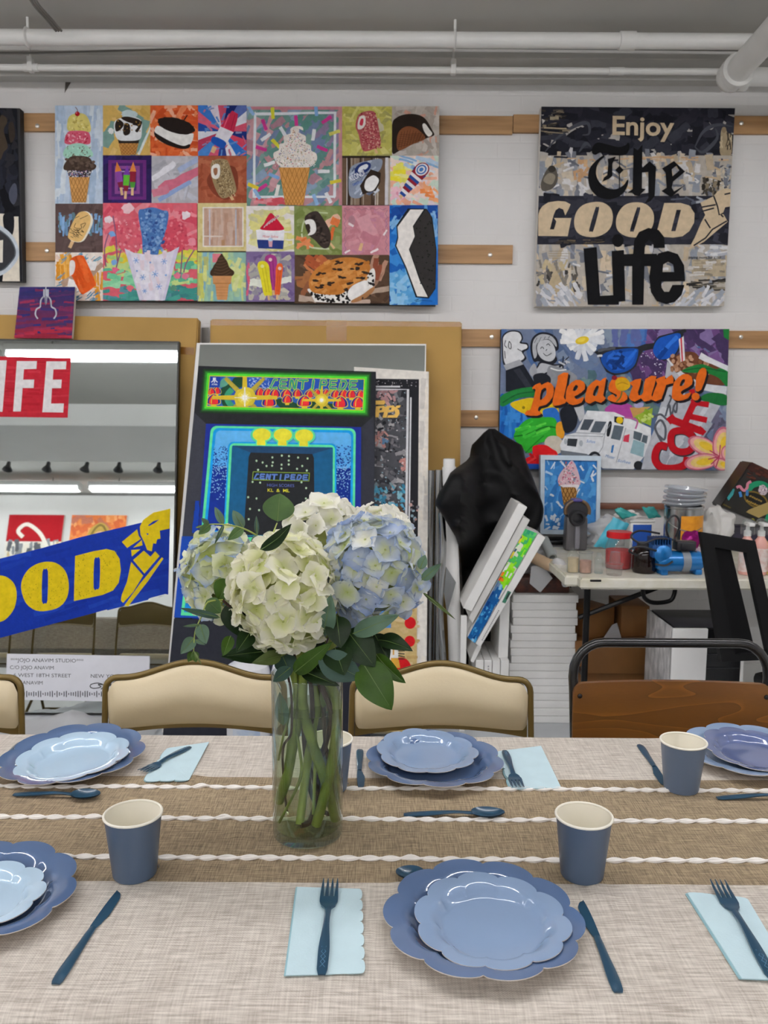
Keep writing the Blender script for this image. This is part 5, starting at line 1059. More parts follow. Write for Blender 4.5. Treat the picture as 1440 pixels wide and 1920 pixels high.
for s in (-1, 0, 1):
    if s == 0: a.poly([(170, 76), (178, 76), (178, 116), (170, 116)], '#e8ecf4')
    else: a.curve([(174+s*8, 76), (174+s*9, 98), (174+s*24, 112)], 7, '#e8ecf4')
a.text('ATARI', 152, 134, 12, '#e8ecf4', .02, .02, width=44)
# title lettering made of rounded strokes
def cent(x0, y0, w, h, col, lw, slope=0.0, fine=None):
    U = w/9.0
    G = [[[(.95, .0), (.62, .0), (.1, .95), (.9, .95)]],
         [[(.95, .0), (.2, .0), (.12, .22), (.2, .48), (.8, .48)], [(.2, .48), (.05, .72), (.12, .95), (.9, .95)]],
         [[(.05, 1), (.2, 0), (.4, .05), (.6, .95), (.75, 1), (.92, 0)]],
         [[(.0, .02), (1.05, .02)], [(.5, .02), (.38, 1)]],
         [[(.55, 0), (.4, 1)]],
         [[(.1, 1), (.25, 0), (.85, 0), (.95, .25), (.8, .5), (.3, .5)]],
         [[(.95, .0), (.2, .0), (.12, .22), (.2, .48), (.8, .48)], [(.2, .48), (.05, .72), (.12, .95), (.9, .95)]],
         [[(.3, .02), (.8, .02), (.98, .3), (.75, .75), (.5, .97), (.05, .97), (.2, .35)]],
         [[(.98, .0), (.2, .0), (.12, .22), (.2, .48), (.8, .48)], [(.2, .48), (.05, .72), (.12, .97), (1.0, .97)]]]
    for i, gl in enumerate(G):
        for st_ in gl:
            P = [(x0 + (i + .12 + .76*px_)*U, y0 + py_*h + slope*(i+px_)*U) for px_, py_ in st_]
            a.line(P, lw, col); [a.ell(p[0], p[1], lw/2, lw/2, col, 8) for p in P]
            if fine: a.line(P, lw*.42, fine)
a.within([(118, 40), (1350, 68), (1336, 346), (95, 314)])
cent(590, 92, 690, 66, '#d9d23c', 21, .015); cent(590, 92, 690, 66, '#3fc83a', 15, .015, '#2a55a8')
a.within(None)
# screen surround
a.poly([(110, 432), (1305, 458), (1300, 2000), (0, 2000)], '#1c2f8f'); a.strokes(0, 900, 110, 1500, 6, ['#123ca0'], (100, 200), (20, 40), (1.5, 1.7))
GN = '#5fe0a0'; AZ = '#159fe6'; SK = '#63b6f0'; DB = '#123090'
def rr(x0, y0, x1, y1, r_, sl=0.0, bot=0.0):
    pts = []
    for (cx, cy, a0) in ((x1-r_, y0+r_, -PI/2), (x1-r_, y1-r_, 0), (x0+r_, y1-r_, PI/2), (x0+r_, y0+r_, PI)):
        for k in range(6):
            t = a0 + PI/2*k/5; px_, py_ = cx+r_*math.cos(t), cy+r_*math.sin(t)
            f = (py_-y0)/(y1-y0); pts.append((px_ + (bot*f if px_ < (x0+x1)/2 else bot*.12*f), py_ + sl*(px_-x0)))
    return pts
a.poly(rr(148, 448, 1264, 1290, 46, .018, -78), GN); a.poly(rr(168, 464, 1246, 1274, 40, .018, -76), AZ); a.poly(rr(188, 484, 1228, 1256, 34, .018, -74), DB)
a.poly(rr(188, 484, 1228, 760, 34, .018, -26), SK)
for (x0, x1, dx) in ((172, 285, -.07), (1118, 1224, -.01)):
    for q in range(360):
        v = a.r.random()**1.3; y = 600 + v*420; up = y < 720
        dens = a.r.random()
        x = a.r.uniform(x0, x1) + dx*(y-600)
        if y < 760: a.poly([(x-4, y-4), (x+5, y-3), (x+4, y+4), (x-4, y+5)], DB if dens < .2+(y-600)/230 else SK)
        else: a.poly([(x-4, y-4), (x+4, y-3), (x+3, y+4), (x-4, y+3)], '#8fc4ee' if dens < 1-(y-760)/300 else DB)
a.poly(rr(284, 572, 1116, 1290, 40, .018, -40), AZ); a.poly(rr(294, 584, 1104, 1278, 36, .018, -38), GN); a.poly(rr(312, 602, 1088, 1290, 10, .018, -36), '#195b86'); a.poly([(320, 604), (1085, 622), (930, 668), (455, 656)], '#22466a')
a.poly([(455, 656), (930, 668), (942, 700), (948, 1290), (400, 1290), (440, 690)], '#26282b')
for (x, y) in ((695, 680), (750, 684), (622, 694), (820, 695), (893, 702), (500, 720), (547, 733), (625, 732), (748, 718), (748, 748), (693, 750), (577, 760), (620, 758), (852, 760), (692, 780), (812, 782), (512, 790), (887, 795), (470, 882), (528, 888), (846, 885), (882, 930), (436, 1000), (500, 1010), (450, 1090), (520, 1100), (440, 1170), (880, 1010)): a.ell(x, y, 8, 9, '#9fc49a', 10); a.ell(x, y, 4.5, 5, '#cfe0c8', 8)
a.poly([(472, 802), (910, 812), (905, 878), (466, 868)], '#8fae3c'); a.poly([(477, 807), (905, 817), (900, 873), (471, 863)], '#1e2a2c'); cent(474, 822, 424, 36, '#5f7fc4', 12, .022)
a.text('HIGH SCORES', 582, 918, 22, '#5f6fb8', .022, .0, width=208); a.text('KL  &  ML', 585, 958, 24, '#ddd83c', .022, .012, width=170)
for (x, y) in ((540, 522), (703, 524), (867, 530)):
    a.ell(x, y, 86, 62, GN, 24); a.ell(x, y-2, 70, 50, '#ece23c', 24); a.poly([(x-44, y+40), (x+38, y+40), (x+42, y+84), (x-48, y+82)], GN); a.poly([(x-34, y+30), (x+26, y+30), (x+30, y+80), (x-38, y+78)], '#ece23c')
# second panel below, mostly hidden by flowers
a.raw(); a.poly([(334, 1006), (700, 1012), (694, 1166), (318, 1158)], '#1746a8'); a.poly([(378, 1006), (690, 1012), (690, 1024), (376, 1020)], GN); a.poly([(376, 1020), (690, 1026), (690, 1110), (372, 1110)], '#1a2a7c'); a.poly([(344, 1118), (380, 1118), (378, 1156), (340, 1154)], GN); a.poly([(350, 1124), (378, 1124), (376, 1149), (346, 1148)], '#1488dc'); a.rect(384, 1024, 386, 1034, '#e8ecf0'); a.rect(389, 1024, 391, 1034, '#e8ecf0'); a.rect(394, 1024, 396, 1034, '#e8ecf0'); a.rect(389, 1032, 396, 1034, '#e8ecf0')
a.poly([(318, 1160), (696, 1168), (694, 1392), (300, 1384)], '#2a2c35'); a.poly([(464, 1226), (480, 1226), (478, 1236), (462, 1236)], '#c02838')
a.build('painted_front', PAINT, o)
# ================================================================== right side: rolls, cloth, canvases, work table
def fr(px, py, Y): return PY(px, py, Y)
M_gess = mat('gessoed_canvas', '#ebeae7', rough=.65, var=.03, scale=12, bump=.06, bscale=200)
M_silver = mat('silver_film', '#c9cbcd', rough=.18, metal=1.0, var=.15, scale=14, stretch=(1, 1, .12), bump=.3, bscale=16)
M_paper = mat('white_paper_roll', '#efeeec', rough=.55, var=.03)
M_blackcloth = mat('black_cloth', '#08080a', rough=.6, var=.1, scale=9, bump=.2, bscale=8, sheen=.02, spec=.22)
def roll(name, label, x, ytop, Y, r, m, lean=0.0, wob=0.0, cap=None, top_x=None):
    t = PY(x, ytop, Y)
    bm = BM(); n = 14; pts = []; rs = []
    for i in range(n+1):
        f = i/n; pts.append(Vector((t.x + lean*(1-f), Y + .02*(1-f)*0, t.z*f + .001))); rs.append(r*(1 + wob*noise.noise(Vector((x, f*6, 1)))))
    tube(bm, pts, rs, 20)
    o = tag(obj(name, bm, m), label, 'roll', 'rolls standing on end beside the carton')
    if cap:
        b = BM(); lathe(b, [(r*.86, 0), (r*.86, .03), (r*.8, .036), (r*.3, .036)], 18, Matrix.Translation(pts[-1])); obj('end_plug', b, cap, o)
    return o
roll('film_roll', 'narrow silver film roll nearest the white edged canvas', 809, 882, 3.66, .0145, M_silver)
roll('film_roll', 'wider silver film roll with grey sheen, second from the canvas', 824, 881, 3.66, .0195, M_silver, wob=.1)
roll('paper_roll', 'tall white paper roll with plugged top, partly behind the black cloth', 842, 876, 3.60, .030, M_paper, lean=.055, cap=M_paper)
bm = BM()
for k, (x0, x1, y0, y1) in enumerate(((822, 834, 962, 1300),)):
    grid(bm, 6, 30, lambda u, v: PY(x0+(x1-x0)*u + 3*math.sin(v*9), y0+(y1-y0)*v, 3.53 + .010*math.sin(u*PI)*-1 + .006*math.sin(v*14)))
prism(bm, [(836, 1062), (855, 1092), (848, 1118), (838, 1150), (832, 1110)], lambda x, y, k: PY(x, y, 3.535 - .004*k - .0006*(x-836)))
tag(obj('film_sheet', bm, M_silver), 'crumpled loose sheet of silver film hanging on the white roll', 'film')
# black cloth
rows = [(804, 916, 928, .02), (812, 906, 940, .05), (822, 897, 955, .08), (835, 884, 980, .12), (860, 880, 985, .15), (873, 862, 990, .17), (885, 845, 995, .19), (905, 835, 1003, .2), (925, 822, 1010, .21), (945, 815, 1018, .21), (958, 824, 1020, .21), (975, 835, 1017, .20), (990, 844, 1010, .19), (1010, 856, 998, .18), (1040, 863, 985, .17), (1080, 866, 975, .16), (1120, 868, 960, .15), (1180, 872, 935, .14), (1260, 874, 925, .13), (1345, 876, 920, .12)]
def interp(rows, y):
    for a, b in zip(rows, rows[1:]):
        if y <= b[0]:
            t = (y-a[0])/(b[0]-a[0]); return [a[i]+(b[i]-a[i])*t for i in range(4)]
    return rows[-1]
bm = BM(); NU, NV = 44, 72; rings = []
for j in range(NV+1):
    y = 804 + (1345-804)*(j/NV)
    _, xl, xr, d = interp(rows, y); ring = []
    for i in range(NU):
        t = 2*PI*i/NU; u = .5 - .5*math.cos(t); side = math.sin(t)      # side > 0: front
        x = xl + (xr-xl)*u
        w_ = Vector((x*.011, y*.011, 0)); wx = 3*noise.noise(w_); wy = 3*noise.noise(w_ + Vector((7, 3, 1)))
        fold = .05*(1-2*abs(noise.noise(Vector((x*.010+wx*.4, y*.012+wy*.4, 3)))))**3 + .014*math.sin(x*.07 + y*.04 + 2*wx) - .01
        Yc = 3.86 - .40*max(0, min(1, (905-x)/40))*max(0, min(1, (y-850)/40))*max(0, min(1, (1065-y)/60)) + .09*max(0, min(1, (y-985)/60))
        ring.append(bm.verts.new(PY(x, y, Yc - d*.62*max(0, side)**.7 + d*.35*max(0, -side) - (fold if side > 0 else 0)*min(1, d*6))))
    rings.append(ring)
for p, q in zip(rings, rings[1:]):
    for i in range(NU): bm.faces.new((p[i], p[(i+1) % NU], q[(i+1) % NU], q[i]))
bm.faces.new(rings[0]); bm.faces.new(rings[-1][::-1])
zmin = min(v.co.z for v in bm.verts)
for v in bm.verts: v.co.z = max(v.co.z, .001)
tag(obj('black_cloth', bm, M_blackcloth, angle=80), 'heap of black cloth draped tall beside the leaning canvases', 'cloth')
# leaning canvases seen edge-on
def edge_canvas(label, quad, Y, depth, m, group=None, name='canvas', cat='canvas'):
    bm = BM(); board(bm, [PY(x, y, Y) for x, y in quad], depth, Vector((0, 1, 0)), bev=.002)
    return tag(obj(name, bm, m, smooth=False), label, cat, group)
LG = 'canvases leaning edge-on against the black cloth'
edge_canvas('blank white canvas leaning edge-on, leftmost and highest', [(973, 943), (989, 951), (884, 1147), (868, 1140)], 3.44, .22, M_gess, LG)
edge_canvas('white canvas leaning edge-on, second in the leaning row', [(981, 969), (994, 975), (886, 1169), (879, 1158)], 3.45, .21, mat('greyed_canvas', '#d9d8d4', rough=.6, var=.05), LG)
q3 = [(985, 991), (1007, 1000), (890, 1206), (876.5, 1195)]
o = edge_canvas('painted canvas with green and blue edge, leaning edge-on', q3, 3.45, .21, M_gess, LG)
pe = Plane(3.45)
a = Art(pe, q3, 71, off=.0006); a.zoom(860, 1000, 6.0)
a.poly([(700, -80), (900, 0), (480, 640), (440, 700), (340, 560)], '#dfe0c4'); a.poly([(700, -60), (900, 0), (660, 400), (500, 260)], '#4fb86a'); a.poly([(480, 330), (640, 400), (500, 640), (420, 560)], '#93dc26'); a.poly([(430, 560), (500, 620), (200, 1260), (80, 1180)], '#1a5c9c')
a.strokes(640, -60, 880, 60, 20, ['#3aa86a', '#5cc06a', '#2f9a72'], (50, 110), (20, 40), (2.0, 2.3)); a.strokes(560, 20, 800, 330, 40, ['#7ddc1a', '#93e02a', '#4fc44a', '#3fae6a', '#e8ecd8'], (40, 110), (20, 44), (1.9, 2.3)); a.strokes(470, 330, 640, 560, 26, ['#8fe01c', '#a2e632', '#f0f0ea', '#7cd81e'], (40, 90), (16, 40), (1.9, 2.3))
a.strokes(560, 40, 700, 260, 14, ['#e0cf2c', '#e6b42a', '#2f5068', '#d8d04a'], (60, 130), (12, 22), (2.1, 2.25)); a.strokes(420, 420, 500, 540, 8, ['#e23a1c', '#e8821c', '#444a50'], (30, 60), (16, 28), (2.0, 2.3)); a.strokes(380, 540, 460, 620, 10, ['#4f6f94', '#6a87a8'], (40, 80), (20, 34), (2.0, 2.2))
a.strokes(90, 600, 480, 1240, 150, ['#1a5c9c', '#2478b8', '#0f3f80', '#4fa4d8', '#16509a', '#8fc8e8'], (24, 70), (10, 30), (1.6, 2.6)); a.poly([(440, 600), (520, 640), (480, 620)], '#1a5c9c')
a.build('painted_edge', PAINT, o)
q4 = [(1009, 1001), (1023, 1008), (901, 1213), (892, 1207)]
o = edge_canvas('white canvas with printed edge and green sticker, leaning edge-on', q4, 3.44, .22, M_gess, LG)
a = Art(pe, [(1000, 990), (1030, 990), (1030, 1230), (880, 1230)], 72, off=.0112); a.zoom(860, 1000, 6.0)
a.poly([(548, 638), (588, 655), (520, 782), (482, 768)], '#3f7a62'); a.poly([(556, 660), (576, 668), (540, 740), (520, 732)], '#23302c')
[a.stroke(262+(i*9.6), 1190-(i*17.2), 13, 9, -1.06+PI/2*(i % 2), '#6a6a6c') for i in range(20)]
a.build('printed_edge', PRINT, o)
edge_canvas('short grey white canvas end poking out below the leaning row', [(896, 1208), (903, 1213), (888, 1243), (882, 1240)], 3.47, .3, M_gess, LG)
zU = PY(920, 1238, 3.47).z
def upright(label, x0, x1, y0, Y, depth, z0=0.0, tilt=0.0, group=None):
    a_, b_ = PY(x0, y0, Y), PY(x1, y0, Y)
    bm = BM(); bev = .002
    vs = box(bm, a_.x+.0008, b_.x-.0008, Y, Y+depth, z0, a_.z, bev=bev)
    if tilt:
        for v in bm.verts: v.co.x += tilt*(v.co.z-z0)
    return tag(obj('canvas', bm, M_gess, smooth=False), label, 'canvas', group)
UG = 'small canvases standing on edge by the stack'
for (x0, x1), lab in zip(((892, 907.5), (908, 923), (923.5, 938.5), (939, 955)), ('leftmost', 'second from left', 'third from left', 'rightmost, touching the stack')):
    o = upright('small white canvas upright in the low row, ' + lab, x0, x1, 1238, 3.47, .3, group=UG)
    if 'second' in lab:
        a = Art(Plane(3.47), [(900, 1200), (940, 1200), (940, 1330), (900, 1330)], 73); a.raw(); [a.rect(914.5, 1248+i*5, 917, 1251+i*5, '#9a9a9c') for i in range(10)]; a.build('printed_edge', PRINT, o)
upright('white canvas standing on the low row, upright against the stack', 936.5, 955.5, 1121, 3.50, .27, z0=zU+.001, tilt=.012)
upright('thin white board upright beside the white roll', 864, 876, 1155, 3.46, .02, tilt=.0)
# stack of 17
sx0, sx1 = PY(958, 1230, 3.56).x, PY(1079, 1230, 3.56).x
zt = PY(1020, 1116, 3.56).z; NS = 17
for i in range(NS):
    bm = BM(); j = rnd.uniform(-.006, .004) - .004*(NS-1-i)/NS*0 + (.005 if i > 12 else 0)
    h = zt/NS
    box(bm, sx0+j, sx1+j+rnd.uniform(-.002, .002), 3.56+rnd.uniform(0, .008), 3.85, i*h+.0006, (i+1)*h-.0006, bev=.0022)
    ordn = ('bottom', 'second', 'third', 'fourth', 'fifth', 'sixth', 'seventh', 'eighth', 'ninth', 'tenth', 'eleventh', 'twelfth', 'thirteenth', 'fourteenth', 'fifteenth', 'sixteenth', 'topmost')[i]
    lab = ordn + (' blank white canvas of the tall flat stack' if i in (0, 16) else ' blank white canvas from the floor in the tall flat stack')
    tag(obj('canvas', bm, M_gess, smooth=False), lab, 'canvas', 'stack of blank canvases')
M_redbrown = mat('red_brown_print', '#5a2c1c', rough=.5, col2='#2b1410', scale=40, var=.2)
bm = BM(); p0, p1 = PY(966, 1108, 3.60), PY(1068, 1108, 3.60)
box(bm, p0.x, p1.x, 3.60, 3.82, zt+.001, zt+.07, bev=.006)
tag(obj('patterned_box', bm, M_redbrown), 'dark red brown patterned box on top of the canvas stack', 'box')
M_bag = clear_mat('cloudy_plastic', '#f4f4f4', gloss=.3, rough=.25, haze=.55, hazecol='#dfe0e2')
def crumple(name, label, c, r, seed, m, cat='bag', amp=.45, freq=2.2, group=None, n=4, floor=None):
    bm = BM(); blob(bm, c, r, n, amp, freq, seed)
    for v in bm.verts:
        k = noise.noise(v.co*24 + Vector((seed, 0, 0))); v.co += (v.co-Vector(c)).normalized()*abs(k)*min(r)*.5
        if floor is not None: v.co.z = max(v.co.z, floor)
    return tag(obj(name, bm, m, angle=50), label, cat, group)
zb_ = zt+.071
c = PY(1010, 1058, 3.66); crumple('plastic_bag', 'crumpled cloudy plastic bag on the patterned box', (c.x, 3.70, zb_+.055), (.085, .07, .062), 2.3, M_bag, floor=zb_+.001)
bm = BM()
prism(bm, [(996, 1062), (1018, 1060), (1036, 1084), (1013, 1111), (993, 1094)], lambda x, y, k: PY(x, y, 3.575-.004*k-.012*math.sin(x*.3)))
tag(obj('plastic_sheet', bm, M_bag), 'pointed flap of cloudy plastic hanging in front of the patterned box', 'plastic sheet')
bm = BM(); tube(bm, smooth_path([PY(1040, 1052, 3.50), PY(1052, 1060, 3.46), PY(1060, 1080, 3.45), PY(1060, 1100, 3.45)], 5), [.012, .016, .02, .021, .022, .022, .022, .021, .021, .02, .02, .019, .019, .017, .015, .01], 14)
tag(obj('plastic_glove', bm, M_bag), 'long cloudy plastic glove finger hanging off the table end', 'plastic')
M_kraft = mat('kraft_paper', '#c9ae8e', rough=.7, var=.06)
bm = BM(); p0 = PY(1002, 1046, 3.60); p1 = PY(1027, 1058, 3.56); d = (p1-p0).normalized()
lathe(bm, [(.026, -.09), (.026, .04), (.018, .04), (.018, -.09), (.026, -.09)], 22, Matrix.Translation(p1) @ d.to_track_quat('Z', 'Y').to_matrix().to_4x4())
tag(obj('paper_roll', bm, M_kraft), 'short brown paper roll lying on the plastic bag', 'roll')
bm = BM(); p0 = PY(1020, 1012, 3.66); p1 = PY(1031, 1036, 3.60); d = (p1-p0).normalized()
lathe(bm, [(.022, -.08), (.022, .03), (.014, .03), (.014, -.08), (.022, -.08)], 20, Matrix.Translation(p1) @ d.to_track_quat('Z', 'Y').to_matrix().to_4x4())
tag(obj('tape_roll', bm, mat('grey_plastic', '#9aa09f', rough=.35)), 'short grey tube lying above the brown paper roll', 'tube')

# ---- folding work table
TZ = .742
M_ptop = mat('speckled_plastic_top', '#e0ddd2', rough=.45, var=.10, scale=18, col2='#cfcab4', bump=.1, bscale=120)
M_leg = mat('black_steel', '#121214', rough=.35, metal=.4, var=.1)
tx0 = PY(1064, 1078, 3.17).x; tx1 = 2.62
t = empty('folding_table', ((tx0+tx1)/2, 3.53, 0), 0, 'white plastic folding table crowded with studio supplies', 'table')
cx, cy = t.location.x, t.location.y
bm = BM(); vs = box(bm, tx0-cx, tx1-cx, 3.165-cy, 3.92-cy, TZ-.045, TZ)
ve = [e for e in bm.edges if abs(e.verts[0].co.z-e.verts[1].co.z) > .01]
bmesh.ops.bevel(bm, geom=ve, offset=.05, segments=6, affect='EDGES')
bmesh.ops.bevel(bm, geom=[e for e in bm.edges if abs(e.verts[0].co.z-e.verts[1].co.z) < 1e-4 and (abs(e.verts[0].co.z-TZ) < 1e-4 or abs(e.verts[0].co.z-TZ+.045) < 1e-4) and len(e.link_faces) == 2 and abs(e.link_faces[0].normal.z - e.link_faces[1].normal.z) > .5], offset=.008, segments=3, affect='EDGES')
obj('tabletop', bm, M_ptop, t)
bm = BM(); p = PY(1117, 1089, 3.164); box(bm, p.x-cx-.022, p.x-cx+.022, 3.163-cy, 3.17-cy, p.z-.004, p.z+.004, bev=.002); obj('handle_slot', bm, M_leg, t)
for sx in (sx1+.022, tx1-.25):
    for yy in (3.48, 3.84):
        bm = BM(); tube(bm, [(sx-cx, yy-cy, 0), (sx-cx, yy-cy, TZ-.05)], .014, 10); obj('leg', bm, M_leg, t)
    bm = BM(); tube(bm, [(sx-cx, 3.48-cy, .25), (sx-cx, 3.84-cy, .25)], .012, 8); obj('cross_bar', bm, M_leg, t)
bm = BM(); tube(bm, [PY(1085, 1158, 3.5)-Vector((cx, cy, 0)), PY(1250, 1095, 3.42)-Vector((cx, cy, 0))], .011, 8); obj('brace', bm, M_leg, t)
bm = BM(); tube(bm, smooth_path([PY(q[0], q[1], 3.30)-Vector((cx, cy, 0)) for q in ((1205, 1100), (1208, 1120), (1225, 1130), (1255, 1127), (1264, 1115), (1266, 1100))], 4), .009, 8); obj('brace', bm, M_leg, t)
def onT(px, py): return PZ(px, py, TZ)
# framed cone picture on a black tray
bm = BM(); p = PY(1070, 1010, 3.96); box(bm, PY(1005, 1010, 3.93).x, PY(1132, 1010, 3.93).x, 3.96, 4.10, TZ+.001-0, TZ+.001+.02, bev=.003)
for v in bm.verts: v.co.z += 0
tag(obj('black_tray', bm, M_leg), 'flat black tray under the framed cone picture on the work table', 'tray')
PF = Plane(4.02, TZ+.022, 3.0)
q = [(1013, 853), (1126, 855), (1123, 1002), (1012, 1001)]
zz = PF.at(1068, 1001).z
M_fr = mat('pale_blue_frame', '#cfe0ee', rough=.45, var=.06, scale=30)
bm = BM(); cor = [PF.at(*c) for c in q]
for v_ in cor: pass
board(bm, cor, .03, -PF.n)
o = tag(obj('framed_picture', bm, M_fr, smooth=False), 'small pale framed picture of a sprinkled cone on the work table', 'picture')
fb = BM()
inn = [(1021, 862), (1119, 864), (1116, 994), (1019, 993)]
for i in range(4):
    A, B = q[i], q[(i+1) % 4]; Ci, Di = inn[(i+1) % 4], inn[i]
    board(fb, [PF.at(*A, .012), PF.at(*B, .012), PF.at(*Ci, .012), PF.at(*Di, .012)], .012, -PF.n)
obj('frame', fb, M_fr, o, smooth=False)
a = Art(PF, [(1019, 860), (1121, 862), (1118, 996), (1017, 995)], 75); a.zoom(1000, 840, 3.273)
a.rect(40, 40, 420, 540, '#3d84c8'); a.strokes(60, 70, 385, 500, 60, ['#4a92d2', '#3378bc', '#58a0da', '#2f70b4'], (40, 120), (16, 40), (1.2, 2.2)); a.strokes(70, 80, 380, 490, 36, ['#dfe8f0', '#bcd6ec', '#8fbce0'], (16, 60), (6, 14), (.4, 2.6)); a.strokes(70, 420, 160, 500, 10, ['#dfe8f0'], (20, 60), (8, 18))
a.spoly([(150, 190), (175, 140), (205, 110), (235, 75), (258, 105), (272, 140), (285, 190), (278, 230), (170, 232)], '#dcbcc4'); a.dots(155, 85, 282, 232, 170, ['#c8607c', '#f2e6e8', '#7a8a9c', '#e8a8b4', '#a85a70', '#9c7a5a'], (3, 6), inside=lambda x, y: abs(x-217) < 14+(y-75)*.36)
cone(a, [(166, 230), (275, 230), (252, 350), (185, 350)], '#b98a4c', '#6f4a1e', 4, 5); a.spoly([(170, 226), (275, 226), (270, 250), (262, 262), (255, 242), (200, 240), (180, 240)], '#ece4e4')
a.build('painted_front', PAINT, o)
# hand vacuum
p = onT(1078, 1031); s_ = .00247
t = empty('hand_vacuum', (p.x, p.y, TZ), 0, 'grey handheld vacuum body with round nozzle before the cone picture', 'vacuum')
M_vac = mat('grey_vacuum_plastic', '#5c5a5c', rough=.35, var=.06); M_vd = mat('dark_plastic', '#26262a', rough=.4); M_vp = mat('purple_plastic', '#4a3f8a', rough=.3); M_br = mat('bronze_plastic', '#6a5238', rough=.35)
bm = BM(); box(bm, -.052, .052, -.03, .04, 0.0, .16, bev=.012)
for v in bm.verts:
    if v.co.z > .08: v.co.x *= .95
obj('body', bm, M_vac, t)
bm = BM(); box(bm, -.012, .012, -.045, -.028, .01, .13, bev=.006); obj('column', bm, mat('light_grey_plastic', '#85838a', rough=.3), t)
bm = BM(); lathe(bm, [(.012, .02), (.02, .022), (.024, .0), (.034, 0), (.037, .012), (.037, .06)], 24, Matrix.Translation((-.004, -.062, .155)) @ Matrix.Rotation(-PI/2, 4, 'X'), cap=(True, True)); obj('nozzle', bm, M_vd, t)
bm = BM(); lathe(bm, [(.05, -.03), (.054, -.02), (.054, .02), (.05, .03)], 28, Matrix.Translation((0, .01, .185)) @ Matrix.Rotation(-PI/2, 4, 'X'), cap=(True, True)); obj('cyclone', bm, M_vd, t)
for s in (-1, 1):
    bm = BM(); tube(bm, [(s*.056*math.cos(u), -.02, .185+.05*math.sin(u)) for u in [(-.3+1.5*i/8) for i in range(9)]], .008, 8); obj('side_grip', bm, M_br, t)
bm = BM(); box(bm, -.022, .022, -.03, .03, .228, .242, bev=.006); obj('top_button', bm, M_vp, t)
# white tub with blue label, tissue packs
p = onT(1197, 1036)
t = empty('wipes_tub', (p.x, p.y, TZ), 0, 'white tub with blue label behind the red lidded jar', 'tub')
bm = BM(); box(bm, -.055, .055, -.04, .04, 0, .145, bev=.008); obj('body', bm, M_white, t)
bm = BM(); box(bm, -.058, .058, -.043, .043, .145, .158, bev=.004); obj('lid', bm, M_white, t)
bm = BM(); box(bm, -.042, .042, -.0415, -.0405, .02, .135); obj('blue_label', bm, mat('blue_print', '#1f56b4', rough=.4), t)
M_teal = mat('teal_wrapper', '#3aa9a4', rough=.35, var=.15, scale=30, bump=.4, bscale=40); M_cyan = mat('cyan_wrapper', '#4ab4cc', rough=.4, var=.1, scale=20, bump=.4, bscale=40)
def pack(label, quad, Y, t_, m, amp=.006, seed=0, group=None):
    bm = BM()
    A, B, D_, E = [PY(x, y, Y) for x, y in quad]
    def f(u, v, s):
        p = (A*(1-u)+B*u)*(1-v) + (E*(1-u)+D_*u)*v
        th = t_*(math.sin(PI*u)*math.sin(PI*v))**.4
        return p + Vector((0, -s*th/2 + amp*noise.noise(Vector((u*5, v*5, seed))), amp*noise.noise(Vector((u*4, v*4, seed+9)))))
    grid(bm, 12, 10, lambda u, v: f(u, v, 1)); grid(bm, 12, 10, lambda u, v: f(u, 1-v, -1))
    bmesh.ops.remove_doubles(bm, verts=bm.verts, dist=1e-5)
    return tag(obj('wrapped_pack', bm, m, angle=60), label, 'pack', group)
pack('teal crinkled pack lying on the white tub, left', [(1150, 956), (1163, 951), (1196, 966), (1166, 974)], 3.70, .03, M_teal, seed=2)
pack('teal crinkled pack corner standing at the right of the tub', [(1203, 951), (1226, 950), (1240, 970), (1216, 972)], 3.72, .02, M_teal, seed=4)
pack('bright cyan pack leaning on the white tub, behind the red lidded jar', [(1150, 969), (1180, 983), (1150, 1030), (1113, 1024)], 3.62, .035, M_cyan, seed=6)
c = PY(1150, 968, 3.86); crumple('plastic_bag', 'crumpled white plastic behind the teal packs', (c.x-.02, 3.86, TZ+.075), (.08, .05, .075), 5.1, M_bag, floor=TZ+.001)
c = PY(1185, 962, 3.74); crumple('tissue', 'white tissue bundle between the two teal packs', (c.x, 3.80, PY(1185, 966, 3.80).z), (.05, .03, .018), 7.7, mat('white_tissue', '#e8e6e2', rough=.8), cat='tissue')
# jars and cups
M_clear = clear_mat('clear_plastic', '#f3f6f6', gloss=.25, rough=.05, haze=.06, hazecol='#e6e6e2')
M_red = mat('red_plastic', '#c41720', rough=.3, var=.04); M_redf = mat('red_powder', '#c0141e', rough=.8, var=.1, scale=60)
p = onT(1159, 1065)
t = empty('candy_jar', (p.x, p.y, TZ), 0, 'clear jar with red lid and red contents on the work table', 'jar')
bm = BM(); lathe(bm, [(.03, .0), (.052, .002), (.055, .01), (.055, .09), (.046, .118), (.044, .13)], 28, cap=(True, False)); obj('glass', bm, M_clear, t)
bm = BM(); lathe(bm, [(.01, .004), (.05, .004), (.052, .012), (.052, .078), (.01, .082)], 26, cap=(True, True)); obj('contents', bm, M_redf, t)
bm = BM(); lathe(bm, [(.05, .128), (.052, .13), (.052, .150), (.048, .154), (.01, .154)], 28, cap=(True, True)); obj('lid', bm, M_red, t)
M_beige = mat('beige_paste', '#d9c29c', rough=.6, var=.1, scale=40); M_pink = mat('pink_paste', '#d0a08c', rough=.6, var=.15, scale=40)
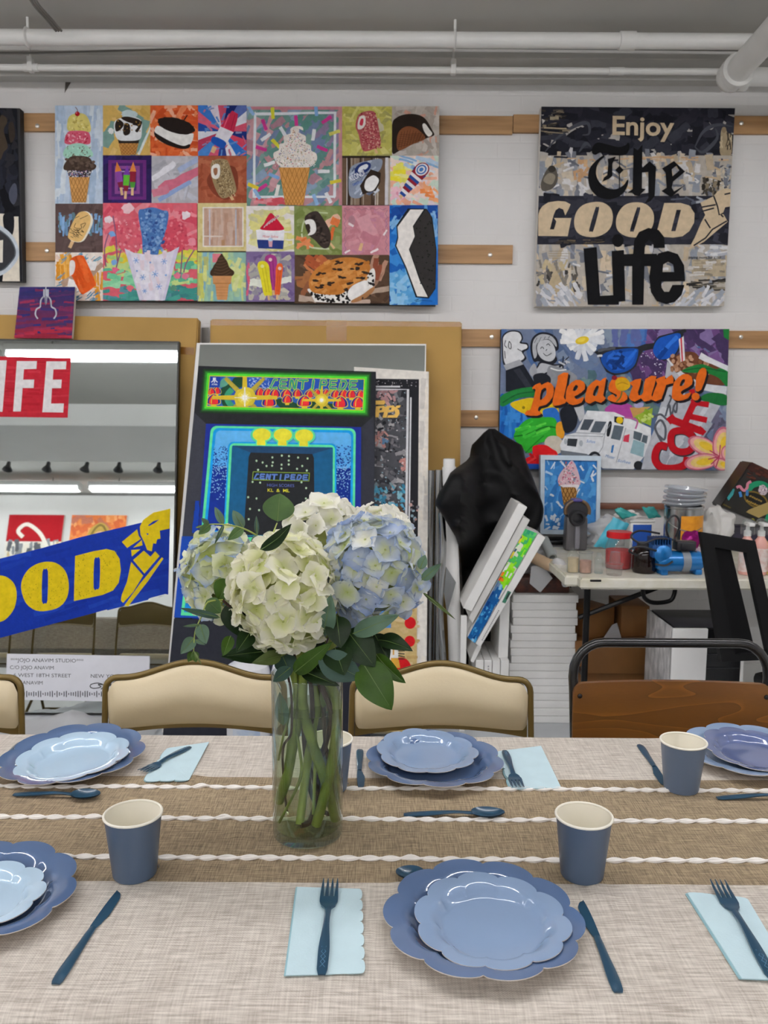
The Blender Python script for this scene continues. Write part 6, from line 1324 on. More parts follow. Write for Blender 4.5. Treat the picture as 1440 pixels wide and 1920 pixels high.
def cup(name, label, px, py, r0, r1, h, fill=None, frac=.6, inverted=False, neck=None):
    p = onT(px, py); t = empty(name, (p.x, p.y, TZ), 0, label, 'jar')
    bm = BM()
    pr = [(.004, .0005), (r0, .001), (r1, h), (r1+.002, h), (r1+.002, h-.004)]
    if neck: pr = [(.004, .0005), (r0, .001), (r1, h*.6), (r1, h*.7), (neck, h*.85), (neck, h)]
    lathe(bm, pr, 24); obj('shell', bm, M_clear, t)
    if fill:
        bm = BM(); rr_ = r0+(r1-r0)*frac; lathe(bm, [(.003, .003), (r0-.003, .003), (rr_-.003, h*frac), (.003, h*frac)], 20, cap=(True, True)); obj('contents', bm, fill, t)
    return t
cup('plastic_jar', 'small clear jar of beige paste at the left end of the table', 1074, 1073, .024, .025, .098, M_beige, .62, neck=.015)
cup('plastic_jar', 'small clear jar of pinkish paste, second from the table end', 1097, 1074, .025, .027, .085, M_pink, .6)
cup('plastic_bottle', 'small empty clear bottle with bright reflections beside the jars', 1122, 1075, .017, .017, .085, None, neck=.009)
cup('plastic_tub', 'low clear plastic tub before the red lidded jar', 1151, 1078, .030, .034, .046)
p = onT(1152, 1078); t = empty('plastic_cup', (p.x, p.y, TZ+.0475), 0, 'small clear plastic cup standing on the low clear tub', 'cup')
bm = BM(); lathe(bm, [(.022, 0), (.019, .045), (.004, .045)], 22); obj('shell', bm, M_clear, t)
M_cola = mat('dark_brown_jar', '#1d0f0d', rough=.12, var=.2, scale=10)
p = onT(1207, 1073); t = empty('dark_jar', (p.x, p.y, TZ), 0, 'round dark brown jar left of the blue compressor', 'jar')
bm = BM(); lathe(bm, [(.02, 0), (.044, .002), (.048, .012), (.048, .075), (.04, .098), (.03, .104)], 26, cap=(True, True)); obj('body', bm, M_cola, t)
bm = BM(); lathe(bm, [(.031, .104), (.031, .122), (.005, .124)], 20, cap=(True, True)); obj('lid', bm, M_vd, t)
# compressor
M_blue = mat('blue_enamel', '#1f78c0', rough=.25, metal=.3, var=.06, coat=.3); M_blued = mat('dark_blue_enamel', '#174a86', rough=.35, metal=.2)
p = onT(1268, 1076); t = empty('air_compressor', (p.x, p.y, TZ), .08, 'small blue air compressor with black hoses on the work table', 'compressor')
MX = Matrix.Translation((.01, 0, .052)) @ Matrix.Rotation(PI/2, 4, 'Y')
bm = BM(); lathe(bm, [(.002, -.1), (.028, -.096), (.04, -.08), (.042, -.07), (.042, .07), (.04, .08), (.028, .096), (.002, .1)], 28, MX); obj('tank', bm, M_blue, t)
bm = BM(); lathe(bm, [(.0435, .0), (.0435, .032)], 28, MX); obj('grey_band', bm, mat('grey_band_tape', '#8d9299', rough=.4), t)
for s in (-1, 1):
    bm = BM(); box(bm, .01+s*.07-.014, .01+s*.07+.014, -.03, .03, 0, .022, bev=.004); obj('foot', bm, M_blue, t)
bm = BM(); box(bm, -.115, -.035, -.03, .035, .07, .125, bev=.006); 
for k in range(7): box(bm, -.115+.004+k*.011, -.115+.008+k*.011, -.034, .038, .122, .15)
obj('motor_head', bm, M_blued, t)
bm = BM(); lathe(bm, [(.002, -.045), (.034, -.042), (.036, .03), (.02, .04), (.002, .04)], 22, Matrix.Translation((-.07, 0, .085)) @ Matrix.Rotation(PI/2, 4, 'X')); obj('motor', bm, M_blue, t)
bm = BM(); box(bm, -.015, .065, -.03, .02, .098, .135, bev=.006); box(bm, .0, .05, -.036, -.028, .104, .128, bev=.003); obj('regulator', bm, M_vd, t)
for k, P in enumerate([[(-.03, 0, .13), (-.06, -.02, .19), (-.045, -.02, .23), (-.02, -.02, .235), (0, -.01, .20), (-.01, 0, .15)], [(-.02, -.02, .14), (-.1, -.04, .15), (-.16, -.03, .13), (-.2, -.02, .155), (-.16, 0, .175), (-.08, -.01, .165)], [(-.1, -.03, .1), (-.18, -.05, .12), (-.21, -.03, .10), (-.17, -.02, .08)], [(-.04, -.05, .06), (-.07, -.055, .045), (-.11, -.05, .05)], [(.06, 0, .1), (.09, -.03, .07), (.105, -.02, .04)]]):
    bm = BM(); tube(bm, smooth_path(P, 6), .0042, 8); obj('hose', bm, M_vd, t)
# tin with yellow label, lids
p = onT(1283, 1052); t = empty('paint_tin', (p.x-.01, 3.56, TZ), 0, 'shiny tin with orange label standing behind the compressor', 'tin')
M_tin = mat('tin_plate', '#c4c6c8', rough=.22, metal=1.0, var=.08, scale=6, stretch=(1, 1, 8))
bm = BM(); lathe(bm, [(.01, .001), (.078, .001), (.08, .006), (.08, .232), (.083, .235), (.083, .243), (.076, .243), (.076, .02)], 36); obj('can', bm, M_tin, t)
bm = BM()
for i in range(18):
    t0, t1 = -PI/2-.45+1.7*i/18, -PI/2-.45+1.7*(i+1)/18; r_ = .0812
    bm.faces.new([bm.verts.new((r_*math.cos(u), r_*math.sin(u), z)) for u, z in ((t0, .03), (t1, .03), (t1, .205), (t0, .205))])
bmesh.ops.remove_doubles(bm, verts=bm.verts, dist=1e-6); obj('orange_label', bm, mat('orange_label_print', '#e09a1e', rough=.45, col2='#d08414', scale=60, var=.1), t)
bm = BM(); tube(bm, [(.081*math.cos(u), .081*math.sin(u), .19 - .05*math.sin((u-PI*1.02)/PI*PI)*1) for u in [PI*1.0 + i*(PI*.75)/14 for i in range(15)]], .003, 6); obj('wire_handle', bm, M_rod, t)
t2 = t
for k in range(4):
    t = empty('plastic_bowl', (p.x-.012+.002*k, 3.56, TZ+.245+.020*k), 0, None, 'bowl', 'clear bowls stacked on the tin')
    t['label'] = ('lowest', 'second', 'third', 'topmost')[k] + ' clear ridged plastic bowl stacked on the tin'
    t.rotation_euler = (0, -.05-.01*k, k)
    bm = BM(); lathe(bm, [(.005, .004), (.07, .004), (.074, .016), (.088, .017), (.090, .012), (.088, .009), (.076, .008), (.072, .001), (.005, .0005)], 32); obj('shell', bm, clear_mat('clear_lid', '#eef1f4', gloss=1.2, rough=.08, haze=.32, hazecol='#d8dce2') if 'clear_lid' not in MATS else MATS['clear_lid'], t)
c = PY(1342, 975, 3.72); crumple('plastic_bag', 'white plastic bag beside the tin on the work table', (c.x, 3.74, TZ+.10), (.075, .07, .10), 3.9, mat('white_bag', '#dcdad6', rough=.5, var=.05), floor=TZ+.001)
c = PY(1300, 1012, 3.40); crumple('foil_ball', 'crumpled magenta foil beside the orange labelled tin', (c.x, 3.42, TZ+.115), (.036, .03, .034), 8.8, mat('magenta_foil', '#a3157c', rough=.25, metal=.6, var=.2, scale=30), cat='foil', n=3)
bm = BM(); box(bm, PY(1298, 1040, 3.42).x-.02, PY(1330, 1040, 3.42).x, 3.40, 3.46, TZ+.001, TZ+.088, bev=.006); tag(obj('small_box', bm, mat('pale_pink_box', '#b7a4ac', rough=.5)), 'small pale box under the magenta foil', 'box')
bm = BM(); box(bm, PY(1122, 949, 4.10).x, PY(1300, 949, 4.10).x, 4.10, 4.16, PY(1180, 955, 4.10).z, PY(1180, 945, 4.10).z, bev=.003)
tag(obj('wood_rail', bm, mat('brown_rail', '#7a4a34', rough=.5, var=.1)), 'reddish brown wooden rail on the wall behind the teal packs', 'rail')
# black decorated bag, tilted
M_kb = mat('black_gift_bag', '#15130f', rough=.35, var=.1)
PB = Plane(3.86, TZ, 0)
q = [(1409, 866), (1492, 905), (1444, 988), (1351, 950)]
bm = BM(); board(bm, [PB.at(*c) for c in q], .12, Vector((0, 1, 0)), bev=.006)
o = tag(obj('gift_bag', bm, M_kb), 'black decorated gift bag tilted against the wall, far right', 'bag')
a = Art(PB, q, 81); a.zoom(1220, 850, 6.545)
a.poly([(1180, 190), (1245, 100), (1800, 370), (1740, 460)], '#38160f'); a.strokes(1190, 140, 1500, 330, 30, ['#4a2014', '#2b100c', '#5c2a1a'], (30, 80), (10, 22), (.2, .6))
a.curve([(1190, 470), (1240, 400), (1320, 372), (1400, 390), (1440, 440)], 70, '#12845c'); a.poly([(930, 540), (1000, 430), (1030, 440), (1010, 510), (955, 580)], '#2f8a8c'); a.curve([(1420, 640), (1440, 740), (1410, 830)], 40, '#12845c')
a.ell(1290, 570, 160, 96, '#6f5a22', 30, .45); a.ell(1290, 570, 138, 76, '#12100d', 30, .45); [a.stroke(1222+i*26, 525+i*12, 20, 26, 1.2+.5*(i % 3), '#8a7030') for i in range(6)]; [a.stroke(1180+i*24, 580+i*11, 16, 30, .9+.7*(i % 2), '#9a7d34') for i in range(7)]
a.curve([(1050, 420), (1090, 405), (1120, 440), (1150, 455), (1180, 420), (1190, 370), (1230, 345)], 34, '#c47a8c'); a.curve([(1090, 470), (1100, 510), (1105, 535)], 34, '#3a7ab8'); a.curve([(1180, 450), (1180, 500), (1175, 520)], 34, '#3a7ab8'); a.ell(1375, 450, 56, 62, '#b8a8b0', 20, 0, .1); a.dots(1330, 400, 1420, 500, 16, ['#6a4a5c', '#e4d8dc'], (5, 10))
a.poly([(1165, 720), (1200, 690), (1380, 620), (1480, 580), (1480, 720), (1320, 790)], '#a08a54'); a.curve([(1215, 830), (1250, 800), (1270, 840), (1230, 860), (1215, 830)], 12, '#9a9a2c'); a.curve([(1250, 820), (1330, 850), (1420, 890)], 10, '#9a9a2c'); [a.stroke(890+i*16, 625+i*8, 10, 22, .8+.6*(i % 2), '#6f5f2c') for i in range(6)]
a.build('printed_front', PRINT, o)
bm = BM(); box(bm, PY(1376, 1000, 3.84).x, PY(1450, 1000, 3.84).x, 3.86, 3.98, TZ+.001, PY(1440, 989, 3.86).z, bev=.004); tag(obj('dark_box', bm, mat('dark_violet_box', '#2c2440', rough=.5, col2='#141018', scale=14)), 'dark box the black gift bag rests on, behind the spray bottles', 'box')
# spray bottles
M_liq = mat('pink_liquid', '#e0a69a', rough=.25, var=.03); M_liqy = mat('yellow_liquid', '#dccf86', rough=.25, var=.03); M_lab = mat('white_label', '#e6e0dc', rough=.5, col2='#cfa79c', scale=50, var=.1)
for (px, m, lab) in ((1398, M_liq, 'pink spray bottle, leftmost of the three beside the black chair'), (1424, M_liq, 'pink spray bottle, the middle one of three'), (1449, M_liqy, 'yellow spray bottle cut by the right picture border')):
    p = onT(px, 1084); p.y = max(p.y, 3.205); t = empty('spray_bottle', (PY(px, 1060, 3.26).x, 3.26, TZ), 0, lab, 'bottle', 'spray bottles by the black chair')
    bm = BM(); lathe(bm, [(.008, .001), (.026, .002), (.028, .01), (.028, .115), (.024, .135), (.014, .15), (.012, .158)], 24, cap=(True, True)); obj('bottle', bm, m, t)
    bm = BM(); lathe(bm, [(.0286, .015), (.0286, .108)], 24); obj('label', bm, M_lab, t)
    bm = BM(); lathe(bm, [(.014, .156), (.014, .176), (.008, .18), (.006, .2), (.003, .2)], 18); box(bm, -.012, .012, -.04, .012, .198, .212, bev=.004); obj('pump', bm, M_white, t)
    bm = BM(); lathe(bm, [(.026, .162), (.026, .20), (.018, .222), (.004, .226)], 20); obj('cap', bm, M_clear, t)
# ---- under the table
M_card2 = mat('plain_carton', '#86592a', rough=.7, var=.1, scale=6)
def fbox(label, x0, x1, y0, y1, Y, d, m=M_card2, z0=None, name='cardboard_box', bev=.004, rz=0, cat='box', group=None):
    A, B = PY(x0, y0, Y), PY(x1, y1, Y); z0 = B.z if z0 is None else z0
    bm = BM(); c = Vector(((A.x+B.x)/2, Y+d/2, 0)); box(bm, A.x, B.x, Y, Y+d, z0, A.z, bev=bev)
    if rz:
        R_ = Matrix.Translation(c) @ Matrix.Rotation(rz, 4, 'Z') @ Matrix.Translation(-c)
        for v in bm.verts: v.co = R_ @ v.co
    o = tag(obj(name, bm, m), label, cat, group)
    return o
BG = 'cardboard boxes under the work table'
zl = PY(1150, 1260, 3.60).z; zu = PY(1150, 1202, 3.57).z
fbox('wide brown box on the floor under the work table', 1078, 1218, 1260, 1400, 3.60, .3, z0=.0, group=BG)
fbox('wide brown box stacked second from the floor under the work table', 1074, 1218, 1202, 1258, 3.57, .33, z0=zl+.001, group=BG)
fbox('smaller brown box on the upper left of the box pile', 1080, 1140, 1142, 1200, 3.62, .2, z0=zu+.001, group=BG, rz=.5)
fbox('smaller brown box on the upper right of the box pile', 1166, 1216, 1136, 1200, 3.64, .22, z0=zu+.001, group=BG)
bm = BM(); board(bm, [PY(1148, 1172, 3.6), PY(1157, 1168, 3.6), PY(1166, 1199, 3.6), PY(1130, 1199, 3.6)], .004, Vector((0, 1, 0))); tag(obj('paper', bm, mat('grey_paper', '#a9a7a8', rough=.6)), 'grey paper wedge standing between the two smaller boxes', 'paper')
# white tower
Yt = 3.12; A = PY(1261, 1178, Yt); B = PY(1399, 1178, Yt); zt_ = A.z; dp = .31
t = empty('computer_tower', ((A.x+B.x)/2, Yt+dp/2, 0), 0, 'white and black computer tower on the floor before the work table', 'computer')
w = (B.x-A.x)/2
M_pcw = mat('white_painted_steel', '#e9e8e6', rough=.4, var=.02); M_pcs = mat('speckled_panel', '#d5d3d2', rough=.5, col2='#8f8d8e', scale=34, stretch=(1, 1, .5), detail=8); M_pcb = mat('black_glass', '#0b0b0d', rough=.2, var=.1); M_pct = mat('dusty_black_top', '#35343a', rough=.5, var=.25, scale=9)
bm = BM(); box(bm, -w+.004, w-.004, -dp/2+.004, dp/2, .012, zt_-.004); obj('case', bm, M_pcb, t)
bm = BM(); box(bm, -w, -w+.006, -dp/2, dp/2, .012, zt_, bev=.002); obj('speckled_side', bm, M_pcs, t)
bm = BM(); box(bm, w-.012, w, -dp/2, dp/2, .012, zt_, bev=.003); obj('side_panel', bm, M_pcw, t)
bm = BM(); box(bm, -w, -w+.137, -dp/2-.006, -dp/2+.01, .012, zt_, bev=.004); obj('front_panel', bm, M_pcw, t)
bm = BM(); box(bm, -w+.016, w-.016, -dp/2+.02, dp/2-.01, zt_-.004, zt_+.001, bev=.001); obj('top_mesh', bm, M_pct, t)
bm = BM()
for k in range(6): box(bm, -w+.142, w-.014, -dp/2-.001, -dp/2+.006, zt_-.05-.055*k, zt_-.046-.055*k)
obj('grille', bm, mat('dark_grille', '#202024', rough=.35), t)
for sx in (-1, 1):
    for sy in (-1, 1):
        bm = BM(); box(bm, sx*(w-.03)-.015, sx*(w-.03)+.015, sy*(dp/2-.03)-.015, sy*(dp/2-.03)+.015, 0, .013); obj('foot', bm, M_vd, t)
# black office chair in front of the table
t = empty('office_chair', (1.36, 2.72, 0), 0, 'black mesh office chair in front of the work table, right', 'chair')
off = Vector((1.36, 2.72, 0))
PO = Plane(2.86, .5, 8.0)
Q = lambda x, y, o=0: PO.at(x, y, o) - off
outer = [(1311, 997), (1413, 1014), (1462, 1235), (1350, 1240)]; inner = [(1337, 1026), (1396, 1036), (1436, 1222), (1376, 1226)]
M_ch = mat('black_chair_plastic', '#09090b', rough=.6, var=.15, spec=.2)
bm = BM(); prism(bm, outer, lambda x, y, k: Q(x, y, .028*k-.014), holes=[inner])
bmesh.ops.recalc_face_normals(bm, faces=bm.faces); obj('back_frame', bm, M_ch, t, smooth=False)
bm = BM(); prism(bm, [(1330, 1018), (1372, 1024), (1420, 1225), (1370, 1230)], lambda x, y, k: Q(x, y, .004*k-.018)); obj('back_mesh', bm, clear_mat('chair_mesh', '#2a2a2e', gloss=.1, rough=.4, haze=.6, hazecol='#0c0c0e'), t, smooth=False)
zS = .47; DX = .2
bm = BM(); box(bm, DX-.24, DX+.24, -.32, .16, zS-.06, zS, bev=.025); obj('seat', bm, M_ch, t)
bm = BM(); tube(bm, [(DX, .0, .1), (DX, 0, zS-.06)], .025, 14); obj('column', bm, M_ch, t)
bm = BM(); tube(bm, smooth_path([(DX, .1, zS-.05), (DX, .24, zS-.02), (DX-.03, .24, zS+.1), (DX-.06, .22, zS+.18)], 5), .02, 10); obj('back_arm', bm, M_ch, t)
for k in range(5):
    u = 2*PI*k/5+.3; bm = BM(); tube(bm, [(DX, 0, .11), (DX+.28*math.cos(u), .28*math.sin(u), .065)], [.022, .014], 8); obj('leg', bm, M_ch, t)
    bm = BM(); lathe(bm, [(.004, -.012), (.028, -.012), (.028, .012), (.004, .012)], 14, Matrix.Translation((DX+.28*math.cos(u), .28*math.sin(u), .0285)) @ Matrix.Rotation(u+PI/2, 4, 'Z') @ Matrix.Rotation(PI/2, 4, 'Y')); obj('caster', bm, M_vd, t)
# white bundles on the floor behind the tan chairs
M_bund = mat('white_wrapped_bundle', '#e9eaee', rough=.3, var=.06, bump=.3, bscale=20)
for (x0, x1, lab) in ((424, 507, 'white rounded wrapped bundle behind the tan chair, left one'), (508, 592, 'white rounded wrapped bundle behind the vase, right one')):
    A, B = PY(x0, 1262, 2.95), PY(x1, 1262, 2.95); z1 = PY((x0+x1)/2, 1237, 2.95).z; r_ = (B.x-A.x)/2
    t = empty('wrapped_bundle', ((A.x+B.x)/2, 2.95, 0), 0, lab, 'bundle', 'white wrapped bundles on the floor')
    bm = BM(); lathe(bm, [(.01, .0), (r_*.98, .002), (r_, .02), (r_, z1-.05), (r_*.9, z1-.02), (r_*.55, z1-.003), (.004, z1)], 28, cap=(True, True)); obj('body', bm, M_bund, t)
    bm = BM()
    for i in range(14):
        t0, t1 = -2.2+1.3*i/14, -2.2+1.3*(i+1)/14
        bm.faces.new([bm.verts.new((r_*1.006*math.cos(u), r_*1.006*math.sin(u), z)) for u, z in ((t0, .10), (t1, .10), (t1, .24), (t0, .24))])
    obj('blue_print', bm, mat('pale_blue_print', '#a9c0de', rough=.4, col2='#e6eaf0', scale=22), t)
# plastic sheeting on the floor under the mirror
bm = BM()
def sh(u, v):
    x = -1.75 + .78*u; y = 3.12 + .45*v
    return Vector((x, y, .012 + .10*max(0, noise.noise(Vector((x*5, y*6, 2)))+.35)*math.sin(PI*v)*math.sin(PI*u) + .01*abs(noise.noise(Vector((x*20, y*20, 1))))))
grid(bm, 40, 20, sh)
tag(obj('plastic_sheet', bm, M_bag), 'rumpled cloudy plastic sheeting on the floor under the large mirror', 'plastic sheet', kind=None)
bm = BM(); box(bm, -1.9, -.75, 2.95, 3.1, .0, .03, bev=.008); tag(obj('floor_mat', bm, mat('stained_mat', '#8d8d80', rough=.7, col2='#4a5468', scale=7, detail=8)), 'stained grey mat on the floor before the mirror', 'mat')
# ================================================================== chairs on the far side of the table
M_brass = mat('olive_brass_enamel', '#746032', rough=.32, metal=.35, var=.06, scale=8)
M_vinyl = mat('tan_vinyl', '#d8c8a6', rough=.42, var=.03, scale=6, bump=.05, bscale=180)
def tan_chair(label):
    t = empty('folding_chair', (0, 0, 0), 0, label, 'chair', 'tan padded folding chairs along the far side of the table')
    W = .205
    # crown outline of the back, in x, z
    def crown(x):
        u = abs(x)/W
        return .772 + .036*max(0, math.cos(min(1, u/.82)*PI)*.5+.5)
    def yb(z): return .02 + .10*(z-.45)            # back leans away from the table
    top = []
    n = 26
    for i in range(n+1):
        x = -W+.028 + (2*W-.056)*i/n; top.append((x, crown(x)))
    for k in range(1, 6):
        a = PI/2*k/5; top.append((W-.028+.028*math.sin(a), crown(W)-.028+.028*math.cos(a)))
    left = [(-x, z) for x, z in top[n+1:]][::-1]
    path = [(-W-.004, .45)] + [(-W-.004, .55), (-W-.002, .66)] + left + top + [(W+.002, .66), (W+.004, .55), (W+.004, .45)]
    bm = BM(); tube(bm, [(x, yb(z), z) for x, z in path], .0072, 10); obj('back_frame', bm, M_brass, t)
    # padded backrest, front face to the table (-y)
    def zlow(x): return .655 - .020*(abs(x)/W)**2
    def pad(u, v, side):
        x = -W+.006 + (2*W-.012)*u; z0, z1 = zlow(x), crown(x)-.006
        if abs(x) > W-.034: 
            q = (abs(x)-(W-.034))/.028; z1 -= .028*(1-math.sqrt(max(0, 1-min(1, q)**2)))
        z = z0 + (z1-z0)*v
        e = (max(0, math.sin(PI*u))**.35)*(max(0, math.sin(PI*v))**.45)
        if side: return Vector((x, yb(z) - .004 - .030*e*(.55+.9*math.sin(PI*min(1, v*1.0))**1.0*.5) + .020*(1-v)**2.2, z))
        return Vector((x, yb(z) + .004 + .004*e, z))
    bm = BM(); grid(bm, 40, 18, lambda u, v: pad(u, v, 1)); obj('backrest', bm, M_vinyl, t, angle=80)
    bm = BM(); grid(bm, 40, 12, lambda u, v: pad(1-u, v, 0)); obj('back_plate', bm, M_brass, t, angle=80)
    # seat
    bm = BM(); box(bm, -.195, .195, -.37, .0, .43, .468, bev=.016)
    obj('seat', bm, M_vinyl, t)
    bm = BM(); tube(bm, smooth_path([(-.2, .0, .43), (-.2, -.36, .43), (-.17, -.385, .43), (.17, -.385, .43), (.2, -.36, .43), (.2, 0, .43)], 4), .009, 8); obj('seat_rail', bm, M_brass, t)
    for s in (-1, 1):
        bm = BM(); tube(bm, [(s*.209, yb(.46), .46), (s*.209, -.12, .30), (s*.209, -.36, .012)], .0095, 10); obj('leg', bm, M_brass, t)
        bm = BM(); tube(bm, [(s*.186, -.26, .43), (s*.186, -.08, .24), (s*.186, .10, .012)], .0095, 10); obj('leg', bm, M_brass, t)
    for y0, z0, w in ((-.28, .11, .209), (.055, .06, .186)):
        bm = BM(); tube(bm, [(-w, y0, z0), (w, y0, z0)], .007, 8); obj('stretcher', bm, M_brass, t)
    return t
YC = 1.795
spots = [(357, 'tan padded folding chair behind the left place setting, left of the vase'), (830, 'tan padded folding chair behind the middle place setting, right of the vase'), (-121, 'tan padded folding chair cut by the left picture border')]
base = tan_chair(spots[0][1])
def put(o, px=None, X=None, rz=0.0):
    o.location = (PY(px, 1300, YC).x if X is None else X, YC, 0); o.rotation_euler = (0, 0, rz)
put(base, 357, rz=.02)
c2 = copy_tree(base); c2['label'] = spots[1][1]; put(c2, 830, rz=-.01)
c3 = copy_tree(base); c3['label'] = spots[2][1]; put(c3, -148, rz=-.05)
for k, lab in enumerate(('tan folding chair seen from behind in the mirror, right one', 'tan folding chair seen from behind in the mirror, second from right', 'tan folding chair seen from behind in the mirror, third from right', 'tan folding chair seen from behind in the mirror, fourth from right')):
    c = copy_tree(base); c['label'] = lab; put(c, X=c3.location.x - .57*(k+1), rz=rnd.uniform(-.04, .04))
# ---- plywood chair with black tube frame
def ply_mat():
    m = bpy.data.materials.new('stained_plywood'); m.use_nodes = True
    nt = m.node_tree; N = nt.nodes; L = nt.links; b = N['Principled BSDF']
    tc = N.new('ShaderNodeTexCoord'); mp = N.new('ShaderNodeMapping'); mp.inputs['Scale'].default_value = (2.3, 1.0, 9.0); mp.inputs['Location'].default_value = (0.3, 0, -6.35)
    L.new(tc.outputs['Object'], mp.inputs[0])
    nz = N.new('ShaderNodeTexNoise'); nz.inputs['Scale'].default_value = 1.1; nz.inputs['Detail'].default_value = 1.5
    L.new(mp.outputs[0], nz.inputs['Vector'])
    ml = N.new('ShaderNodeMath'); ml.operation = 'MULTIPLY'; ml.inputs[1].default_value = 9.0; L.new(nz.outputs['Fac'], ml.inputs[0])
    fc = N.new('ShaderNodeMath'); fc.operation = 'FRACT'; L.new(ml.outputs[0], fc.inputs[0])
    rp = N.new('ShaderNodeValToRGB'); e = rp.color_ramp.elements
    e[0].position = 0; e[0].color = (*lin('#8f5a1e'), 1); e[1].position = 1; e[1].color = (*lin('#664013'), 1)
    k = e.new(.12); k.color = (*lin('#7a4c17'), 1); k2 = e.new(.93); k2.color = (*lin('#6f4415'), 1)
    L.new(fc.outputs[0], rp.inputs[0])
    n2 = N.new('ShaderNodeTexNoise'); n2.inputs['Scale'].default_value = 60; mp2 = N.new('ShaderNodeMapping'); mp2.inputs['Scale'].default_value = (1, 1, 14); L.new(tc.outputs['Object'], mp2.inputs[0]); L.new(mp2.outputs[0], n2.inputs['Vector'])
    mx = N.new('ShaderNodeMix'); mx.data_type = 'RGBA'; mx.blend_type = 'MULTIPLY'; mx.inputs['Factor'].default_value = .25
    L.new(rp.outputs[0], mx.inputs[6]); L.new(n2.outputs['Fac'], mx.inputs[7]); L.new(mx.outputs[2], b.inputs['Base Color'])
    b.inputs['Roughness'].default_value = .38; b.inputs['Coat Weight'].default_value = .25; b.inputs['Coat Roughness'].default_value = .25
    return m
M_ply = ply_mat()
M_tubeb = mat('black_tube', '#101012', rough=.25, var=.2, scale=12, coat=.3)
YW = 1.74
xl, xr = PY(1079, 1240, YW).x, PY(1449, 1240, YW).x
t = empty('plywood_chair', ((xl+xr)/2, YW, 0), 0, 'brown plywood chair with black bent tube back, right', 'chair')
w = (xr-xl)/2; zt2 = PY(1250, 1211, YW).z
def yw(z): return .0 + .08*(z-.6)
P = [(-w+.01, .43), (-w+.008, .6), (-w+.002, .78), (-w, zt2-.075)]
for k in range(1, 7): a_ = PI/2*k/6; P.append((-w+.065-.065*math.cos(a_), zt2-.07+.07*math.sin(a_)))
P += [(-x, z) for x, z in P[::-1]]
bm = BM(); tube(bm, [(x, yw(z), z) for x, z in P], .0105, 14); obj('back_frame', bm, M_tubeb, t)
zp1 = PY(1250, 1283, YW).z; 
bm = BM()
outl = []
r_ = .02; wp = w+.003
for (cx_, cz_, a0) in ((wp-r_, zp1-r_, 0), (-wp+r_, zp1-r_, PI/2), (-wp+r_, zp1-.2+r_, PI), (wp-r_, zp1-.2+r_, 3*PI/2)):
    for k in range(6): a_ = a0+PI/2*k/5; outl.append((cx_+r_*math.cos(a_), cz_+r_*math.sin(a_)))
# curved panel
def pan(u, v, s):
    x = -wp + 2*wp*u; z = zp1-.2 + .2*v
    cut = 0
    for zz, sg in ((zp1, 1), (zp1-.2, -1)):
        dz = r_ - abs(z-zz)
        dx = abs(x)-(wp-r_)
        if dz > 0 and dx > 0 and math.hypot(dx, dz) > r_:
            k_ = r_/math.hypot(dx, dz); x = math.copysign(wp-r_+dx*k_, x); z = zz - sg*(r_-dz*k_)
    return Vector((x, yw(z) - .012 - .006*s + .022*(1-(x/wp)**2), z))
grid(bm, 40, 20, lambda u, v: pan(u, v, 1)); grid(bm, 40, 20, lambda u, v: pan(1-u, v, -1))
n_ = len(bm.verts)//2; bm.verts.ensure_lookup_table()
bd = [e for e in bm.edges if len(e.link_faces) == 1]
try: bmesh.ops.bridge_loops(bm, edges=bd)
except Exception: pass
obj('backrest', bm, M_ply, t, angle=50)
for s in (-1, 1):
    for dz in (.026, .17):
        bm = BM(); lathe(bm, [(.0055, 0), (.005, .002), (.002, .003)], 12, Matrix.Translation((s*(wp-.014), yw(zp1-dz)-.0185, zp1-dz)) @ Matrix.Rotation(PI/2, 4, 'X'), cap=(False, True)); obj('bolt', bm, M_tubeb, t)
bm = BM(); box(bm, -w+.01, w-.01, -.37, .01, .44, .452, bev=.005); obj('seat', bm, M_ply, t)
for s in (-1, 1):
    bm = BM(); tube(bm, [(s*(w-.01), yw(.43), .435), (s*(w+.0), .06, .0)], .0105, 12); obj('leg', bm, M_tubeb, t)
    bm = BM(); tube(bm, smooth_path([(s*(w-.01), .0, .43), (s*(w-.01), -.34, .43), (s*(w-.008), -.37, .40), (s*w, -.40, .0)], 5), .0105, 12); obj('leg', bm, M_tubeb, t)
bm = BM(); tube(bm, [(-w+.01, -.385, .2), (w-.01, -.385, .2)], .008, 8); obj('stretcher', bm, M_tubeb, t)
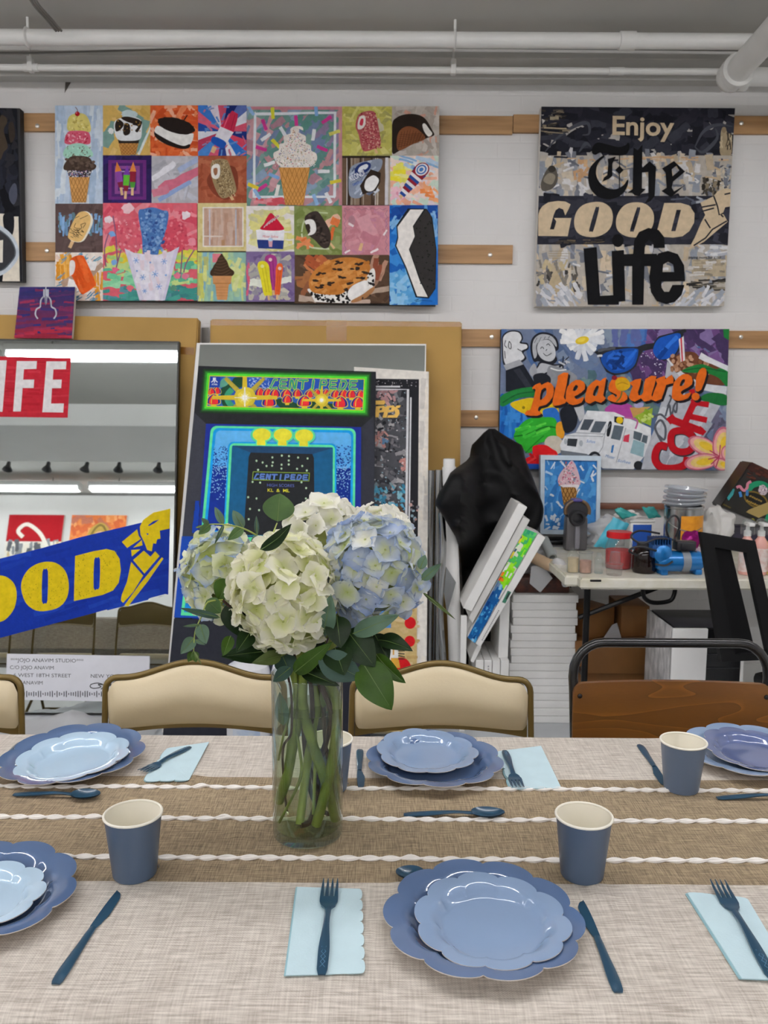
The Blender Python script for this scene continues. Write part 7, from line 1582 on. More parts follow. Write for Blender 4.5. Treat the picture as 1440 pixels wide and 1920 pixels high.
# ================================================================== the laid table
TT = .75
YN, YFAR = .826, 1.566
XA, XB = -3.4, 1.30
def linen(name, light, dark, warp=220, mixw=.5, thread=900):
    m = bpy.data.materials.new(name); m.use_nodes = True
    nt = m.node_tree; N = nt.nodes; L = nt.links; b = N['Principled BSDF']
    tc = N.new('ShaderNodeTexCoord')
    def nz(scale, st, det=2):
        mp = N.new('ShaderNodeMapping'); mp.inputs['Scale'].default_value = st; L.new(tc.outputs['Object'], mp.inputs[0])
        n = N.new('ShaderNodeTexNoise'); n.inputs['Scale'].default_value = scale; n.inputs['Detail'].default_value = det; L.new(mp.outputs[0], n.inputs['Vector']); return n
    a = nz(warp, (.06, 1, 1), 3); c = nz(warp, (1, .06, .06), 3); big = nz(3, (1, 1, 1), 3)
    def mth(op, x, y=None, v=None):
        n = N.new('ShaderNodeMath'); n.operation = op; L.new(x, n.inputs[0])
        if y is not None: L.new(y, n.inputs[1])
        if v is not None: n.inputs[1].default_value = v
        return n.outputs[0]
    s = mth('ADD', mth('MULTIPLY', a.outputs['Fac'], None, mixw), mth('MULTIPLY', c.outputs['Fac'], None, 1-mixw))
    s = mth('ADD', s, mth('MULTIPLY', big.outputs['Fac'], None, .08))
    rp = N.new('ShaderNodeValToRGB'); rp.color_ramp.elements[0].position = .40; rp.color_ramp.elements[1].position = .68
    rp.color_ramp.elements[0].color = (*lin(dark), 1); rp.color_ramp.elements[1].color = (*lin(light), 1)
    L.new(s, rp.inputs[0]); L.new(rp.outputs[0], b.inputs['Base Color'])
    # weave relief
    sx = N.new('ShaderNodeSeparateXYZ'); L.new(tc.outputs['Object'], sx.inputs[0])
    w1 = mth('SINE', mth('MULTIPLY', sx.outputs['X'], None, thread*2)); w2 = mth('SINE', mth('MULTIPLY', sx.outputs['Y'], None, thread*2))
    h = mth('ADD', mth('MULTIPLY', w1, w2), mth('MULTIPLY', s, None, 5.0))
    bp = N.new('ShaderNodeBump'); bp.inputs['Strength'].default_value = .3; bp.inputs['Distance'].default_value = .0006
    L.new(h, bp.inputs['Height']); L.new(bp.outputs[0], b.inputs['Normal'])
    b.inputs['Roughness'].default_value = .85; b.inputs['Sheen Weight'].default_value = .08; b.inputs['Specular IOR Level'].default_value = .2
    return m
M_linen = linen('natural_linen', '#d9d1c6', '#a89e93', 420, .66)
M_band = linen('brown_woven_band', '#ab9779', '#6a5b48', 560, .5, 1300)
# two folding tables under the cloth
for X, lab in ((.45, 'long table hidden under the linen cloth, right half'), (-1.98, 'long table hidden under the linen cloth, left half')):
    hw = .83 if X > 0 else 1.38
    t = empty('dining_table', (X, (YN+YFAR)/2, 0), 0, lab, 'table')
    bm = BM(); box(bm, -hw, hw, -(YFAR-YN)/2+.012, (YFAR-YN)/2-.012, TT-.04, TT-.004, bev=.006); obj('tabletop', bm, M_ptop, t)
    for sx in (-1, 1):
        for sy in (-1, 1):
            bm = BM(); tube(bm, [(sx*(hw-.12), sy*.28, 0), (sx*(hw-.12), sy*.28, TT-.04)], .014, 10); obj('leg', bm, M_leg, t)
Y1, Y2 = PZ(720, 1655.5, TT).y, PZ(720, 1459, TT).y
def crease(x, y):
    z = .0012*noise.noise(Vector((x*6, y*9, 0))) + .0006*noise.noise(Vector((x*26, y*20, 4)))
    for (x0, y0, dx, h_, wd) in ((-.285, 1.30, -.55, .004, .012), (.03, 1.05, .15, .0022, .010), (.28, 1.08, -.2, .0022, .012), (-.45, 1.2, .2, .0018, .015), (-.02, .93, .4, .0015, .012)):
        d = (x-x0) - dx*(y-y0); f = math.exp(-(d/wd)**2)*math.exp(-((y-y0)/.16)**2); z += h_*f
    return z
prof = []     # (y, z drop) across the table
nf = 7
for i in range(9): prof.append((YN-.028-.004*math.sin(i), TT-.30+.032*i))
for i in range(1, nf+1): a_ = PI/2*i/nf; prof.append((YN-.014+.022-.022*math.cos(a_)-.014*math.cos(a_), TT-.024+.024*math.sin(a_)))
ys = []
k = 10
for i in range(1, k+1): ys.append(YN+.012+(Y1-YN-.012)*i/k)
for i in range(1, 15): ys.append(Y1+(Y2-Y1)*i/14)
for i in range(1, 9): ys.append(Y2+(YFAR-.012-Y2)*i/8)
prof += [(y, TT) for y in ys]
for i in range(1, nf+1): a_ = PI/2*i/nf; prof.append((YFAR-.012+.022*math.sin(a_), TT-.022+.022*math.cos(a_)))
for i in range(1, 9): prof.append((YFAR+.016, TT-.022-.026*i))
xs = []
x = XA
while x < -1.0: xs.append(x); x += .05
while x < XB: xs.append(x); x += .012
xs.append(XB)
bm = BM(); V = []
for xx in xs:
    col = []
    for (y, z) in prof:
        dz = 0; dy = 0
        if z > TT-.001: dz = crease(xx, y)
        else:
            q = min(1, (TT-z)/.2); dy = .012*q*math.sin(xx*16+2*noise.noise(Vector((xx*3, 0, 0))))*(1 if y < 1.2 else -1)
            if y < 1.2: dy = min(dy, .004)
            else: dy = max(dy, -.004)
        col.append(bm.verts.new((xx, y+dy, z+dz)))
    V.append(col)
for i in range(len(xs)-1):
    for j in range(len(prof)-1):
        f = bm.faces.new((V[i][j], V[i+1][j], V[i+1][j+1], V[i][j+1]))
        ym = (prof[j][0]+prof[j+1][0])/2
        f.material_index = 1 if (Y1-1e-4 < ym < Y2+1e-4 and prof[j][1] > TT-.001) else 0
cloth = obj('tablecloth', bm, [M_linen, M_band], smooth=True, angle=80)
tag(cloth, 'linen tablecloth with brown woven band and white braided lines', 'tablecloth')
M_braid = mat('white_braid', '#f1ece6', rough=.8, var=.05, scale=60)
for yp, lab in ((1480, 'far'), (1538, 'middle'), (1612, 'near')):
    Yb = PZ(720, yp, TT).y; bm = BM()
    for ph in (0, PI):
        pts = []; x = -1.25; rs = []
        while x < XB-.01:
            u = x*2*PI/.058 + ph + .6*noise.noise(Vector((x*9, yp, 0)))
            y = Yb + .0030*math.sin(u) + .003*noise.noise(Vector((x*2.2, yp, 1))); pts.append((x, y, TT+crease(x, y)+.0016+.0009*math.cos(u))); rs.append(.0015+.0016*abs(math.sin(u)))
            x += .0045
        tube(bm, pts, rs, 6)
    obj('braided_line', bm, M_braid, cloth)
ZT = TT + .001
# ---------------------------------------------------------------- plates
def paper(name, col, rough=.09): return mat(name, col, rough=rough, var=.03, scale=5, coat=.6, spec=.5)
M_pd = paper('dusty_blue_paper', '#566d93'); M_pm = paper('mid_blue_paper', '#889fbf'); M_pl = paper('pale_blue_paper', '#b9d3e8'); M_pv = paper('violet_blue_paper', '#5d6a95'); M_under = mat('cream_card', '#d9d0c8', rough=.7, var=.03)
def plate_bm(R, n=10, wav=1.0):
    def lobe(a): return abs(math.sin(n*a/2))**.62
    prof = [(.001, 0, 0), (.30, 0, 0), (.60, 0, 0), (.645, .0010, .15), (.685, .005, .4), (.735, .0115, .7), (.785, .0158, .9), (.83, .0170, 1), (.92, .0182, 1), (1.0, .0190, 1)]
    bm = BM(); N_ = 200
    sets = []
    for off, mi in ((0, 0), (-.0012, 1)):
        rings = []
        for (r, z, k) in prof:
            ring = []
            for i in range(N_):
                a = 2*PI*i/N_
                rr = R*r*(1 - .085*k*(1-lobe(a))*wav)
                zz = z*R/.125 + off + .0012 - .0012*k*(1-lobe(a)) + (.0022*k*math.sin(2*a+R*40))
                ring.append(bm.verts.new((rr*math.cos(a), rr*math.sin(a), zz)))
            rings.append(ring)
        for p, q in zip(rings, rings[1:]):
            for i in range(N_):
                f = (p[i], p[(i+1) % N_], q[(i+1) % N_], q[i]); fc = bm.faces.new(f if mi == 0 else f[::-1]); fc.material_index = mi
        f = bm.faces.new(rings[0] if mi == 0 else rings[0][::-1]); f.material_index = mi
        sets.append(rings)
    a_, b_ = sets[0][-1], sets[1][-1]
    for i in range(N_): bm.faces.new((a_[i], b_[i], b_[(i+1) % N_], a_[(i+1) % N_])).material_index = 1
    return bm
def plate(name, label, px, py, R, m, z=0.0, rz=0.0, tilt=(0, 0), group=None):
    bm = plate_bm(R)
    o = obj_keep(name, bm, [m, M_under]); p = PZ(px, py, ZT+z)
    o.location = (p.x, p.y, ZT+z); o.rotation_euler = (tilt[0], tilt[1], rz)
    return tag(o, label, 'plate', group)
def obj_keep(name, bm, mats):
    me = bpy.data.meshes.new(name); bm.to_mesh(me); bm.free()
    for m in mats: me.materials.append(m)
    for p in me.polygons: p.use_smooth = True
    me.set_sharp_from_angle(angle=math.radians(50))
    return link(bpy.data.objects.new(name, me))
GP, GS = 'large scalloped paper plates', 'small scalloped paper plates'
plate('dinner_plate', 'large dusty blue scalloped plate in the near middle setting', 905, 1742, .1235, M_pd, 0, .2, group=GP)
plate('dinner_plate', 'large dusty blue scalloped plate cut by the left border, near row', -42, 1697, .1235, M_pd, 0, .35, group=GP)
plate('dinner_plate', 'large dusty blue scalloped plate in the far middle setting', 814, 1439, .1235, M_pd, 0, .1, (.0, .0), group=GP)
plate('dinner_plate', 'large dusty blue scalloped plate at the far left', 138, 1430, .1260, M_pd, .002, .45, (.02, -.03), group=GP)
plate('dinner_plate', 'large pale blue scalloped plate at the far right, behind the cup', 1410, 1424, .1240, M_pm, 0, .1, group=GP)
plate('salad_plate', 'small mid blue scalloped plate on the near middle setting', 922, 1742, .0955, M_pm, .0062, .1, (.015, .0), group=GS)
plate('salad_plate', 'small pale blue scalloped plate on the near left setting', -48, 1700, .0865, M_pl, .0062, .5, group=GS)
plate('salad_plate', 'small mid blue scalloped plate on the far middle setting, left of its big plate centre', 801, 1420, .0925, M_pm, .0075, .25, (.035, .02), group=GS)
plate('salad_plate', 'small pale blue scalloped plate on the far left setting', 138, 1432, .0985, M_pl, .0085, .3, (.03, -.06), group=GS)
plate('salad_plate', 'small violet blue scalloped plate at the far right', 1420, 1420, .0985, M_pv, .0075, .15, (.02, .05), group=GS)
# ---------------------------------------------------------------- cups
M_cb = mat('slate_blue_cup', '#62738c', rough=.4, var=.02, coat=.15); M_cb2 = mat('deep_slate_cup', '#4e6079', rough=.4, var=.02, coat=.15); M_ci = mat('cream_cup_inside', '#f6f1e2', rough=.5, var=.02)
def paper_cup(label, px, py, m, rz=0, s=1.0):
    p = PZ(px, py, ZT); t = empty('paper_cup', (p.x, p.y, ZT), rz, label, 'cup', 'blue paper cups')
    bm = BM(); lathe(bm, [(.029*s, .0005), (.0305*s, .0), (.0315*s, .002), (.0405*s, .0905*s), (.0411*s, .0915*s)], 48)
    ang = .0
    box(bm, .0335*s, .0342*s, -.003, .003, .004, .006)
    obj('wall', bm, m, t)
    bm = BM(); lathe(bm, [(.0005, .008), (.0300*s, .008), (.0398*s, .092*s)], 48); obj('inside', bm, M_ci, t)
    bm = BM(); tube(bm, [(.0410*s*math.cos(u), .0410*s*math.sin(u), .0925*s) for u in [2*PI*i/48 for i in range(48)]], .0018, 10, closed=True); obj('rim', bm, M_ci, t)
    return t
paper_cup('slate blue paper cup in the near left, above the knife', 253, 1637, M_cb2, .3, .935)
paper_cup('slate blue paper cup in the near row, right of the big plate', 1091, 1639, M_cb2, .9, .925)
paper_cup('blue paper cup at the far right, before the violet plate', 1277, 1478, M_cb, .2, .905)
paper_cup('blue paper cup standing right behind the vase', 618, 1477, M_cb, .2, .93)
# ---------------------------------------------------------------- cutlery
M_cut = mat('navy_teal_plastic', '#1f435a', rough=.28, var=.03, coat=.3)
def sheet(bm, outline, zf, th):
    """outline in x (length) and y, top at zf(x, y)"""
    prism(bm, outline, lambda x, y, k: Vector((x, y, zf(x, y) + (th if k else 0))))
def strip(bm, n, x0, x1, wf, zf, tf, dome=.3, cross=7):
    """lofted bar from x0 to x1: half width, height and thickness by position"""
    rings = []
    for i in range(n+1):
        u = i/n; x = x0+(x1-x0)*u; w, z, th = wf(u), zf(u), tf(u); ring = []
        for j in range(cross): v = -1+2*j/(cross-1); ring.append(bm.verts.new((x, w*v, z + th*(1-dome*v*v))))
        for j in range(cross): v = 1-2*j/(cross-1); ring.append(bm.verts.new((x, w*v, z)))
        rings.append(ring)
    for p, q in zip(rings, rings[1:]):
        for i in range(len(p)): bm.faces.new((p[i], p[(i+1) % len(p)], q[(i+1) % len(q)], q[i]))
    bm.faces.new(rings[0][::-1]); bm.faces.new(rings[-1])
lerp = lambda a, b, t: a+(b-a)*t
def tab(pts):
    def f(u):
        for (u0, v0), (u1, v1) in zip(pts, pts[1:]):
            if u <= u1:
                t = (u-u0)/(u1-u0); t = t*t*(3-2*t); return v0+(v1-v0)*t
        return pts[-1][1]
    return f
LEN = .168
def place2(t, ax, ay, bx, by, z=0.0, roll=0.0):
    """handle end at pixel a, tip at pixel b"""
    A, B = PZ(ax, ay, ZT+z), PZ(bx, by, ZT+z); d = B-A; L_ = d.length
    t.location = (A.x, A.y, ZT+z); t.rotation_euler = (0, 0, math.atan2(d.y, d.x))
    return L_
def knife(label, a, b, z=0.0, flip=1, blur=None, L_=None, grp='blue plastic knives'):
    t = empty('knife', (0, 0, 0), 0, label, 'knife', grp); L_ = place2(t, *a, *b, z) if L_ is None else (place2(t, *a, *b, z), L_)[1]
    h = L_*.56
    bm = BM(); strip(bm, 24, 0, h, tab([(0, .0045), (.05, .0062), (.2, .0066), (.8, .0046), (1, .004)]), tab([(0, .0), (1, .0006)]), tab([(0, .002), (.15, .0042), (.85, .0040), (1, .003)]), .5); obj('handle', bm, M_cut, t)
    bm = BM(); n = 24; rings = []
    for i in range(n+1):
        u = i/n; x = h+(L_-h)*u; up = .004*(1-u**3*.8); lo = -tab([(0, .004), (.15, .0065), (.35, .0095), (.8, .009), (.93, .006), (1, -.0005)])(u)*1.0
        rings.append([bm.verts.new((x, flip*up, .0026)), bm.verts.new((x, flip*lo, .0012)), bm.verts.new((x, flip*lo, .0004)), bm.verts.new((x, flip*up, .0004))])
    for p, q in zip(rings, rings[1:]):
        for i in range(4): bm.faces.new((p[i], p[(i+1) % 4], q[(i+1) % 4], q[i]))
    bm.faces.new(rings[0][::-1]); bm.faces.new(rings[-1]); obj('blade', bm, M_cut, t, angle=25)
    return t
def fork(label, a, b, z=0.0, L_=None):
    t = empty('fork', (0, 0, 0), 0, label, 'fork', 'blue plastic forks'); q = place2(t, *a, *b, z); L_ = L_ or q
    h = L_*.66
    bm = BM(); strip(bm, 26, 0, h, tab([(0, .0042), (.08, .0062), (.3, .0066), (.8, .0036), (1, .0042)]), tab([(0, .0), (.75, .003), (1, .001)]), tab([(0, .002), (.2, .0038), (.9, .0036), (1, .0028)]), .4); obj('handle', bm, M_cut, t)
    if z >= 0:
        bm = BM()
        for k in range(9):
            x = h*.1 + k*h*.07
            for s in (-1, 1): tube(bm, [(x-.003, -s*.0028, .0036+.0022*min(1, x/h*1.3)), (x+.006, s*.0028, .0038+.0022*min(1, x/h*1.3))], .00035, 5)
        obj('handle_pattern', bm, mat('pale_scratched_pattern', '#5d84a0', rough=.4), t)
    bm = BM(); strip(bm, 12, h*.985, L_*.80, tab([(0, .0042), (.35, .0095), (.7, .0118), (1, .0118)]), tab([(0, .001), (.5, -.0002), (1, .0004)]), tab([(0, .0028), (1, .002)]), .1, 9)
    obj('head', bm, M_cut, t)
    for k in range(4):
        y0 = -.0093+.0062*k; bm = BM()
        strip(bm, 10, L_*.795, L_, tab([(0, .0024), (.6, .0017), (1, .0006)]), tab([(0, .0004), (.5, .0014), (1, .004)]), tab([(0, .002), (1, .001)]), .2, 5)
        for v in bm.verts: v.co.y += y0*(1+.02*(v.co.x-L_*.8)/(.2*L_))
        obj('tine', bm, M_cut, t)
    return t
def spoon(label, a, b, z=0.0, L_=None):
    t = empty('spoon', (0, 0, 0), 0, label, 'spoon', 'blue plastic spoons'); q = place2(t, *a, *b, z); L_ = L_ or q
    h = L_*.68
    bm = BM(); strip(bm, 26, 0, h, tab([(0, .0042), (.08, .0062), (.3, .0064), (.85, .0036), (1, .0045)]), tab([(0, .001), (.8, .006), (1, .005)]), tab([(0, .002), (.2, .0034), (1, .0026)]), .4); obj('handle', bm, M_cut, t)
    bm = BM(); n, mm = 20, 12; cx_ = (h*.98+L_)/2; rx = (L_-h*.98)/2; ry = .0165
    for off, rev in ((0, False), (-.0013, True)):
        rings = []
        for i in range(mm+1):
            r = max(.001, i/mm); ring = []
            for j in range(28):
                u = 2*PI*j/28; ring.append(bm.verts.new((cx_+rx*r*math.cos(u), ry*r*math.sin(u)*(1-.12*math.cos(u)), .0016 + .0068*r**2.2 + off)))
            rings.append(ring)
        for p, q2 in zip(rings, rings[1:]):
            for j in range(28):
                f = (p[j], p[(j+1) % 28], q2[(j+1) % 28], q2[j]); bm.faces.new(f[::-1] if rev else f)
        bm.faces.new(rings[0] if not rev else rings[0][::-1])
    obj('bowl', bm, M_cut, t)
    return t
knife('blue knife right of the near middle plate', (1160, 1862), (1092, 1690), flip=-1)
knife('blue knife in the near left, below the slate cup', (104, 1846), (221, 1672), flip=1)
knife('blue knife just right of the vase, far row', (675, 1406), (673, 1481), flip=-1)
knife('blue knife pointing at the cup at the far right', (1199, 1397), (1252, 1476), flip=1)
knife('blue knife cut by the left border, far row', (43, 1391), (-30, 1455), flip=1)
spoon('blue spoon lying on the brown band before the far left plates', (26, 1491), (188, 1497))
spoon('blue spoon lying on the brown band before the far middle plates', (757, 1529), (946, 1531))
spoon('blue spoon peeking out from under the near middle plate', (905, 1655), (742, 1643), z=.0)
spoon('blue spoon tip behind the plate cut by the left border', (-35, 1646), (134, 1634), z=.0)
spoon('blue spoon handle at the right border, on the brown band', (1344, 1498), (1520, 1497))
# ---------------------------------------------------------------- napkins
M_nap = mat('pale_aqua_napkin', '#c5dde4', rough=.85, var=.03, scale=30, bump=.1, bscale=300); M_nap2 = mat('aqua_napkin_fold', '#9fc6cf', rough=.85, var=.03)
def scal(A, B, n, d, k=6):
    """points from A to B along an edge of n scallops bulging outward (left of travel)"""
    out = []; dx, dy = B[0]-A[0], B[1]-A[1]; l = math.hypot(dx, dy); ux, uy = dx/l, dy/l; nx, ny = uy, -ux
    for i in range(n):
        for j in range(k):
            t = j/k; a_ = PI*t; s = (i+.5-.5*math.cos(a_))/n; b_ = math.sin(a_)**.8
            out.append((A[0]+dx*s+nx*d*b_, A[1]+dy*s+ny*d*b_))
    return out
def napkin(label, C4, edges, layers=3):
    """C4: corners TL, TR, BR, BL in pixels; edges: scallop count per side (top, right, bottom, left), 0 = straight"""
    W4 = [PZ(x, y, ZT) for x, y in C4]; c = sum(W4, Vector())/4
    t = None
    sg = sum(W4[i].x*W4[(i+1) % 4].y - W4[(i+1) % 4].x*W4[i].y for i in range(4))
    for L_ in range(layers):
        sh = Vector((.0012*(L_-1), -.0010*(L_-1), 0)); P = []
        for i in range(4):
            A, B = W4[i]-c+sh, W4[(i+1) % 4]-c+sh
            if edges[i]: P += scal((A.x, A.y), (B.x, B.y), edges[i], -.0045 if sg > 0 else -.0045)
            else: P += [(A.x, A.y)]
        bm = BM(); z0 = .0003+.0011*L_
        prism(bm, P, lambda x, y, k: Vector((x, y, z0+(.0008 if k else 0)+.0006*noise.noise(Vector((x*30, y*30, L_))))))
        if t is None:
            t = obj('napkin', bm, M_nap2, smooth=False); t.location = (c.x, c.y, ZT); tag(t, label, 'napkin', 'folded aqua paper napkins')
        else: obj('folded_layer', bm, M_nap if L_ == layers-1 else M_nap2, t, smooth=False)
    return t
napkin('pale aqua napkin with scalloped edge, near middle, under a fork', [(556, 1666), (671, 1670), (676, 1828), (534, 1832)], (0, 7, 0, 0))
napkin('pale aqua napkin with scalloped edge at the right border, near row', [(1287, 1678), (1400, 1690), (1490, 1842), (1388, 1838)], (2, 0, 0, 0))
napkin('pale aqua napkin in the far left setting, under a fork', [(316, 1405), (391, 1394), (354, 1464), (272, 1466)], (0, 0, 3, 3))
napkin('pale aqua napkin in the far middle setting, under a fork', [(934, 1411), (1013, 1401), (1050, 1478), (960, 1480)], (0, 0, 3, 4))
NZ = .0042
fork('blue fork on the near middle napkin', (603, 1829), (620, 1653), NZ)
fork('blue fork on the napkin at the right border, near row', (1450, 1838), (1345, 1655), NZ)
fork('blue fork on the far left napkin, tines to the left', (356, 1401), (266, 1450), NZ)
fork('blue fork on the far middle napkin, tines towards the viewer', (946, 1408), (972, 1480), NZ)
# ================================================================== vase of hydrangeas
vp = PZ(577.5, 1562, ZT); VX, VY = vp.x, vp.y
M_glass = clear_mat('vase_glass', '#f4f9f6', gloss=.3, rough=.01, edge=.95, power=3.2)
M_water = clear_mat('vase_water', '#f5f6ea', gloss=.05, rough=.01)
t = empty('glass_vase', (VX, VY, ZT), 0, 'tall clear glass cylinder vase of water and stems on the table', 'vase')
bm = BM(); lathe(bm, [(.001, .0), (.046, .0), (.0515, .003), (.0525, .008), (.0525, .250), (.0515, .2515), (.0502, .250), (.0500, .018), (.046, .0135), (.001, .0125)], 64); obj('glass', bm, M_glass, t)
bm = BM(); lathe(bm, [(.001, .0130), (.0455, .0140), (.0496, .0185), (.0496, .1975), (.0490, .1970)], 64); obj('water', bm, M_water, t)
bm = BM(); lathe(bm, [(.001, .1960), (.046, .1962), (.0497, .1985)], 64); obj('water_surface', bm, clear_mat('water_top', '#e4e8dc', gloss=1.0, rough=.02, haze=.06, hazecol='#8c9484', edge=.8, power=3.0), t)
M_petal = attr_mat('petal', rough=.55, var=.05, scale=60, bump=.15, translucent=.4, spec=.3)
M_stemg = mat('green_stem', '#828f36', rough=.5, col2='#5f6e22', scale=40, var=.1); M_steml = mat('pale_stem', '#a3ad58', rough=.5, col2='#7f8f3c', scale=30); M_stemb = mat('brown_twig', '#4b2e25', rough=.55, col2='#2c1c18', scale=50)
M_leafd = mat('dark_leaf', '#1c3313', rough=.45, col2='#10200a', scale=22, var=.1, spec=.22, bump=.2, bscale=80)
M_leafb = mat('bright_leaf', '#38570e', rough=.45, spec=.25, col2='#233d08', scale=22, bump=.2, bscale=80)
M_leafo = mat('olive_leaf', '#5f6e34', rough=.5, col2='#475626', scale=22, bump=.2, bscale=80)
M_euc = mat('eucalyptus_leaf', '#5c7660', rough=.55, spec=.3, col2='#455d4a', scale=24, bump=.1, bscale=80)
M_eucd = mat('deep_eucalyptus_leaf', '#3b564a', rough=.55, spec=.3, col2='#2b4238', scale=24, bump=.1, bscale=80)
M_eucg = mat('green_eucalyptus_leaf', '#4c6a34', rough=.5, spec=.3, col2='#38542a', scale=24, bump=.1, bscale=80)
def mixc(a, b, t): return tuple(a[i]+(b[i]-a[i])*max(0, min(1, t)) for i in range(3))
def floret_mesh(name, size, pal, seed):
    """four cupped petals; colour runs from the eye to the edge of each petal"""
    r = random.Random(seed); c0, c1, c2 = [lin(x) for x in pal]
    V, F, K = [], [], []
    rot = r.uniform(0, PI)
    for p in range(4):
        a = rot + PI/2*p + r.uniform(-.18, .18); L_ = size*r.uniform(.44, .56); W_ = L_*r.uniform(.92, 1.12); cup = r.uniform(.10, .42); tw = r.uniform(-.35, .35); base = len(V); n, m = 6, 6
        lift = .0006*p
        for i in range(n+1):
            u = i/n; wid = W_*.5*(math.sin(PI*min(1, .12+u*.86))**.62) 
            for j in range(m+1):
                v = -1+2*j/m
                uu = u*(1-.12*v*v*u) ; x = L_*uu; y = wid*v
                z = cup*L_*(uu**1.6)*.9 + .16*L_*v*v*u - tw*y*u*.7 + lift + .05*L_*math.sin(5*v+seed)*u - .32*L_*cup*u**4
                V.append((x*math.cos(a)-y*math.sin(a), x*math.sin(a)+y*math.cos(a), z))
                e = max(u**1.5, abs(v)*.75*u+.1*u); K.append((*(mixc(c0, c1, e/.32) if e < .32 else mixc(c1, c2, (e-.32)/.68)), 1))
        for i in range(n):
            for j in range(m):
                q = base+i*(m+1)+j; F.append((q, q+m+1, q+m+2, q+1))
    b0 = len(V)
    for i in range(8): V.append((.0016*math.cos(PI*i/4), .0016*math.sin(PI*i/4), .0022)); K.append((*mixc(c0, lin('#b9c46a'), .6), 1))
    V.append((0, 0, .0042)); K.append((*lin('#c9cf86'), 1))
    for i in range(8): F.append((b0+i, b0+(i+1) % 8, b0+8))
    me = bpy.data.meshes.new(name); me.from_pydata(V, [], F)
    ca = me.color_attributes.new('Col', 'FLOAT_COLOR', 'POINT'); ca.data.foreach_set('color', [x for k in K for x in k])
    for p in me.polygons: p.use_smooth = True
    me.materials.append(M_petal); return me
def loc(px, py, Y): return PY(px, py, Y)
ZG = lambda x, y: (480+x/4.923, 1230+y/4.923)
def vstem(parent, name, pts, r, m, off):
    """stem given by points in the world relative to parent"""
    bm = BM(); q = smooth_path(pts, 6)
    tube(bm, [p-off for p in q], [r*(1+.12*noise.noise(p*60)) for p in q], 10); return obj(name, bm, m, parent)
def inside(px, py, dy):
    p = PY(px, py, VY+dy); d = Vector((p.x-VX, p.y-VY, 0)); lim = .0435
    if p.z < ZT+.25 and d.length > lim: d = d.normalized()*lim; p = Vector((VX+d.x, VY+d.y, p.z))
    p.z = max(p.z, ZT+.0225); return p
def hydrangea(label, cx, cy, Y, rx, rz, n, pals, size, stem, sr, sm, seed, ry=None, squash=1.0, keepf=None):
    c = PY(cx, cy, Y); ry = ry or rx
    t = empty('hydrangea', c, 0, label, 'flower', 'hydrangeas in the vase')
    r = random.Random(seed)
    meshes = [floret_mesh('floret', size*(.9+.08*(k % 3)), pals[k % len(pals)], seed*10+k) for k in range(6)]
    bm = BM(); blob(bm, (0, 0, -.01), (rx*.66, ry*.66, rz*.62), 2, .1, 2); obj('flower_core', bm, mat('flower_core', '#9aa05c', rough=.8), t)
    ga = PI*(3-math.sqrt(5))
    for i in range(n):
        z = 1 - 1.86*(i+.5)/n; q = math.sqrt(max(0, 1-z*z)); a = ga*i + r.uniform(-.15, .15)
        d = Vector((q*math.cos(a), q*math.sin(a), z)); k = r.uniform(.84, .99)
        p = Vector((d.x*rx*k, d.y*ry*k, d.z*rz*k))
        nrm = Vector((d.x/rx, d.y/ry, d.z/rz)).normalized() + Vector((r.uniform(-.42, .42), r.uniform(-.42, .42), r.uniform(-.25, .4)))
        o = bpy.data.objects.new('floret', meshes[i % 6]); C.objects.link(o); o.parent = t
        o.location = p - nrm.normalized()*.004
        o.rotation_euler = (nrm.normalized().to_track_quat('Z', 'Y') @ Matrix.Rotation(r.uniform(0, 6.28), 3, 'Z').to_quaternion()).to_euler()
        s = r.uniform(.85, 1.12); o.scale = (s, s, s*r.uniform(.8, 1.3))
    pts = [c + Vector((0, 0, -rz*.5))] + [Vector((VX+(c.x-VX)*.25, VY+(c.y-VY)*.2, ZT+.275))] + [inside(*ZG(x, y), dy) for x, y, dy in stem]
    vstem(t, 'stem', pts, sr, sm, c)
    return t
CREAM = [('#d3d88a', '#f2f1cf', '#f8f5e6'), ('#dfe3a4', '#f5f3db', '#f8f5ea'), ('#cbd27a', '#ecedc0', '#f5f3df'), ('#e8eabc', '#f8f6e2', '#faf8ec')]
WHITE = [('#e3e6ba', '#f6f4e8', '#faf8f0'), ('#ebebd0', '#f8f6ee', '#fbf9f2')]
BLUE = [('#dfe4b4', '#d6dde2', '#a9bbdd'), ('#e3e6c2', '#e4e7e4', '#c0cde3'), ('#cdd890', '#dfe3cc', '#b9c7df'), ('#ecebd2', '#ecece6', '#d6dde6'), ('#d3dae2', '#b8c6e0', '#93a9d6')]
PALE = [('#cfd888', '#e9ecc4', '#f0f1de'), ('#d6dc9c', '#eef0d6', '#c6d4e8'), ('#e2e6b6', '#eff0e0', '#a8c0e8'), ('#c3cf70', '#dde2a0', '#ecefd2'), ('#d8dea8', '#e6ebe0', '#9db8e6')]
hydrangea('large cream white hydrangea at the front of the bouquet', 536, 1112, 1.105, .077, .084, 100, CREAM, .048, [(430, 430, .0), (520, 800, -.01), (640, 1150, -.012), (735, 1640, .0)], .0078, M_stemg, 3, ry=.066)
hydrangea('large blue hydrangea at the right of the bouquet', 701, 1070, 1.13, .0725, .078, 92, BLUE, .046, [(760, 420, .0), (715, 900, -.012), (640, 1250, -.02), (555, 1740, -.018)], .0076, M_stemg, 5, ry=.066)
hydrangea('white hydrangea at the top of the bouquet, behind the cream one', 606, 1000, 1.215, .060, .056, 46, WHITE, .048, [(560, 430, .012), (500, 800, .012), (440, 1250, .0), (405, 1730, -.016)], .0064, M_steml, 7)
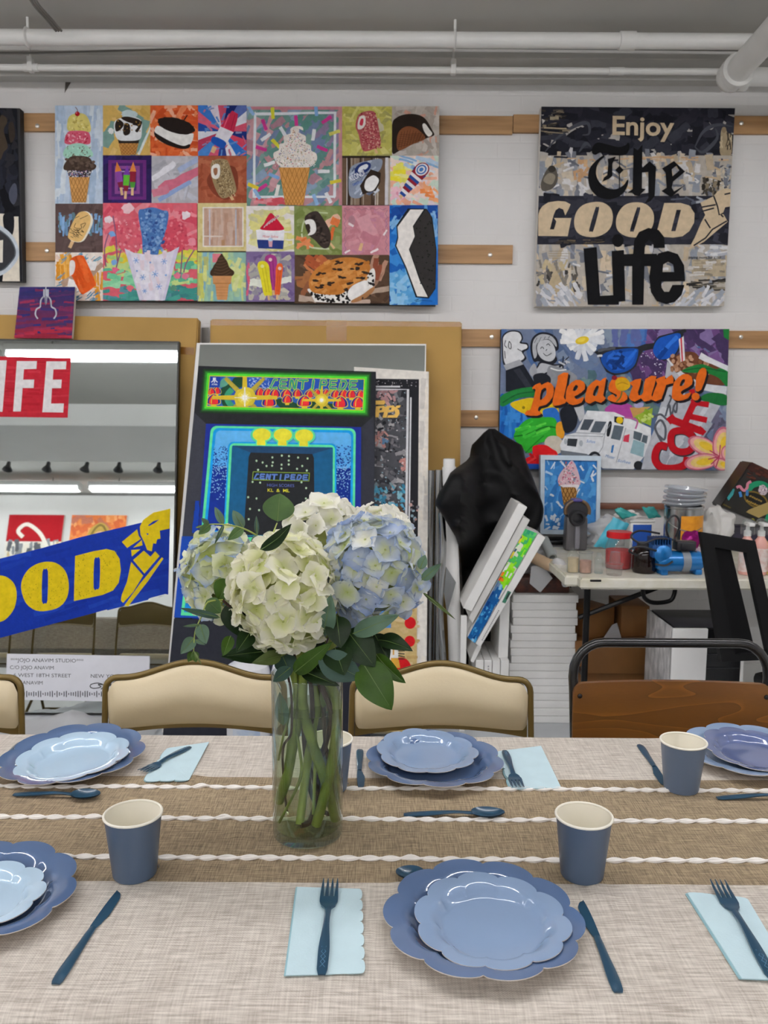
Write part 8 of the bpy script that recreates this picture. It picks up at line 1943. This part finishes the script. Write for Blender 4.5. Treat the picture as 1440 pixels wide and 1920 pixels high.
hydrangea('ivory hydrangea mostly hidden behind the blue one', 697, 1012, 1.235, .066, .052, 46, WHITE, .046, [(690, 430, .02), (740, 900, .012), (755, 1200, .0), (770, 1420, .02)], .0066, M_stemg, 9)
hydrangea('small greenish blue hydrangea at the left of the bouquet', 416, 1079, 1.19, .057, .070, 68, PALE, .046, [(400, 450, .01), (340, 800, .0), (290, 1100, -.015), (185, 1340, -.005)], .0080, M_stemg, 13, ry=.05)
# ---- leaves
LZ = lambda x, y: (320+x/2.667, 900+y/2.667)
def leaf(parent, off, b, tp, w, Yb, Yt, m, curl=.12, fold=.18, tilt=0.0, shape=.75, name='leaf', sag=0.0):
    B, T = PY(*LZ(*b), Yb), PY(*LZ(*tp), Yt); d = T-B; L_ = d.length
    mid = (B+T)/2; view = (O-mid).normalized(); dn = d.normalized()
    side = dn.cross(view).normalized(); nrm = side.cross(dn).normalized()
    if tilt: R_ = Matrix.Rotation(tilt, 3, dn); side = R_ @ side; nrm = R_ @ nrm
    W_ = w/2.667*((mid-O).length/FPX)/2
    bm = BM(); n, mm = 14, 8; sd = b[0]*.01
    def f(u, v):
        vv = -1+2*v
        wid = W_*(math.sin(PI*min(1, max(0, u))**shape))**.8 if 0 < u < 1 else 0
        p = B + d*u + side*(wid*vv) + nrm*(curl*L_*4*u*(1-u)*.5 + fold*wid*abs(vv) - .3*curl*L_*u*u) + nrm*(.03*L_*noise.noise(Vector((u*3, vv*1.5, sd))))
        p.z -= sag*L_*u*u
        return p - off
    grid(bm, n, mm, f)
    g2 = bmesh.ops.remove_doubles(bm, verts=bm.verts, dist=1e-5)
    o = obj(name, bm, m, parent, angle=85)
    # midrib
    b2 = BM(); tube(b2, [f(i/10, .5) + nrm*.0004 for i in range(10)], [.0007*(1-i/11) for i in range(10)], 5); obj('midrib', b2, M_rib, o)
    return o
M_rib = mat('leaf_rib', '#62793c', rough=.5)
def sprig(label, cat, name, path, Ys, r, m, leaves, vase, vr, vm, group=None):
    pts = [PY(*LZ(*p), y) for p, y in zip(path, Ys)]
    off = pts[0].copy()
    t = empty(name, off, 0, label, cat, group)
    if vase:
        vp_ = [inside(*ZG(x, y), dy) for x, y, dy in vase]
        q = smooth_path([pts[0], Vector((VX+(pts[0].x-VX)*.3, VY+(pts[0].y-VY)*.3, ZT+.27))]+vp_, 6); bm = BM(); tube(bm, [p-off for p in q], vr, 8); obj('stem', bm, vm, t)
    if len(pts) > 1:
        bm = BM(); q = smooth_path(pts, 5); tube(bm, [p-off for p in q], [r*(1-.5*i/len(q)) for i in range(len(q))], 7); obj('twig', bm, m, t)
    for l in leaves: leaf(t, off, *l)
    return t
EG = 'eucalyptus sprigs in the bouquet'; LG_ = 'leafy green branches in the bouquet'
sprig('thin eucalyptus sprig reaching left above the small hydrangea', 'sprig', 'eucalyptus_sprig', [(460, 295), (370, 245), (280, 224), (190, 222), (130, 238)], [1.14, 1.12, 1.11, 1.11, 1.11], .0013, M_steml, [
    ((190, 222), (152, 190), 26, 1.11, 1.105, M_euc, .1), ((197, 222), (140, 272), 44, 1.11, 1.10, M_eucg, .1), ((160, 230), (124, 238), 14, 1.11, 1.11, M_leafo, .05), ((264, 224), (220, 133), 38, 1.11, 1.12, M_euc, .1), ((265, 226), (220, 320), 20, 1.11, 1.09, M_eucd, .1, .5), ((364, 240), (310, 150), 54, 1.12, 1.13, M_euc, .1), ((362, 238), (286, 300), 50, 1.12, 1.10, M_eucg, .1), ((432, 275), (428, 178), 24, 1.13, 1.14, M_eucd, .1), ((436, 280), (398, 322), 32, 1.13, 1.11, M_euc, .1), ((480, 300), (497, 250), 44, 1.14, 1.14, M_eucd, .1)],
    [(300, 560, .0), (250, 750, -.02), (200, 960, -.01)], .0018, M_stemg, EG)
sprig('large round eucalyptus leaf pair rising above the bouquet', 'sprig', 'eucalyptus_sprig', [(450, 350), (500, 290), (532, 215)], [1.13, 1.15, 1.17], .0016, M_steml, [
    ((534, 208), (546, 66), 158, 1.17, 1.18, M_eucg, .06, .1, .0, .9), ((448, 348), (608, 222), 74, 1.035, 1.06, M_leafd, .16, .25, .5)],
    [(360, 560, .0), (400, 850, -.01), (420, 1050, -.015), (370, 1230, -.02), (200, 1640, -.012)], .0022, M_stemg, EG)
sprig('eucalyptus sprig drooping at the left of the bouquet', 'sprig', 'eucalyptus_sprig', [(260, 600), (185, 612), (155, 680), (122, 760), (115, 860)], [1.12, 1.10, 1.09, 1.08, 1.07], .0013, M_steml, [
    ((245, 688), (46, 640), 34, 1.10, 1.08, M_eucd, .1), ((146, 722), (178, 820), 66, 1.085, 1.07, M_euc, .1), ((146, 724), (60, 732), 16, 1.085, 1.07, M_euc, .05), ((118, 788), (50, 870), 62, 1.08, 1.06, M_euc, .1), ((112, 858), (88, 910), 40, 1.07, 1.06, M_leafb, .1), ((117, 858), (128, 912), 40, 1.07, 1.06, M_leafb, .1), ((125, 800), (172, 824), 22, 1.08, 1.07, M_euc, .1), ((118, 858), (155, 925), 12, 1.07, 1.06, M_leafo, .2)],
    [(330, 660, -.01), (250, 850, -.02), (260, 1200, -.012), (285, 1430, -.01)], .0019, M_stemb, EG)
sprig('eucalyptus sprig poking out right of the blue hydrangea', 'sprig', 'eucalyptus_sprig', [(1150, 520), (1225, 490), (1262, 470)], [1.17, 1.11, 1.09], .0013, M_steml, [
    ((1246, 446), (1274, 374), 50, 1.09, 1.10, M_euc, .1), ((1256, 500), (1352, 418), 50, 1.09, 1.08, M_euc, .12, .25), ((1258, 560), (1424, 697), 20, 1.16, 1.12, M_leafo, .06)],
    [(560, 430, .01), (550, 900, .0), (530, 1460, -.01)], .0025, M_steml, EG)
sprig('broad grey green eucalyptus leaves under the blue hydrangea', 'sprig', 'eucalyptus_sprig', [(760, 900), (770, 820)], [1.09, 1.08], .0018, M_eucd, [
    ((762, 782), (802, 574), 96, 1.075, 1.06, M_euc, .1, .12), ((912, 768), (1138, 676), 92, 1.07, 1.04, M_euc, .12, .15), ((738, 880), (955, 992), 150, 1.06, 1.05, M_eucd, .14, .1, .0, .85), ((598, 938), (512, 1008), 66, 1.09, 1.07, M_eucd, .1, .1, 0, .85)],
    [(690, 500, .0), (650, 780, .01), (580, 1000, .01), (560, 1300, .0), (500, 1520, -.01), (415, 1730, -.02)], .0042, M_stemb, EG)
sprig('dark leafy branch under the small hydrangea, left', 'branch', 'leafy_branch', [(560, 900), (430, 850), (330, 700)], [1.15, 1.14, 1.14], .002, M_stemb, [
    ((520, 850), (256, 882), 110, 1.13, 1.08, M_leafd, .16, .3), ((330, 600), (350, 785), 170, 1.13, 1.12, M_leafd, .1, .1), ((290, 495), (240, 605), 110, 1.13, 1.12, M_leafb, .1), ((180, 600), (250, 665), 80, 1.11, 1.11, M_eucg, .1), ((400, 760), (330, 860), 90, 1.10, 1.07, M_leafd, .15, .3), ((550, 876), (410, 915), 70, 1.10, 1.06, M_leafo, .16, .2), ((300, 780), (262, 880), 60, 1.10, 1.08, M_leafb, .1)],
    [(460, 900, .015), (540, 1150, .012), (565, 1260, .0), (600, 1500, .02)], .0045, M_stemb, LG_)
sprig('dark leafy branch in the middle, over the vase rim', 'branch', 'leafy_branch', [(720, 960), (760, 860), (800, 760)], [1.13, 1.11, 1.10], .002, M_stemb, [
    ((620, 962), (802, 815), 90, 1.09, 1.05, M_leafb, .14, .25), ((830, 680), (850, 840), 130, 1.08, 1.06, M_leafd, .1), ((822, 840), (868, 975), 150, 1.07, 1.04, M_leafd, .14, .25), ((560, 880), (600, 975), 110, 1.12, 1.10, M_eucd, .1), ((650, 950), (840, 1028), 74, 1.10, 1.06, M_leafd, .14, .25), ((700, 880), (740, 960), 120, 1.12, 1.10, M_leafd, .1), ((740, 780), (700, 880), 100, 1.11, 1.10, M_leafd, .1)],
    [(520, 480, .0), (500, 760, .02), (470, 1000, .025), (520, 1300, .02), (640, 1480, .02), (740, 1530, .02)], .0034, M_stemb, LG_)
sprig('leafy branch under the blue hydrangea, right, with one bright hanging leaf', 'branch', 'leafy_branch', [(880, 940), (960, 860), (1040, 790)], [1.13, 1.11, 1.10], .002, M_stemb, [
    ((880, 750), (1022, 935), 165, 1.08, 1.05, M_leafd, .12, .2), ((1020, 770), (1090, 905), 100, 1.10, 1.08, M_leafd, .12), ((1040, 800), (1208, 850), 90, 1.09, 1.06, M_leafd, .2, .4, -.4), ((1026, 870), (1172, 1018), 84, 1.07, 1.05, M_leafb, .22, .35, .3), ((958, 910), (1106, 1150), 178, 1.06, 1.03, M_leafb, .10, .14), ((900, 860), (1000, 830), 110, 1.10, 1.08, M_leafd, .1)],
    [(620, 480, .01), (640, 800, .02), (690, 1100, .02), (720, 1300, .022), (775, 1500, .02)], .0030, M_stemb, LG_)
# leaves standing in the water, inside the vase
for nm, b, tp, w, dy, m in (('gray', (565, 1225), (545, 1060), 66, -.02, M_euc), ('dark', (650, 960), (820, 1010), 90, .0, M_eucd), ('olive', (790, 1010), (760, 1140), 60, .0, M_leafo)):
    br = [o for o in C.objects if o.get('category') == 'branch'][1]
    leaf(br, br.location, b, tp, w, VY+dy, VY+dy-.004, m, .05, .1)
# ================================================================== put each thing's origin at its own base
def rebase():
    for o in list(C.objects):
        if o.parent is None and o.type == 'MESH' and o.location.length < 1e-9 and o.get('kind') != 'structure':
            vs = [v.co for v in o.data.vertices]
            if not vs: continue
            c = Vector(((min(v.x for v in vs)+max(v.x for v in vs))/2, (min(v.y for v in vs)+max(v.y for v in vs))/2, min(v.z for v in vs)))
            o.data.transform(Matrix.Translation(-c)); o.location = c
            for ch in o.children:
                if ch.type == 'MESH' and ch.location.length < 1e-9:
                    ch.data.transform(Matrix.Translation(-c))
                    for g in ch.children:
                        if g.type == 'MESH': g.data.transform(Matrix.Translation(-c))
                else: ch.location -= c
rebase()
